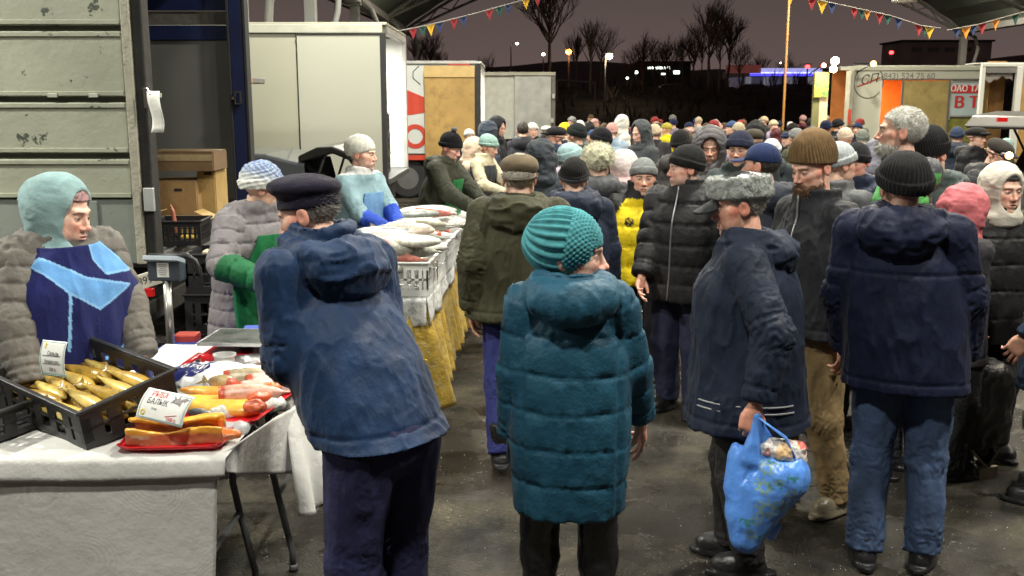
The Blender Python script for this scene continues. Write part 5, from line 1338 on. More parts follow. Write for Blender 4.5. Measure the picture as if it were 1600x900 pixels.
g = Geo(); x0 = W3(644, 0, 20).x - o_.x; x1 = W3(661, 0, 20).x - o_.x
g.add([(x0 - .3, -1.008, zE(135)), (x1, -1.008, zE(152)), (x1, -1.008, zE(176)), (x0 - .3, -1.008, zE(182))], np.array([(0, 1, 2, 3)])); sweep('logo_band', g, rd, E_)
g = Geo(); cx, cz = W3(645, 0, 20).x - o_.x, zE(213)
V = [(cx + .24 * r_ * math.cos(a), -1.01, cz + .24 * r_ * math.sin(a)) for r_ in (1, .62) for a in [2 * math.pi * i / 28 for i in range(28)]]
g.add(V, np.array([(i, (i + 1) % 28, 28 + (i + 1) % 28, 28 + i) for i in range(28)])); sweep('logo_ring', g, rd, E_)
g = Geo(); g.box((cx, -1.012, zE(246)), (.3, .002, .05)); sweep('logo_band', g, rd, E_)
g = Geo(); g.tube([(cx + .1, -1.01, zE(103)), (cx - .02, -1.01, zE(112)), (cx - .02, -1.01, zE(122)), (cx + .12, -1.01, zE(132))], .008, 4); sweep('logo_line', g, dark, E_)
for i in range(8):
    c = [(.5, .03, .04), (.05, .1, .5), (.5, .1, .35), (.7, .7, .7)][i % 4]; g = Geo(); g.box((0, 0, .05), (.16, .14, .048))
    col_ = ['red', 'blue', 'pink', 'white'][i % 4] + (' upper' if i > 3 else ' lower')
    tag(sweep('goods_box', g, mat('box_print', (1, 1, 1), .5, objcol=True), loc=(XE + -.12 + (i % 2) * .03, 20.9 + .32 * (i % 2), 1.13 + .1 * (i // 2)), color=c, bev=.004), col_ + ' printed box stacked in the lit doorway of the logo truck', 'box', 'printed boxes in the lit logo truck')
g = Geo(); g.box((XE - .12, 21.1, 1.01), (.2, .4, .11)); tag(sweep('flat_carton', g, card2), 'low brown base under the printed boxes in the logo truck', 'box')

# silver-door truck
a = W3(768, 113, 28); b = W3(868, 113, 28); r_ = empty('box_truck', ((a.x + b.x) / 2, 29, 0), 0, 'pale truck with a scuffed silver door beyond the logo truck', 'truck'); o_ = r_.location; zF = lambda y: W3(800, y, 28).z
boxpart('side_wall', (a.x - .6, 28, .9), (W3(803, 0, 28).x, 28.08, zF(116)), mat('pale_wall', (.50, .52, .48), .5), r_, .006, o_)
boxpart('silver_door', (W3(804, 0, 28).x, 27.96, .9), (W3(862, 0, 28).x, 28.05, zF(119)), silver, r_, .006, o_)
boxpart('top_rail', (a.x - .6, 27.92, zF(118)), (b.x, 28.1, zF(112.5)), mat('top_rail_grey', (.40, .40, .33), .5), r_, .006, o_)
boxpart('door_edge', (W3(862.5, 0, 28).x, 27.95, .9), (b.x, 28.2, zF(118.5)), mat('edge_grey', (.14, .14, .13), .6), r_, .006, o_)
boxpart('body', (a.x - .6, 28.1, .9), (b.x - .06, 30.2, zF(118.5)), whitep, r_, .01, o_); boxpart('chassis', (a.x - .5, 28.2, .45), (b.x - .1, 30, .89), dark, r_, .01, o_)
for yy in (28.2, 29.9): wheel(r_, Vector((b.x - .8, yy, .4)) - o_, .4, .12, 'y')
for i, xx in enumerate((866, 864)): g = Geo(); g.box((W3(xx, 0, 27.9).x - o_.x, -1.1, zF(150 + 38 * i)), (.04, .05, .06)); sweep('hinge', g, mat('post_grey', (.45, .45, .42), .5), r_)

# ---------------------------------------------------------------- white van trucks on the right
YG = 23.0; xG = lambda x, y=130, Y=YG: W3(x, y, Y).x
zG = lambda y, x=1450, Y=YG: W3(x, y, Y).z
G_ = empty('box_truck', (xG(1430), YG + 1, 0), 0, 'long white truck with a sliding plywood door and a red lettered banner', 'truck'); o_ = G_.location
vanw = mat('van_white', (.50, .53, .46), .45, var=.08, vscale=.8, ramp=(.62, .8, 1.2, (.36, .37, .30)))
boxpart('side_wall', (xG(1340), YG, .9), (xG(1377), YG + .06, zG(110)), vanw, G_, .006, o_)
boxpart('side_wall', (xG(1377), YG, zG(125)), (xG(1560), YG + .06, zG(110)), vanw, G_, .006, o_)
boxpart('side_wall', (xG(1482), YG, .9), (xG(1560), YG + .06, zG(125.5)), vanw, G_, .006, o_)
boxpart('top_rail', (xG(1312), YG - .05, zG(110)), (xG(1560), YG + .08, zG(104)), vanw, G_, .008, o_)
boxpart('inner_wall', (xG(1345), YG + 2.05, .9), (xG(1556), YG + 2.1, 2.7), mat('orange_lining', (.70, .28, .08), .6), G_, .004, o_)
boxpart('partition', (xG(1377) - .03, YG + .07, .9), (xG(1377), YG + 2.0, 2.6), mat('orange_lining', (.70, .28, .08), .6), G_, .004, o_)
boxpart('partition', (xG(1490), YG + .07, .9), (xG(1490) + .03, YG + 2.0, 2.6), mat('orange_lining', (.70, .28, .08), .6), G_, .004, o_)
boxpart('roof', (xG(1340), YG + .0, zG(103.9)), (xG(1560), YG + 2.1, zG(102)), vanw, G_, .008, o_); boxpart('floor', (xG(1340), YG + .07, .8), (xG(1560), YG + 2.1, .895), dark, G_, .01, o_)
boxpart('chassis', (xG(1340), YG + .2, .45), (xG(1560), YG + 1.9, .79), dark, G_, .01, o_)
boxpart('sliding_door', (xG(1410), YG - .09, .95), (xG(1481), YG - .05, zG(126)), mat('plywood_door', (.36, .29, .11), .6, bump=.15, bscale=6, var=.16, vscale=2, ramp=(.5, .72, 6, (.24, .18, .07))), G_, .006, o_)
for x in (1409, 1481.5): boxpart('door_stile', (xG(x) - .02, YG - .1, .93), (xG(x) + .02, YG - .045, zG(125.4)), mat('edge_grey', (.14, .14, .13), .6), G_, .003, o_)
boxpart('door_rail', (xG(1377), YG - .1, zG(125)), (xG(1535), YG - .06, zG(123)), mat('edge_grey', (.14, .14, .13), .6), G_, .003, o_)
boxpart('door_jamb', (xG(1375), YG - .04, .9), (xG(1378), YG - .0, zG(125)), whitep, G_, .003, o_)
area_lamp('load_space_light', (xG(1392), YG + .9, 2.45), .3, 80, (1, .5, .2), (xG(1392), YG + 1.2, 0))
for yy in (23.15, 24.9):
    for xx in (1365, 1520): wheel(G_, Vector((xG(xx), yy, .4)) - o_, .4, .12, 'y')
# rear door swung open at the left, lit doorway of the stall beside it
for i, (x0, x1, d_) in enumerate(((1311, 1318, .0), (1320, 1329, .25), (1331, 1340, .5))): boxpart('rear_door', (xG(x0), YG - .5 + d_, .95), (xG(x1), YG - .46 + d_, zG(112 - 2 * i)), mat('door_inner', (.40, .42, .36), .5, var=.15), G_, .006, o_)
g = Geo(); g.box((xG(1318.5) - o_.x, -1.52, 1.25), (.03, .02, .5)); sweep('red_strip', g, mat('strip_red', (.45, .05, .03), .5), G_)
ink = mat('faded_ink', (.16, .17, .15), .7)
lettering('(843) 524 75 60', .19, face_matrix((xG(1418) - o_.x, -1.006, zG(119)), (1, 0, 0), (0, 0, 1)), ink, G_)
g = Geo(); cx, cz = xG(1357) - o_.x, zG(128)
g.tube([(cx + .33 * math.cos(a), -1.01, cz + .36 * math.sin(a)) for a in [2 * math.pi * i / 32 for i in range(33)]], .012, 4); sweep('logo_ring', g, ink, G_)
lettering('СП', .28, face_matrix((cx, -1.006, cz + .05), (1, 0, .15), (0, 0, 1)), mat('ink_black', (.015, .015, .015), .6), G_, shear=.35)
g = Geo(); g.tube([(cx - .26, -1.012, cz - .1), (cx, -1.012, cz - .02), (cx + .26, -1.012, cz + .1)], .014, 4); sweep('logo_line', g, mat('strip_red', (.45, .05, .03), .5), G_)
# banner
r_ = empty('banner', (xG(1510), YG - .07, zG(155)), 0, 'banner with white and red letters hung on the white truck', 'banner')
hw = (xG(1534) - xG(1484)) / 2; hh = (zG(130) - zG(181)) / 2
g = Geo(); g.box((0, 0, 0), (hw, .012, hh)); sweep('sheet', g, mat('banner_pale', (.40, .50, .52), .5, var=.15, vscale=1.5), r_)
g = Geo(); g.box((0, -.024, hh * .62), (hw * .99, .008, hh * .24)); sweep('red_band', g, mat('banner_red', (.55, .03, .03), .5), r_)
for dx_ in (-.005, .005): lettering('ОАО ТАТ', .20, face_matrix((dx_, -.040 - dx_ * .2, hh * .64), (1, 0, 0), (0, 0, 1)), mat('letter_white', (.75, .75, .75), .6), r_, sx=.88)
for dx_ in (-.015, -.005, .005, .015): lettering('В Т', .36, face_matrix((dx_, -.030 - dx_ * .1, -hh * .22), (1, 0, 0), (0, 0, 1)), mat('banner_red', (.55, .03, .03), .5), r_, sx=1.0)
g = Geo(); 
for x in (-1, 1): g.tube([(x * hw, -.01, -hh - .1), (x * hw, -.01, hh + .12)], .016, 6)
for z in (-1, 1): g.tube([(-hw, -.01, z * (hh + .02)), (hw, -.01, z * (hh + .02))], .016, 6)
sweep('banner_frame', g, silver, r_)
boxpart('lower_opening', (xG(1484), YG - .03, 1.0), (xG(1533), YG - .002, zG(184)), mat('yellow_green_goods', (.20, .20, .04), .7, var=.5, vscale=4), G_, .003, o_)
# lit stall post with the yellow poster and its lamps
r_ = empty('poster_stand', (xG(1297, 130, 22), 22.2, 0), 0, 'lit stall post with a yellow-green poster beside the white truck', 'poster stand'); o_ = r_.location
boxpart('post_panel', (xG(1285, 0, 22), 22.3, .3), (xG(1296, 0, 22), 22.36, zG(112, 1290, 22)), mat('olive_panel', (.22, .22, .10), .6), r_, .004, o_)
boxpart('lit_panel', (xG(1296, 0, 22), 22.28, .3), (xG(1309, 0, 22), 22.34, zG(118, 1290, 22)), mat('lit_panel', (.75, .60, .38), .5, emit=.25, ecol=(1, .72, .4)), r_, .004, o_)
boxpart('poster', (xG(1284, 0, 22), 22.18, zG(152, 1290, 22)), (xG(1307, 0, 22), 22.2, zG(112, 1290, 22)), mat('poster_print', (.50, .42, .08), .6, var=.3, vscale=4, ramp=(.5, .55, 4, (.10, .22, .08))), r_, .002, o_)
lettering('РЫБА', .16, face_matrix((xG(1295.5, 0, 22) - o_.x, -.022, zG(128, 1290, 22)), (1, 0, 0), (0, 0, 1)), mat('strip_red', (.45, .05, .03), .5), r_) if False else None
for (x, y, em, rr, lb) in ((1305, 95, EW, .085, 'bright white stall lamp on top of the yellow poster stand'), (1302.5, 108, EW, .075, 'warm stall lamp just below the topmost stall lamp'), (1365, 99.5, EO, .06, 'orange clearance lamp on the white truck roof'), (1287, 102, emitter('lamp_red_glow', (1, .03, .03), 12), .05, 'small red lamp left of the stall lamps')):
    p = W3(x, y, 21.9); l_ = empty('stall_lamp', p, 0, lb, 'lamp'); V, F = nets(lambda P: ell(P, (0, 0, 0), (rr, rr, rr)), (-rr,) * 3, (rr,) * 3, rr / 4); g = Geo(); g.add(V, F); sweep('lamp_glass', g, em, l_, smooth=True)
    g = Geo(); g.box((0, .04 + rr, 0), (rr * .8, .03, rr * .8)); g.tube([(0, .04 + rr, 0), (0, 1.0, -.15)], .015, 5); sweep('bracket', g, dark, l_)
l = bpy.data.lights.new('stall_light', 'POINT'); l.energy = 60; l.color = (1, .85, .6); l.shadow_soft_size = .1; lo = bpy.data.objects.new('stall_light', l); lo.location = W3(1303, 112, 21.7); COL.objects.link(lo)
g = Geo(); p = W3(1335, 98, 22.5); q_ = W3(1374, 99, 22.5); g.tube([p, q_], .03, 6); tag(sweep('awning_bar', g, dark), 'dark awning bar over the white truck roof edge', 'bar')

# nearer truck with an open plywood-lined door, at the right edge
YH = 17.0; r_ = empty('box_truck', (W3(1620, 0, YH).x, YH + 1, 0), 0, 'white framed truck with an open brown plywood lined load space', 'truck'); o_ = r_.location; xH = lambda x: W3(x, 120, YH).x; zH = lambda y: W3(1560, y, YH).z
boxpart('frame_post', (xH(1534), YH, .9), (xH(1540), YH + .08, zH(104)), whitep, r_, .006, o_); boxpart('frame_post', (xH(1588), YH - .02, .9), (xH(1598), YH + .06, zH(104)), whitep, r_, .006, o_)
boxpart('frame_header', (xH(1534), YH - .01, zH(104)), (xH(1760), YH + .07, zH(99)), whitep, r_, .006, o_)
XI = W3(1541, 120, YH + .66).x
boxpart('inner_wall', (XI, YH + .62, .9), (xH(1600), YH + .66, 2.6), mat('dark_plywood', (.22, .12, .04), .7, var=.35, vscale=2), r_, .004, o_)
boxpart('plywood_panel', (XI, YH + .5, .9), (xH(1558), YH + .54, 2.5), ply, r_, .004, o_)
boxpart('side_wall', (xH(1599), YH, .9), (xH(1760), YH + .06, zH(104.5)), ply, r_, .004, o_); boxpart('roof', (xH(1534), YH, zH(99)), (xH(1760), YH + .67, zH(97.5)), whitep, r_, .005, o_); boxpart('floor', (xH(1534), YH, .8), (xH(1760), YH + .67, .895), dark, r_, .005, o_)
boxpart('chassis', (xH(1540), YH + .2, .4), (xH(1760), YH + .6, .79), dark, r_, .005, o_)
g = Geo(); g.grid(lambda u, v: ((xH(1541) + (xH(1587) - xH(1541)) * u) - o_.x, -.9, zH(112 + 12 * v + 4 * math.sin(u * 7)) + .02 * math.sin(u * 22)), 20, 3); o = sweep('roller_blind', g, mat('plastic_sheet', (.55, .5, .47), .4, bump=.4, bscale=10), r_, smooth=True); m_ = o.modifiers.new('t', 'SOLIDIFY'); m_.thickness = .01
boxpart('wall_panel', (xH(1541), YH + .0, zH(114)), (xH(1587), YH + .03, zH(105)), mat('grey_canvas', (.16, .16, .15), .8), r_, .004, o_)
for yy in (17.35,): wheel(r_, Vector((xH(1660), yy, .4)) - o_, .4, .12, 'y')

p = W3(1592, 196, 9.6)
hb_ = hatchback((p.x + 1.35, 11.0, 0), R(200), 'white hatchback with its tailgate raised at the edge of the market', (.13, .13, .125), angle=12); hb_.scale = (1.15,) * 3; bpy.context.view_layer.update()
g = Geo(); q_ = W3(1566, 187, 10.6); g.box(Vector((0, 0, 0)), (.05, .02, .022)); o = sweep('brake_lamp', g, mat('lamp_red', (.5, .01, .01), .3, emit=.12, ecol=(1, .02, .02)), hb_); o.matrix_world = Matrix.Translation(q_)
# ---------------------------------------------------------------- the front stall: tables and cloth
ZT = .75
FR = WZ(338, 716, ZT); XT = FR.x; YT = FR.y                                   # front right corner
BR = Vector((XT + .13, 4.62, 0))                                              # back right corner
legm = mat('table_leg', (.10, .105, .11), .45, metal=.3)
def folding_table(x0, x1, y0, y1, label, legs_at=None):
    r_ = empty('folding_table', ((x0 + x1) / 2, (y0 + y1) / 2, 0), 0, label, 'table', 'folding tables of the front stall'); o_ = r_.location
    boxpart('tabletop', (x0, y0, ZT - .05), (x1, y1, ZT - .012), mat('table_plastic', (.5, .5, .48), .5), r_, .01, o_)
    for x, s in ((x0 + .18, 1), (x1 - .10, -1)):
        for y, t in ((y0 + .06, 1), (y1 - .08, -1)):
            g = Geo(); c = Vector((x, y, 0)) - o_
            g.tube([c + Vector((0, 0, .70)), c + Vector((0, 0, .45)), c + Vector((.02 * s * -1, 0, .33)), c + Vector((-.07 * s, 0, .08)), c + Vector((-.07 * s, 0, .02))], .014, 8); g.cyl(c + Vector((-.07 * s, 0, 0)), c + Vector((-.07 * s, 0, .03)), .019, 8)
            sweep('leg', g, legm, r_, smooth=True)
        g = Geo(); g.tube([Vector((x - .02 * s, y0 + .06, .33)) - o_, Vector((x - .02 * s, y1 - .08, .33)) - o_], .012, 6); sweep('crossbar', g, legm, r_)
        g = Geo(); g.tube([Vector((x, (y0 + y1) / 2, .34)) - o_, Vector((x - .35 * s * -1, (y0 + y1) / 2, .69)) - o_], .010, 6); sweep('brace', g, legm, r_)
    return r_
folding_table(-2.75, XT - .01, YT + .02, YT + .62, 'folding table under the white patterned cloth at the front')
folding_table(-1.62, BR.x - .03, YT + .65, 4.60, 'second folding table behind the first, under the scale')
def cloth_mat(name, c, swirl=False):
    m = mat(name, c, .62, bump=.55, bscale=5, var=.07, vscale=3, bdist=.03, sheen=.1, detail=7)
    if swirl:
        N = m.node_tree.nodes; L = m.node_tree.links; b = N['Principled BSDF']
        # a woven pattern of bundled arcs: rings round scattered centres, kept only over parts of each ring
        tcn = N.new('ShaderNodeTexCoord'); mp = N.new('ShaderNodeMapping'); mp.inputs['Scale'].default_value = (1, 1, 1); L.new(tcn.outputs['Object'], mp.inputs[0])
        nz = N.new('ShaderNodeTexNoise'); nz.inputs['Scale'].default_value = 2.0; nz.inputs['Detail'].default_value = 1; L.new(mp.outputs[0], nz.inputs['Vector'])
        vm = N.new('ShaderNodeVectorMath'); vm.operation = 'MULTIPLY_ADD'; vm.inputs[1].default_value = (.32, .32, .32); L.new(nz.outputs['Color'], vm.inputs[0]); L.new(mp.outputs[0], vm.inputs[2])
        vo = N.new('ShaderNodeTexVoronoi'); vo.inputs['Scale'].default_value = 4.2; L.new(vm.outputs[0], vo.inputs['Vector'])
        s1 = N.new('ShaderNodeMath'); s1.operation = 'MULTIPLY'; s1.inputs[1].default_value = 110; L.new(vo.outputs['Distance'], s1.inputs[0])
        s2 = N.new('ShaderNodeMath'); s2.operation = 'SINE'; L.new(s1.outputs[0], s2.inputs[0])
        mk = N.new('ShaderNodeValToRGB'); mk.color_ramp.elements[0].position = .22; mk.color_ramp.elements[0].color = (0, 0, 0, 1); mk.color_ramp.elements[1].position = .30
        q = mk.color_ramp.elements.new(.50); q.color = (1, 1, 1, 1); q = mk.color_ramp.elements.new(.66); q.color = (0, 0, 0, 1); L.new(vo.outputs['Distance'], mk.inputs[0])
        n2 = N.new('ShaderNodeTexNoise'); n2.inputs['Scale'].default_value = 5; n2.inputs['Detail'].default_value = 1; L.new(tcn.outputs['Object'], n2.inputs['Vector'])
        r2 = N.new('ShaderNodeMapRange'); r2.inputs['From Min'].default_value = .42; r2.inputs['From Max'].default_value = .55; L.new(n2.outputs['Fac'], r2.inputs['Value'])
        a = N.new('ShaderNodeMath'); a.operation = 'MULTIPLY'; L.new(mk.outputs[0], a.inputs[0]); L.new(r2.outputs[0], a.inputs[1])
        a2 = N.new('ShaderNodeMath'); a2.operation = 'MULTIPLY'; L.new(a.outputs[0], a2.inputs[0]); L.new(s2.outputs[0], a2.inputs[1])
        mr = N.new('ShaderNodeMapRange'); mr.inputs['From Min'].default_value = -1; mr.inputs['To Min'].default_value = .93; mr.inputs['To Max'].default_value = 1.07; L.new(a2.outputs[0], mr.inputs['Value'])
        x = N.new('ShaderNodeMix'); x.data_type = 'RGBA'; x.blend_type = 'MULTIPLY'; x.inputs[0].default_value = 1
        src = b.inputs['Base Color'].links[0].from_socket; L.new(src, x.inputs[6]); L.new(mr.outputs[0], x.inputs[7]); L.new(x.outputs[2], b.inputs['Base Color'])
        bn = N.new('ShaderNodeBump'); bn.inputs['Strength'].default_value = .1; bn.inputs['Distance'].default_value = .001; L.new(a2.outputs[0], bn.inputs['Height'])
        L.new(b.inputs['Normal'].links[0].from_socket, bn.inputs['Normal']); L.new(bn.outputs[0], b.inputs['Normal'])
    return m
CL = cloth_mat('white_tablecloth', (.58, .58, .56)); CP = cloth_mat('patterned_tablecloth', (.58, .575, .55), True)
def n1(a, b, s=1, o=0): return float(fnoise(np.array([[a, b, 0.37]]), s, o)[0]) - .5
def solid(o, t=.003):
    m_ = o.modifiers.new('t', 'SOLIDIFY'); m_.thickness = t; m_.offset = 0; return o
# long patterned cloth hanging down the front
g = Geo()
def drop(u, v):
    x = -2.75 + (XT + 2.75 + .006) * u; z = ZT + .004 - (.54 + .02 * u) * v
    return (x - .035 * v * u, YT - .010 - .016 * math.sin(x * 9 + 1.5 * math.sin(x * 3)) * v ** .7 - .05 * v * n1(x, z * .4, 3.5) - .02 * v * v, z)
g.grid(drop, 130, 40); c1 = sweep('tablecloth', g, CP, smooth=True); solid(c1)
tag(c1, 'grey-white cloth woven with swirls hanging down the table front', 'tablecloth', 'cloths of the front stall')
# the white cloth over the top with its short overhang and the loose right side
g = Geo()
def topc(u, v):
    x = -2.78 + (XT + .035 + 2.78) * u; y = YT - .012 + .66 * v
    z = ZT + .006 + .007 * n1(x, y, 9) + .004 * math.sin(x * 23 + 3 * n1(x, y, 3))
    if v < .085: t = 1 - v / .085; y = YT - .020 - .018 * math.sin(t * 1.5) - .01 * n1(x, 2, 5); z = ZT + .006 - (.072 + .012 * math.sin(x * 3.1) - .012 * u) * t
    return (x, y, z)
g.grid(topc, 150, 48)
def topb(u, v):
    y = YT + .63 + (4.64 - YT - .63) * v; x0 = -1.66; x1 = XT + .035 + (BR.x - XT) * v
    x = x0 + (x1 - x0) * u
    return (x, y, ZT + .010 + .006 * n1(x, y, 9))
g.grid(topb, 50, 40)
c2 = sweep('tablecloth', g, CL, smooth=True); solid(c2, .002); tag(c2, 'white cloth spread over the tabletop with a short overhang', 'tablecloth', 'cloths of the front stall')
# side drop: a flap along the right side, then the long corner fold by the beret man
g = Geo()
ptsT = [W3(338, 714, YT), W3(375, 690, YT + .10), W3(430, 652, YT + .42), W3(462, 635, YT + .62)]
ptsB = [W3(352, 738, YT + .02), W3(366, 741, YT + .13), W3(418, 741, YT + .42), W3(457, 740, YT + .60)]
def lerp_pts(P, u):
    t = u * (len(P) - 1); i = min(int(t), len(P) - 2); return Vector(P[i]).lerp(Vector(P[i + 1]), t - i)
def flap(u, v):
    a = lerp_pts(ptsT, u); b = lerp_pts(ptsB, u); p = a.lerp(b, v); return (p.x + .02 * math.sin(u * 9) * v, p.y, p.z)
g.grid(flap, 30, 16)
c3 = sweep('tablecloth', g, CL, smooth=True); solid(c3, .002); tag(c3, 'short white cloth flap hanging along the right table side', 'tablecloth', 'cloths of the front stall')
g = Geo()
pT = [W3(446, 645, YT + .55), W3(468, 628, YT + .66), W3(486, 616, YT + .80), W3(505, 612, YT + .95)]
pB = [W3(469, 800, YT + .50), W3(497, 807, YT + .52), W3(512, 765, YT + .66), W3(531, 742, YT + .80)]
def fold(u, v):
    a = lerp_pts(pT, u); b = lerp_pts(pB, u); p = a.lerp(b, v); w = math.sin(math.pi * v * .5)
    return (p.x + .028 * math.sin(u * 12.5) * w, p.y - .035 * math.cos(u * 10) * w, p.z)
g.grid(fold, 36, 24)
c4 = sweep('tablecloth', g, CL, smooth=True); solid(c4, .002); tag(c4, 'long folded cloth corner hanging beside the beret man', 'tablecloth', 'cloths of the front stall')

# ---------------------------------------------------------------- fish
def fish_mesh(L, hgt, wid, back, belly, tail=True, bend=0.0, seed=0, nu=26, nv=12, head=True, spots=0):
    g = Geo(); prof = [(0, .02), (.04, .34), (.10, .62), (.2, .88), (.35, 1.0), (.55, .86), (.75, .52), (.88, .26), (.95, .17), (1, .16)]
    if not head: prof = [(0, .78), (.03, .85), (.15, .95), (.35, 1.0), (.55, .86), (.75, .52), (.88, .26), (.95, .17), (1, .16)]
    px_ = [p[0] for p in prof]; pz = [p[1] for p in prof]; V = []; C = []
    for i in range(nu + 1):
        t = i / nu; h = np.interp(t, px_, pz)
        for k in range(nv):
            a = 2 * math.pi * k / nv; y = math.cos(a) * wid / 2 * (h ** .8 if t < .85 else h * .6); z = math.sin(a) * hgt / 2 * h
            x = (t - .5) * L; V.append((x, y + bend * math.sin(t * math.pi), z * (1 + .04 * n1(t * 9, k, 2, seed))))
            m_ = np.clip(.5 + .75 * math.sin(a) + .35 * n1(t * 8, k * .8, 1.3, seed), 0, 1); c = np.array(belly) * (1 - m_) + np.array(back) * m_
            if head and t < .17: c = c * .78
            if not head and t < .09: c = np.array((.50, .09, .05))
            if spots: c = c * (1 - spots * max(0, n1(t * 30, k * 2, 1, seed + 3)) * 3)
            C.append(c)
    F = [(i * nv + k, i * nv + (k + 1) % nv, (i + 1) * nv + (k + 1) % nv, (i + 1) * nv + k) for i in range(nu) for k in range(nv)]
    g.add(V, [np.array(F), np.array([[k for k in range(nv)][::-1]]), np.array([[nu * nv + k for k in range(nv)]])], np.clip(C, 0, 1))
    if tail:
        x = L * .47; s = hgt * .75; dk = np.array(back) * .55
        g.add([(x, 0, -.08 * hgt), (x, 0, .08 * hgt), (x + s * 1.0, .004, s * .62), (x + s * .62, 0, 0), (x + s * 1.0, -.004, -s * .62), (x + .3 * s, .003, 0)],
              np.array([(0, 5, 4, 4), (1, 2, 5, 5), (5, 2, 3, 3), (5, 3, 4, 4)])[:, :3], dk)
        g.add([(-.02 * L, 0, hgt * .46), (.16 * L, 0, hgt * .42), (.10 * L, .002, hgt * .66)], np.array([(0, 1, 2)]), dk)
    return g
gold_fish = mat('smoked_fish', (1, 1, 1), .30, bump=.25, bscale=60, var=.16, vscale=25, attr=True, spec=.6, bdist=.004)
wet_fish = mat('wet_fish', (1, 1, 1), .22, bump=.4, bscale=150, var=.3, vscale=30, attr=True, spec=.7, bdist=.004)
# black crate of golden smoked fish, tilted towards the buyer
CZ = (Vector((0, 0, 0)))
cA = W3(119, 706, 3.17); cB = W3(240, 603, 3.40)
crate_c = Vector((-1.545, 3.50, .80)); crz = R(143)
cr = empty('plastic_crate', crate_c, 0, 'black plastic crate of golden smoked fish tilted at the front of the stall', 'crate', 'black crates of the front stall')
cr.rotation_euler = Matrix(((1,0,0),(0,1,0),(0,0,1))).to_euler()
Lc, Wc, Hc = .58, .37, .145
g, rim = crate_mesh(Lc, Wc, Hc, t=.009, n_slots=6)
xd = Vector((-.80, .60, .07)).normalized(); yd = Vector((.60, .80, .19)); yd = (yd - xd * yd.dot(xd)).normalized(); zd = xd.cross(yd)
if zd.z < 0: zd = -zd
MC = Matrix((xd, yd, zd)).transposed(); 
if MC.determinant() < 0: xd = -xd; MC = Matrix((xd, yd, zd)).transposed()
cr.rotation_euler = MC.to_euler()
sweep('basket', g, blk, cr); sweep('rim', rim, blk, cr, bev=.003)
rn = random.Random(5); MCw = MC.to_4x4(); MCw.translation = crate_c
GB = [(.42, .24, .03), (.36, .20, .025), (.48, .30, .05), (.30, .17, .02)]; GL = [(.66, .50, .14), (.62, .44, .10), (.70, .56, .20), (.56, .38, .07)]
fpos = ['front corner', 'second from the front corner', 'third from the front corner', 'fourth from the front corner', 'middle', 'sixth', 'seventh', 'eighth', 'next to the far corner', 'far corner']
tdir = 0 if xd.x < 0 else 180
for i in range(22):
    Lf = rn.uniform(.27, .32); g = fish_mesh(Lf, .056, .044, GB[i % 4], GL[i % 4], bend=rn.uniform(-.014, .014), seed=i, spots=.35)
    lay, j = divmod(i, 11); colm, k = divmod(j, 6)
    x = (.125 if colm else -.12) + rn.uniform(-.012, .012); y = -.135 + (.054 if not colm else .062) * k + rn.uniform(-.006, .006)
    loc = MCw @ Vector((x * (1 if tdir else -1), y, .034 + .050 * lay + (.020 if colm else 0)))
    o = link('smoked_fish', g.mesh('smoked_fish', True), gold_fish); o.location = loc
    o.rotation_euler = (MC @ Matrix.Rotation(R(tdir + rn.uniform(-9, 9)), 3, 'Z') @ Matrix.Rotation(R(rn.uniform(50, 115)), 3, 'X') @ Matrix.Rotation(R(rn.uniform(-5, 2)), 3, 'Y')).to_euler()
    tag(o, '%s golden smoked fish of the %s row in the crate, %s layer' % (['first', 'second', 'third', 'fourth', 'fifth', 'sixth'][k], 'nearer' if not colm else 'farther', ['lower', 'upper'][lay]), 'fish', 'golden smoked fish in the black crate')
# the crate it leans on, and one more behind
k1 = empty('plastic_crate', (-1.98, 3.44, ZT + .013), R(-20), 'lower black crate lying under the tilted crate of smoked fish', 'crate', 'black crates of the front stall')
g, rim = crate_mesh(.58, .36, .10, n_slots=6); sweep('basket', g, blk, k1); sweep('rim', rim, blk, k1, bev=.003)
# hand-written price card in the fish
paper = mat('card_paper', (.74, .75, .72), .6, var=.05, bump=.1, bscale=20)
inkb = mat('pen_ink', (.04, .04, .05), .6); inkg = mat('teal_print', (.12, .38, .36), .6); inkr = mat('red_print', (.60, .03, .04), .6); inky = mat('yellow_print', (.75, .60, .12), .6); inkp = mat('grey_print', (.25, .23, .23), .6)
def price_card(corners, label, lines, thick=.0015, border=inkg, curl=.012, extra=None):
    """corners: bottom left, bottom right, top left (world). lines: (text, x, y, size, material, sx)"""
    bl, brr, tl = [Vector(c) for c in corners]; w = (brr - bl).length; h = (tl - bl).length
    M4 = face_matrix(bl, brr - bl, tl - bl); r_ = empty('price_card', bl, 0, label, 'price card'); r_.matrix_world = M4
    def bend(p): return Vector((p[0], p[1], (p[2] if len(p) > 2 else 0) + curl * math.sin(p[1] / h * 3.0)))
    g = Geo(); g.grid(lambda u, v: tuple(bend((u * w, v * h, 0))), 8, 10); o = sweep('card', g, paper, r_, smooth=True); solid(o, .0012)
    if border:
        g = Geo(); m_ = .035 * w
        for (a, b, c, d) in ((m_, m_, w - m_, m_), (m_, h - m_, w - m_, h - m_), (m_, m_, m_, h - m_), (w - m_, m_, w - m_, h - m_)):
            g.tube([bend((a + (c - a) * t / 8, b + (d - b) * t / 8, .001)) for t in range(9)], .0010, 4)
        sweep('border', g, border, r_)
    for (t, x, y, sz, mm, sx) in lines:
        me = text_mesh(t, sz * h, bold=.0002, sx=sx)
        for v in me.vertices: v.co = bend((v.co.x + x * w, v.co.y + y * h, .0018))
        link('lettering', me, mm, r_)
    if extra: extra(r_, w, h, bend)
    return r_
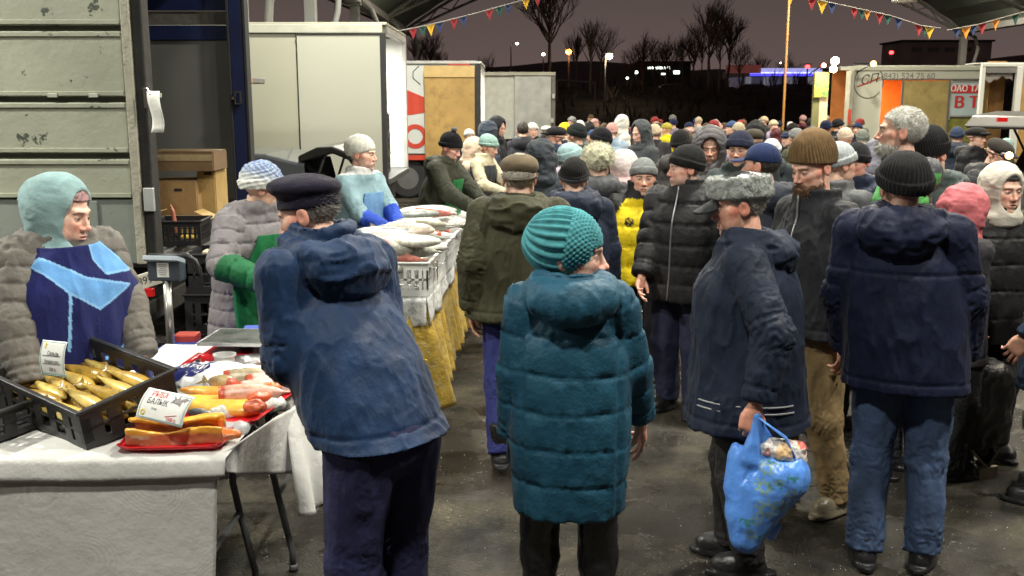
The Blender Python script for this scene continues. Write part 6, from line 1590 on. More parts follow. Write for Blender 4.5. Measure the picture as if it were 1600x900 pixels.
def c1x(r_, w, h, bend):
    g = Geo(); 
    for y in (.58, .36): g.tube([bend((w * .12, h * y, .0018)), bend((w * .85, h * (y + .01), .0018))], .0008, 4)
    sweep('underline', g, inkb, r_)
    g = Geo(); g.tube([bend((w * .2, h * .80, .0015)), bend((w * .18, h * .88, .0015)), bend((w * .22, h * .93, .0015))], .006, 6, flat=.2); sweep('print_spot', g, inky, r_)
price_card((W3(66, 586, 3.44), W3(104, 591, 3.36), W3(69, 531, 3.46)), 'white card with hand-written price stuck in the golden smoked fish', [('Сельдь', .55, .64, .17, inkb, .9), ('Холодного копч.', .5, .42, .12, inkb, .72), ('350 р', .5, .2, .13, inkb, 1)], extra=c1x)
# sign with РЫБА БАЛЫК
def c2x(r_, w, h, bend):
    g = Geo(); rr = random.Random(2)
    for i in range(9):
        x, y = w * (.66 + .22 * rr.random()), h * (.62 + .22 * rr.random()); a = rr.random() * 3
        g.tube([bend((x - .018 * math.cos(a), y - .012 * math.sin(a), .0018)), bend((x, y, .0022)), bend((x + .018 * math.cos(a), y + .012 * math.sin(a), .0018))], [.001, .0055, .001], 6, flat=.25)
    sweep('drawn_fish', g, inkp, r_)
    g = Geo(); g.tube([bend((w * .12 + .009 * math.cos(a), h * .2 + .009 * math.sin(a), .0018)) for a in [i * .7 for i in range(10)]], .003, 4, flat=.3); sweep('print_spot', g, inky, r_)
    g = Geo(); g.tube([bend((w * .60, h * .20, .0018)), bend((w * .84, h * .30, .0018))], .0009, 4); sweep('underline', g, inkr, r_)
bl = W3(212, 652, 3.22); brr = W3(284, 669, 3.12); tl = W3(238, 607, 3.27)
s_ = price_card((bl, brr, tl), 'white printed card reading fish and balyk over the orange fillet', [('РЫБА', .33, .82, .27, inkr, .9), ('БАЛЫК', .36, .58, .27, inkb, .9), ('Цена', .34, .36, .11, inkp, .8), ('1500 р', .74, .14, .16, inkr, .9)], extra=c2x)
g = Geo(); g.tube([W3(250, 664, 3.15), W3(248, 662, 3.18)], .002, 5); 
# ---------------------------------------------------------------- trays of balyk
redp = mat('red_plastic', (.62, .012, .02), .3, spec=.6)
def tray(cx, cy, L, W_, rz, label, z=ZT + .013):
    r_ = empty('red_tray', (cx, cy, z), rz, label, 'tray', 'red trays of the front stall')
    def f(P):
        q = np.sqrt((np.maximum(np.abs(P[:, 0]) - L / 2 + .05, 0)) ** 2 + (np.maximum(np.abs(P[:, 1]) - W_ / 2 + .05, 0)) ** 2) - .05
        h = .004 + .022 * np.clip((q + .03) / .03, 0, 1) ** 2
        return np.maximum(np.maximum(q, np.abs(P[:, 2] - h - .002) - .0035), -P[:, 2])
    V, F = nets(f, (-L / 2, -W_ / 2, 0), (L / 2, W_ / 2, .04), .006); g = Geo(); g.add(V, F); sweep('tray_body', g, redp, r_, smooth=True)
    return r_
tray(-1.14, 3.235, .36, .22, R(4), 'short red tray holding the split orange fillet at the table front')
tray(-1.00, 3.78, .30, .78, R(-9), 'long red tray of balyk and salmon along the table edge')
def slab(name, label, loc, rz, f, lo, hi, colf, v=.005, m=None, amp=.006, ns=30, group=None, rx=0, ry=0):
    V, F = nets(f, lo, hi, v); n = grad(f, V); V2 = V + n * ((fnoise(V, ns, len(label)) - .5) * amp)[:, None]
    g = Geo(); g.add(V2, F, colf(V)); o = link(name, g.mesh(name, True), m or gold_fish); o.location = loc; o.rotation_euler = (rx, ry, rz)
    return tag(o, label, 'fish', group)
# the split fillet: two leaves of orange flesh joined like an open box
def fillet(P):
    bow = .010 * np.cos(P[:, 0] * 22 + .6)
    Q = P.copy(); Q[:, 2] = P[:, 2] + bow; Q[:, 1] = P[:, 1] + .25 * P[:, 0] ** 2
    front = rbox(Q, (0, -.048, .024), (.160, .011, .030), .009); back = rbox(Q, (-.005, .058, .030), (.152, .010, .034), .009)
    base = rbox(Q, (0, .0, .002), (.155, .055, .010), .008); lidf = rbox(Q @ rotm(R(-14), 0, 0), (-.02, .035, .062), (.145, .045, .006), .006)
    d = smin(smin(smin(front, back, .008), base, .012), lidf, .01)
    return smin(d, ell(P, (.172, -.01, .014), (.045, .024, .016)), .02)
def fcol(V):
    t = np.clip((V[:, 2] - .034 + .02 * (fnoise(V, (12, 12, 12), 9) - .5)) / .014, 0, 1)[:, None]; s = fnoise(V, (22, 22, 60), 5)[:, None]
    skin = np.array([.36, .13, .06]); gold = np.array([.78, .42, .05]); flesh = np.array([.62, .17, .035])
    c = skin * (1 - t) + gold * t; inner = ((V[:, 1] > -.032) & (V[:, 1] < .045) & (V[:, 2] < .050))[:, None]
    c = np.where(inner, flesh, c); pale = np.clip((s - .55) * 4, 0, 1) * (1 - t) * (V[:, 0:1] < .06); return c * (1 - pale) + np.array([.6, .5, .36]) * pale
slab('fish_fillet', 'split orange smoked fillet on the short red tray', (-1.135, 3.24, ZT + .022), R(5), fillet, (-.19, -.08, -.01), (.21, .12, .07), fcol, v=.004, amp=.016, ns=22, group='smoked fillets of the front stall')
slab('fish_belly', 'yellow folded fish belly behind the card', (-1.075, 3.53, ZT + .05), R(-8), lambda P: smin(ell(P, (0, 0, -.01), (.16, .062, .034)), ell(P, (-.02, .045, .012), (.165, .030, .012)), .006), (-.19, -.07, -.05), (.19, .09, .06),
     lambda V: np.array([.66, .38, .06]) * (1 - np.clip(V[:, 2:3] * 18 + .2, 0, 1) * .0) * (.8 + .5 * fnoise(V, 25)[:, None]), group='smoked fillets of the front stall')
slab('fish_belly', 'long orange fish strip lying on the yellow belly', (-1.09, 3.66, ZT + .06), R(-12), lambda P: ell(P, (0, 0, 0), (.20, .032, .024)), (-.21, -.05, -.04), (.21, .05, .04),
     lambda V: np.array([.68, .30, .05]) * (.8 + .5 * fnoise(V, 25)[:, None]), group='smoked fillets of the front stall')
rn = random.Random(9)
for i, (fx, fy, rz_, L_, c1_, c2_, lb) in enumerate([(428, 606, 22, .30, (.62, .56, .50), (.60, .32, .22), 'pale pink split fish'), (440, 594, 26, .28, (.66, .60, .54), (.62, .28, .18), 'white and pink fish side'), (344, 600, 150, .15, (.36, .27, .10), (.55, .40, .20), 'golden brown small fish'),
                                                (462, 583, 40, .22, (.55, .20, .12), (.66, .55, .48), 'reddish fish end'), (402, 590, 15, .26, (.40, .34, .22), (.62, .50, .32), 'olive backed fish'), (398, 616, 14, .26, (.58, .30, .22), (.62, .50, .42), 'flat pink fish half')]):
    zf = ZT + .052 + .012 * (i % 3); q_ = WZ(fx, fy, zf)
    g = fish_mesh(L_, .065, .085, c1_, c2_, tail=i in (2, 4), head=False, seed=30 + i, spots=.4); o = link('fish', g.mesh('fish', True), wet_fish); o.location = q_; o.rotation_euler = (Matrix.Rotation(R(rz_), 3, 'Z') @ Matrix.Rotation(R(70), 3, 'X')).to_euler()
    tag(o, lb + ' on the long red tray', 'fish', 'fish on the long red tray')
for i, (px, py, Y_, c, lb) in enumerate([(405, 620, 3.50, (.58, .10, .035), 'curled dark orange'), (425, 605, 3.56, (.66, .16, .06), 'large bright orange'), (438, 592, 3.62, (.68, .20, .09), 'second bright orange'), (447, 582, 3.70, (.60, .09, .04), 'deep red'), (398, 635, 3.46, (.45, .09, .03), 'brown edged'), (462, 575, 3.80, (.66, .25, .13), 'small pale orange'), (474, 570, 3.88, (.62, .22, .12), 'rearmost orange')]):
    z0 = ZT + .06; p = WZ(px, py, z0 + .01)
    slab('salmon_piece', lb + ' salmon piece at the edge of the long tray', p, R(40 + 30 * i), lambda P: smax(ell(P, (0, 0, 0), (.048, .034, .026)), -ell(P, (.0, .01, .022), (.03, .014, .02)), .006), (-.06, -.05, -.04), (.06, .05, .04),
         lambda V, c=c: np.array(c) * (.7 + .7 * fnoise(V, (60, 15, 60), 3)[:, None]), v=.004, m=wet_fish, amp=.012, ns=40, group='salmon pieces on the long tray')
for i, (px, py, Y_, lb) in enumerate([(436, 630, 0, 'silver grey fish head pieces in clear film'), (375, 643, 0, 'whitish fish chunk behind the fillet'), (352, 618, 0, 'pale chunk under the yellow belly')]):
    p = WZ(px - 20, py, ZT + .035); slab('fish_chunk', lb, p, R(20 * i), lambda P: ell(P, (0, 0, 0), (.075, .05, .032)), (-.09, -.07, -.04), (.09, .07, .04), lambda V: np.array([.55, .55, .52]) * (.6 + .8 * fnoise(V, 30)[:, None]), m=wet_fish, amp=.02, ns=35, group='fish chunks of the front stall')
g = fish_mesh(.30, .06, .05, (.08, .09, .10), (.5, .52, .52), seed=77); o = link('fish', g.mesh('fish', True), wet_fish); o.location = WZ(325, 652, ZT + .03); o.rotation_euler = (R(80), 0, R(-40)); tag(o, 'dark backed silver fish with its tail towards the salmon', 'fish')
# white glove packet with print
def bagf(P): return smax(smin(ell(P, (0, 0, .0), (.20, .115, .045)), ell(P, (.10, .03, .01), (.14, .10, .035)), .03), -(P[:, 2] + .028), .01)
V, F = nets(bagf, (-.26, -.16, -.05), (.27, .17, .07), .006); n = grad(bagf, V)
rg = 1 - np.abs(2 * fnoise(V, (11, 11, 11), 2) - 1); V = V + n * ((rg - .7) * .035)[:, None]
r_ = empty('glove_packet', (-1.245, 3.93, ZT + .045), R(-14), 'white plastic packet of gloves with dark blue print', 'packet'); bo = Geo().add(V, F); bm = link('bag', bo.mesh('bag', True), mat('white_film', (.72, .74, .75), .28, bump=.5, bscale=18, spec=.6, bdist=.01), r_)
from mathutils.bvhtree import BVHTree
bt = BVHTree.FromPolygons([tuple(v) for v in V], [tuple(q) for q in F])
def on_bag(p, off=.0016):
    h = bt.ray_cast(Vector((p[0], p[1], .3)), Vector((0, 0, -1))); return Vector((p[0], p[1], (h[0].z if h[0] else 0) + off))
g = Geo(); 
def patch(u, v):
    a = (u - .5) * .20; b = (v - .5) * .15 - .0; return on_bag((-.085 + a + .02 * math.sin(v * 6), -.012 + b + .016 * math.sin(u * 7)), .0013)
g.grid(patch, 26, 20); sweep('print_field', g, mat('blue_print', (.018, .022, .13), .35, bump=.4, bscale=18, bdist=.01), r_, smooth=True)
def letter_on(s, size, x, y, rot, m_, par, sx=1):
    me = text_mesh(s, size, bold=.0012, sx=sx); ca, sa = math.cos(rot), math.sin(rot)
    for v in me.vertices: v.co = on_bag((x + v.co.x * ca - v.co.y * sa, y + v.co.x * sa + v.co.y * ca), .0045)
    return link('lettering', me, m_, par)
letter_on('ПЕРЧАТКИ', .046, -.085, -.025, R(-6), mat('letter_white', (.75, .75, .75), .6), r_, sx=.86)
g = Geo(); g.tube([on_bag((-.03 + .014 * math.cos(a), .030 + .014 * math.sin(a)), .003) for a in [i * .7 for i in range(10)]], .006, 5, flat=.3); sweep('print_spot', g, mat('letter_white', (.75, .75, .75), .6), r_)
# crumpled films and sheets on the table
def film(label, c, r, loc, seed, m=None, amp=.03, name='plastic_film'):
    f = lambda P: smax(ell(P, (0, 0, 0), r), -(P[:, 2] + .02), .006); V, F = nets(f, (-r[0], -r[1], -.03), r, .007); n = grad(f, V); rg = 1 - np.abs(2 * fnoise(V, 13, seed) - 1)
    g = Geo(); g.add(V + n * ((rg - .7) * amp)[:, None], F); o = link(name, g.mesh(name, True), m or mat('white_film', (.72, .74, .75), .28)); o.location = loc; return tag(o, label, 'plastic film')
film('crumpled clear film beside the yellow fish belly', 0, (.14, .06, .03), (-1.13, 3.60, ZT + .02), 4, mat('clear_film', (.62, .66, .68), .15, bump=.6, bscale=25, alpha=.55, bdist=.012))
film('crumpled white plastic behind the crate of fish', 0, (.24, .10, .05), (-2.15, 3.86, ZT + .03), 7)
film('torn clear film under the orange fillet tail', 0, (.07, .05, .025), (-1.0, 3.36, ZT + .02), 12, mat('clear_film', (.62, .66, .68), .15))
# foil-wrapped logs
foil = mat('foil', (.62, .63, .64), .28, metal=.75, bump=1.0, bscale=38, bdist=.012, var=.25, vscale=30)
for i, (px, py, lb) in enumerate(((400, 588, 'front silver scaled fish log'), (398, 568, 'rear silver scaled fish log'))):
    g = Geo(); q = WZ(px, py, ZT + .04); g.tube([(-.10, 0, 0), (-.095, 0, 0), (0, 0, .004), (.10, .01, 0), (.15, .01, -.004)], [.018, .036, .041, .038, .02], 16); o = sweep('fish_log', g, foil, smooth=True, loc=q, rot=(0, 0, R(4 + 5 * i))); tag(o, lb + ' beside the plastic tub', 'fish')
# tub
q = WZ(352, 582, ZT + .013); r_ = empty('plastic_tub', q, R(0), 'clear plastic tub with an orange label by the scale', 'tub')
g = Geo(); g.lathe([(0, 0), (.036, 0), (.044, .072), (.049, .075), (.049, .082), (.042, .080), (.034, .01), (0, .01)], 30); sweep('tub', g, mat('frosted_plastic', (.68, .68, .66), .25, alpha=.9), r_, smooth=False)
g = Geo(); g.grid(lambda u, v: ((.0385 + .0045 * v) * math.cos(R(215 + 60 * u)), (.0385 + .0045 * v) * math.sin(R(215 + 60 * u)), .014 + .042 * v), 8, 2); sweep('label', g, mat('orange_print', (.78, .30, .04), .5), r_)
g = Geo()
for k in range(5): g.grid(lambda u, v, k=k: ((.0392 + .004 * v) * math.cos(R(290 + 9 * k + 5 * u)), (.0392 + .004 * v) * math.sin(R(290 + 9 * k + 5 * u)), .018 + .010 * (k % 2) + .02 * v), 2, 1)
sweep('print', g, mat('blue_grey_print', (.12, .16, .28), .5), r_)
# table scale with a black platter on a red body
q = WZ(373, 543, ZT + .11); r_ = empty('table_scale', (q.x, q.y + .12, ZT + .012), R(-4), 'red table scale with a wide black weighing plate', 'scale')
def sc(P): return rbox(P, (0, 0, .035), (.17, .13, .034), .02)
V, F = nets(sc, (-.2, -.16, 0), (.2, .16, .08), .01); g = Geo(); g.add(V, F); sweep('scale_body', g, redp, r_, smooth=True)
g = Geo(); g.box((0, 0, .112), (.165, .135, .006)); sweep('weighing_plate', g, mat('plate_dark', (.07, .075, .07), .35, metal=.3, rvar=.1, var=.3, vscale=8), r_, bev=.003)
g = Geo()
for s in (-1, 1): g.box((s * .167, 0, .114), (.004, .139, .008)); g.box((0, s * .137, .114), (.163, .004, .0075))
sweep('plate_rim', g, mat('rim_bright', (.62, .63, .62), .25, metal=.7), r_, bev=.002)
g = Geo(); g.cyl((0, 0, .06), (0, 0, .105), .03, 14); sweep('post', g, dark, r_)
for s_, sx_ in ((-1, -.1), (1, .12)): g = Geo(); g.box((sx_, -.155, .012), (.05, .03, .012)); sweep('foot', g, blk, r_, bev=.004)
g = Geo(); g.tube([(-.17, -.10, .06), (-.21, -.17, .035), (-.24, -.25, .01)], [.022, .018, .012], 8, flat=.4); sweep('arm', g, redp, r_, smooth=True)
g = Geo(); g.box((0, 0, 0), (.10, .05, .004)); o = sweep('note_pad', g, blk, loc=WZ(345, 562, ZT + .018), rot=(0, 0, R(-15)), bev=.002); tag(o, 'flat black pad lying in front of the red scale', 'pad')
g = Geo(); g.box((0, 0, 0), (.03, .006, .006)); o = sweep('marker_pen', g, mat('letter_white', (.75, .75, .75), .6), loc=WZ(352, 556, ZT + .026), rot=(0, 0, R(10)), bev=.002); tag(o, 'short white pen lying on the black pad', 'pen')
g = Geo(); g.box((0, 0, 0), (.10, .05, .015)); o = sweep('folded_cloth', g, mat('blue_cloth', (.10, .16, .62), .8, bump=.3), loc=WZ(412, 515, ZT + .03), rot=(0, 0, R(8)), bev=.008); tag(o, 'blue folded cloth behind the weighing plate', 'cloth')
# floor scale with a blue platform and a display on a steel post
q = WZ(272, 552, .66); r_ = empty('post_scale', (q.x, q.y, 0), R(-6), 'post scale with a grey display box and a blue platform', 'scale')
g = Geo(); g.box((.06, .16, .60), (.20, .17, .03)); sweep('platform_base', g, mat('scale_grey', (.20, .21, .21), .45), r_, bev=.006)
g = Geo(); g.box((.06, .16, .645), (.20, .17, .012)); sweep('platform', g, mat('platform_blue', (.015, .06, .30), .35, var=.3, vscale=6), r_, bev=.006)
for a_ in (-1, 1):
    for b_ in (-1, 1): g = Geo(); g.box((.06 + a_ * .16, .16 + b_ * .13, .285), (.02, .02, .285)); sweep('leg', g, dark, r_)
pt = W3(263, 432, q.y); g = Geo(); g.cyl((0, -.03, .58), (0, -.03, pt.z + .0), .020, 16); sweep('post', g, mat('steel_post', (.50, .50, .47), .28, metal=.9), r_, smooth=True)
zt_ = pt.z
g = Geo(); g.box((0, -.02, zt_ + .035), (.085, .035, .05)); sweep('display_box', g, mat('display_grey', (.045, .055, .075), .4), r_, bev=.008)
g = Geo(); g.box((0, -.045, zt_ + .092), (.088, .05, .012), rotm(R(-18), 0, 0)); sweep('display_window', g, mat('display_pale', (.34, .40, .45), .25), r_, bev=.004)
g = Geo(); g.box((-.004, -.0565, zt_ + .042), (.030, .001, .036)); sweep('label', g, paper, r_)
for k in range(6): g = Geo(); g.box((-.004, -.058, zt_ + .068 - .010 * k), (.022 - .003 * (k % 3), .0004, .0012)); sweep('print', g, inkb, r_)
g = Geo(); g.tube([(-.11, .02, zt_ + .10), (.09, .02, zt_ + .105), (.13, .02, zt_ + .08), (.16, .02, zt_ + .0)], .012, 8); sweep('handle', g, blk, r_, smooth=True)
g = Geo(); g.box((-.03, .30, .672), (.06, .05, .022)); o = sweep('red_packet', g, mat('strip_red', (.45, .05, .03), .5), loc=(q.x, q.y, 0), bev=.008); tag(o, 'small red and white packet on the blue scale platform', 'packet')

# ---------------------------------------------------------------- the gold-draped stall
x0n, x1n, x0f, x1f, yn, yf = -1.02, -.54, -.74, -.34, 5.85, 9.6
gold = mat('gold_satin', (.78, .52, .09), .24, metal=.5, bump=.7, bscale=16, var=.30, vscale=9, sheen=.2, bdist=.02, ramp=(.52, .60, 22, (.80, .62, .22)))
r_ = empty('market_table', ((x0n + x1n) / 2, 7.5, 0), 0, 'long market table under the gold cloth and white crates', 'table'); o_ = r_.location
g = Geo(); g.add(np.array([(x0n, yn, .70), (x1n, yn, .70), (x1f, yf, .70), (x0f, yf, .70), (x0n, yn, .74), (x1n, yn, .74), (x1f, yf, .74), (x0f, yf, .74)]) - np.array(o_), np.array([(0,3,2,1),(4,5,6,7),(0,1,5,4),(1,2,6,5),(2,3,7,6),(3,0,4,7)])); sweep('tabletop', g, mat('table_plastic', (.5, .5, .48), .5), r_)
for x, y in ((x0n + .06, yn + .06), (x1n - .06, yn + .06), (x0f + .05, yf - .1), (x1f - .05, yf - .1)): g = Geo(); g.box(Vector((x, y, .345)) - o_, (.02, .02, .345)); sweep('leg', g, legm, r_)
per = [(x0n - .01, yn + .6), (x0n - .01, yn - .01), (x1n + .01, yn - .01), (x1f + .01, yf)]
seg = [(Vector(per[i] + (0,)), Vector(per[i + 1] + (0,))) for i in range(3)]; Ls = [(b - a).length for a, b in seg]; tot = sum(Ls)
def skirt(u, v):
    d = u * tot; i = 0
    while i < 2 and d > Ls[i]: d -= Ls[i]; i += 1
    a, b = seg[i]; p = a.lerp(b, d / Ls[i]); t = (b - a).normalized(); nrm = Vector((t.y, -t.x, 0))
    rc = min(abs(u * tot - Ls[0]), abs(u * tot - Ls[0] - Ls[1]))
    ph = u * tot * 34 + 5 * n1(u * tot, 1, 3); off = (.010 + .034 * v) * (math.sin(ph) + .35 * math.sin(ph * 2.3 + 1)) + .07 * v + .03 * v * math.exp(-(rc / .12) ** 2)
    corner = Vector((0, 0, 0))
    if rc < .10 and abs(u * tot - Ls[0] - Ls[1]) < .10: corner = Vector((.045, -.045, 0)) * v
    return tuple(p + nrm * off + corner + Vector((0, 0, .745 - (.62 + .05 * math.sin(u * 9) - .02 * math.sin(ph)) * v)))
g = Geo(); g.grid(skirt, 420, 22); o = sweep('gold_cloth', g, gold, smooth=True); solid(o, .003); tag(o, 'shiny gold satin cloth pleated round the market table', 'tablecloth')
g = Geo()
def white_over(u, v):
    # white cloth over the top, hanging as a pointed corner at the near end
    y = yn - .03 + (yf - yn) * v; xa = x0n + (x0f - x0n) * v - .03; xb = x1n + (x1f - x1n) * v + .03; return (xa + (xb - xa) * u, y, .752 + .003 * n1(u * 9, v * 30, 1))
g.grid(white_over, 12, 40)
def corner_drop(u, v):
    x = x0n - .03 + (x1n - x0n + .06) * u; L_ = .10 + .09 * u + .03 * math.sin(u * 11); return (x, yn - .035 - .02 * v - .012 * math.sin(u * 20) * v, .752 - L_ * v)
g.grid(corner_drop, 30, 6)
def side_drop(u, v):
    y = yn - .03 + 2.6 * u; L_ = max(.02, .17 - .16 * u - .02 * math.sin(u * 25)); xb = x1n + (x1f - x1n) * (y - yn) / (yf - yn) + .035; return (xb + .02 * v + .008 * math.sin(u * 44) * v, y, .752 - L_ * v)
g.grid(side_drop, 50, 5)
o = sweep('white_cloth', g, mat('printed_cloth', (.62, .62, .60), .6, bump=.3, bscale=14, ramp=(.5, .54, 26, (.40, .42, .42))), smooth=True); solid(o, .002); tag(o, 'white printed cloth under the white crates, hanging over the gold', 'tablecloth')
wpl = mat('white_crate_plastic', (.70, .71, .69), .4, var=.06)
k2 = None
order = ['nearest', 'second', 'third', 'fourth', 'fifth']
for i in range(5):
    y = yn + .20 + .43 * i; t = (y - yn) / (yf - yn); xc_ = (x0n + x1n) / 2 + .03 + t * ((x0f + x1f) / 2 - (x0n + x1n) / 2)
    lb = order[i] + ' white plastic crate of fish in the row on the gold-draped table'
    if k2 is None: k2 = plastic_crate((xc_, y, .757), R(-4), .50, .38, .20, wpl, lb, 'white fish crates on the gold table', n=11); g = Geo(); [g.box((s_ * .238, 0, .105), (.003, .175, .088)) or g.box((0, s_ * .178, .105), (.235, .003, .088)) for s_ in (-1, 1)]; sweep('inner_wall', g, wpl, k2)
    else: plastic_crate((xc_, y, .757), R(-4 + rn.uniform(-2, 2)), .50, .38, .20, wpl, lb, 'white fish crates on the gold table', share=k2)
kinds = [((.30, .33, .30), (.62, .60, .55)), ((.36, .34, .26), (.62, .50, .42)), ((.24, .25, .24), (.60, .58, .52)), ((.50, .16, .12), (.66, .50, .44)), ((.40, .42, .36), (.70, .68, .60))]
ms = []
for i, (a, b) in enumerate(kinds):
    g = fish_mesh(.46 if i != 3 else .34, .13 if i != 3 else .07, .075, a, b, seed=60 + i, spots=.5, head=i != 3, tail=i != 3); ms.append(g.mesh('fish', True))
g = fish_mesh(.42, .19, .12, (.42, .42, .36), (.66, .62, .50), seed=91, spots=.9, head=False, tail=False); msC = g.mesh('carp', True); msC.materials.append(mat('carp_scales', (1, 1, 1), .3, bump=1.0, bscale=45, attr=True, bdist=.01, var=.3, vscale=45))
for i in range(40):
    row = i // 8; y = yn + .16 + .43 * row + rn.uniform(-.12, .16); t = (y - yn) / (yf - yn); xc_ = (x0n + x1n) / 2 + .03 + t * .23
    k = rn.randrange(5); lvl = (i % 8) // 3
    o = link('fish', ms[k], wet_fish); o.location = (xc_ + rn.uniform(-.12, .12), y, .925 + .055 * lvl + (.05 if lvl == 2 else 0)); a = R(rn.uniform(-35, 35) + (0 if rn.random() < .5 else 180)); o.rotation_euler = (Matrix.Rotation(a, 3, 'Z') @ Matrix.Rotation(R(rn.uniform(60, 100)), 3, 'X') @ Matrix.Rotation(R(rn.uniform(-6, 6)), 3, 'Y')).to_euler()
    kn_ = ['grey silver fish', 'tan silver fish', 'dark grey fish', 'red split fish', 'pale olive fish'][k]
    tag(o, '%s %s in the %s layer over the %s white crate' % (['plump', 'slim', 'slanting', 'straight', 'tail-up', 'long', 'short', 'topmost'][i % 8], kn_, ['lower', 'middle', 'top'][min(lvl, 2)], order[row]), 'fish', 'fish heaped in the white crates: %s, %s %s' % (kn_, order[row], lvl))
    if i == 0: pass
o = link('fish', msC); o.location = (W3(640, 388, 5.92).x + .0, 5.98, 1.02); o.rotation_euler = (R(78), R(8), R(28)); tag(o, 'plump scaly carp body at the near end of the fish heap', 'fish')
# jars, boxes and bags beyond the fish
glassy = mat('jar_glass', (.55, .52, .25), .12, alpha=.75, var=.1)
for i, (dx, y, h, lb) in enumerate(((.08, 8.35, .13, 'nearest olive glass jar'), (.10, 8.62, .14, 'middle olive glass jar'), (.04, 8.9, .13, 'rearmost olive glass jar'))):
    x = -.62 + dx + .1 * (y - 8.3); r_ = empty('glass_jar', (x, y, .757), 0, lb + ' past the fish crates', 'jar', 'jars on the gold-draped table')
    g = Geo(); g.lathe([(0, 0), (.045, 0), (.05, .02), (.05, h - .03), (.038, h - .01), (.038, h), (0, h)], 20); sweep('jar', g, glassy, r_, smooth=True)
    g = Geo(); g.lathe([(0, h + .001), (.041, h + .001), (.041, h + .018), (0, h + .02)], 20); sweep('lid', g, mat('lid_white', (.6, .6, .55), .4), r_)
for i, (x, y, s, lb) in enumerate(((-.62, 8.05, (.16, .12, .11), 'white foam box beyond the last fish crate'), (-.72, 8.75, (.12, .14, .15), 'tall white foam box between the jars and the apron man'), (-.42, 9.25, (.14, .12, .09), 'low white foam box at the far table end'))):
    r_ = empty('foam_box', (x, y, .757), R(8 * i), lb, 'box'); g = Geo(); g.box((0, 0, s[2] / 2), (s[0], s[1], s[2] / 2)); sweep('foam', g, whitep, r_, bev=.01); g = Geo(); g.box((0, 0, s[2] + .012), (s[0] + .006, s[1] + .006, .011)); sweep('lid', g, mat('foam_lid', (.7, .7, .66), .6), r_, bev=.004)
film('crumpled clear bags at the far end of the gold table', 0, (.16, .18, .09), (-.40, 8.7, .80), 21, mat('clear_film', (.62, .66, .68), .15), amp=.05)
film('crumpled white bags under the white-sleeved hands', 0, (.14, .16, .08), (-.40, 9.5, .80), 22, amp=.05)
# cream cloth over a stand, half hidden by the beret man
px_ = W3(424, 435, 5.1); r_ = empty('cloth_stand', (px_.x + .06, 5.2, 0), 0, 'narrow stand under a cream cloth behind the beret man', 'stand')
g = Geo(); V, F = nets(lambda P: smin(rbox(P, (.04, 0, .58), (.10, .12, .36), .05), ell(P, (-.07, -.04, .62), (.05, .06, .30)), .03), (-.2, -.2, .1), (.2, .2, 1.05), .014); n = grad(lambda P: rbox(P, (.04, 0, .58), (.10, .12, .36), .05), V); V = V + n * ((1 - np.abs(2 * fnoise(V, (12, 12, 2.5), 3) - 1) - .7) * .05)[:, None]; g.add(V, F)
sweep('cream_cloth', g, mat('cream_cloth', (.60, .56, .40), .8, bump=.2), r_, smooth=True)
g = Geo(); g.box((.05, .10, .45), (.04, .02, .30)); sweep('gold_trim', g, gold, r_)
for a_, b_ in ((-.03, -.08), (.11, -.08), (-.03, .08), (.11, .08)): g = Geo(); g.box((a_, b_, .15), (.012, .012, .15)); sweep('leg', g, legm, r_)
# ---------------------------------------------------------------- the people near the camera
def C_(r, g, b): return lin((r, g, b))
NVY = (.012, .018, .040); BLK = (.010, .010, .011); OLV = (.040, .040, .020)
t_p = time.time()
def in_poly(x, y, P):
    c = np.zeros(len(x), bool); n_ = len(P)
    for i in range(n_):
        (x1, y1), (x2, y2) = P[i], P[i - 1]
        c ^= ((y1 > y) != (y2 > y)) & (x < (x2 - x1) * (y - y1) / ((y2 - y1) or 1e-9) + x1)
    return c
def seg_d(x, y, a, b):
    ab = np.array(b) - np.array(a); t = np.clip(((x - a[0]) * ab[0] + (y - a[1]) * ab[1]) / (ab @ ab), 0, 1); return np.hypot(x - a[0] - t * ab[0], y - a[1] - t * ab[1])
def vendor_apron(V, H):
    """navy apron with two pale blue panels edged in a paler cord"""
    x = V[:, 0]; z = V[:, 2]; C = np.tile(np.array((.012, .016, .095)), (len(V), 1)); pale = np.array((.13, .33, .66)); cord = np.array((.22, .45, .75)); k = H / 1.68
    for P in ([(-.19, 1.36), (-.15, 1.385), (-.02, 1.295), (.17, 1.24), (.01, 1.165), (-.10, 1.245)], [(.03, 1.47), (.10, 1.44), (.22, 1.295), (.07, 1.30), (.035, 1.36)]):
        P = [(a, b * k) for a, b in P]; C[in_poly(x, z, P)] = pale
        for i in range(len(P)): C[seg_d(x, z, P[i], P[i - 1]) < .0045] = cord
    for a, b in (((-.10, 1.245), (-.13, 1.02)), ((.02, .955), (.24, 1.045))): C[seg_d(x, z, (a[0], a[1] * k), (b[0], b[1] * k)) < .006] = cord
    return C
person('woman in a mint fleece hood and blue apron behind the crate of smoked fish', 93, 271, 3.9, face=32, head=56, look=11, tilt=3,
       hat=dict(kind='scarf', c=(.24, .37, .38), fleece=1, peak=1, open=1.12), hat_h=.03, opt=dict(fem=1, fat=.24, hs=1.08, skin=(.66, .42, .33), hair=dict(c=(.36, .20, .21), top=True, th=.004), red=1.3),
       coat=dict(kind='puffer', c=(.135, .125, .11), quilt=.075, hood='down', hoodsize=1.05, fit=1.25, sleeve=.078, hem=.40, amp=.005, lift=.012, apron=dict(z0=.30, z1=.845, tw=.72, w=.33, c=(1, 1, 1), paint=vendor_apron, back=.12)),
       hands={-1: dict(p=(-.30, -.20, .86), pole=(-1, .3, -.5), hide=True), 1: dict(p=(.16, -.26, .88), pole=(1, .5, -.3), hide=True)}, q=0, build=1.1)
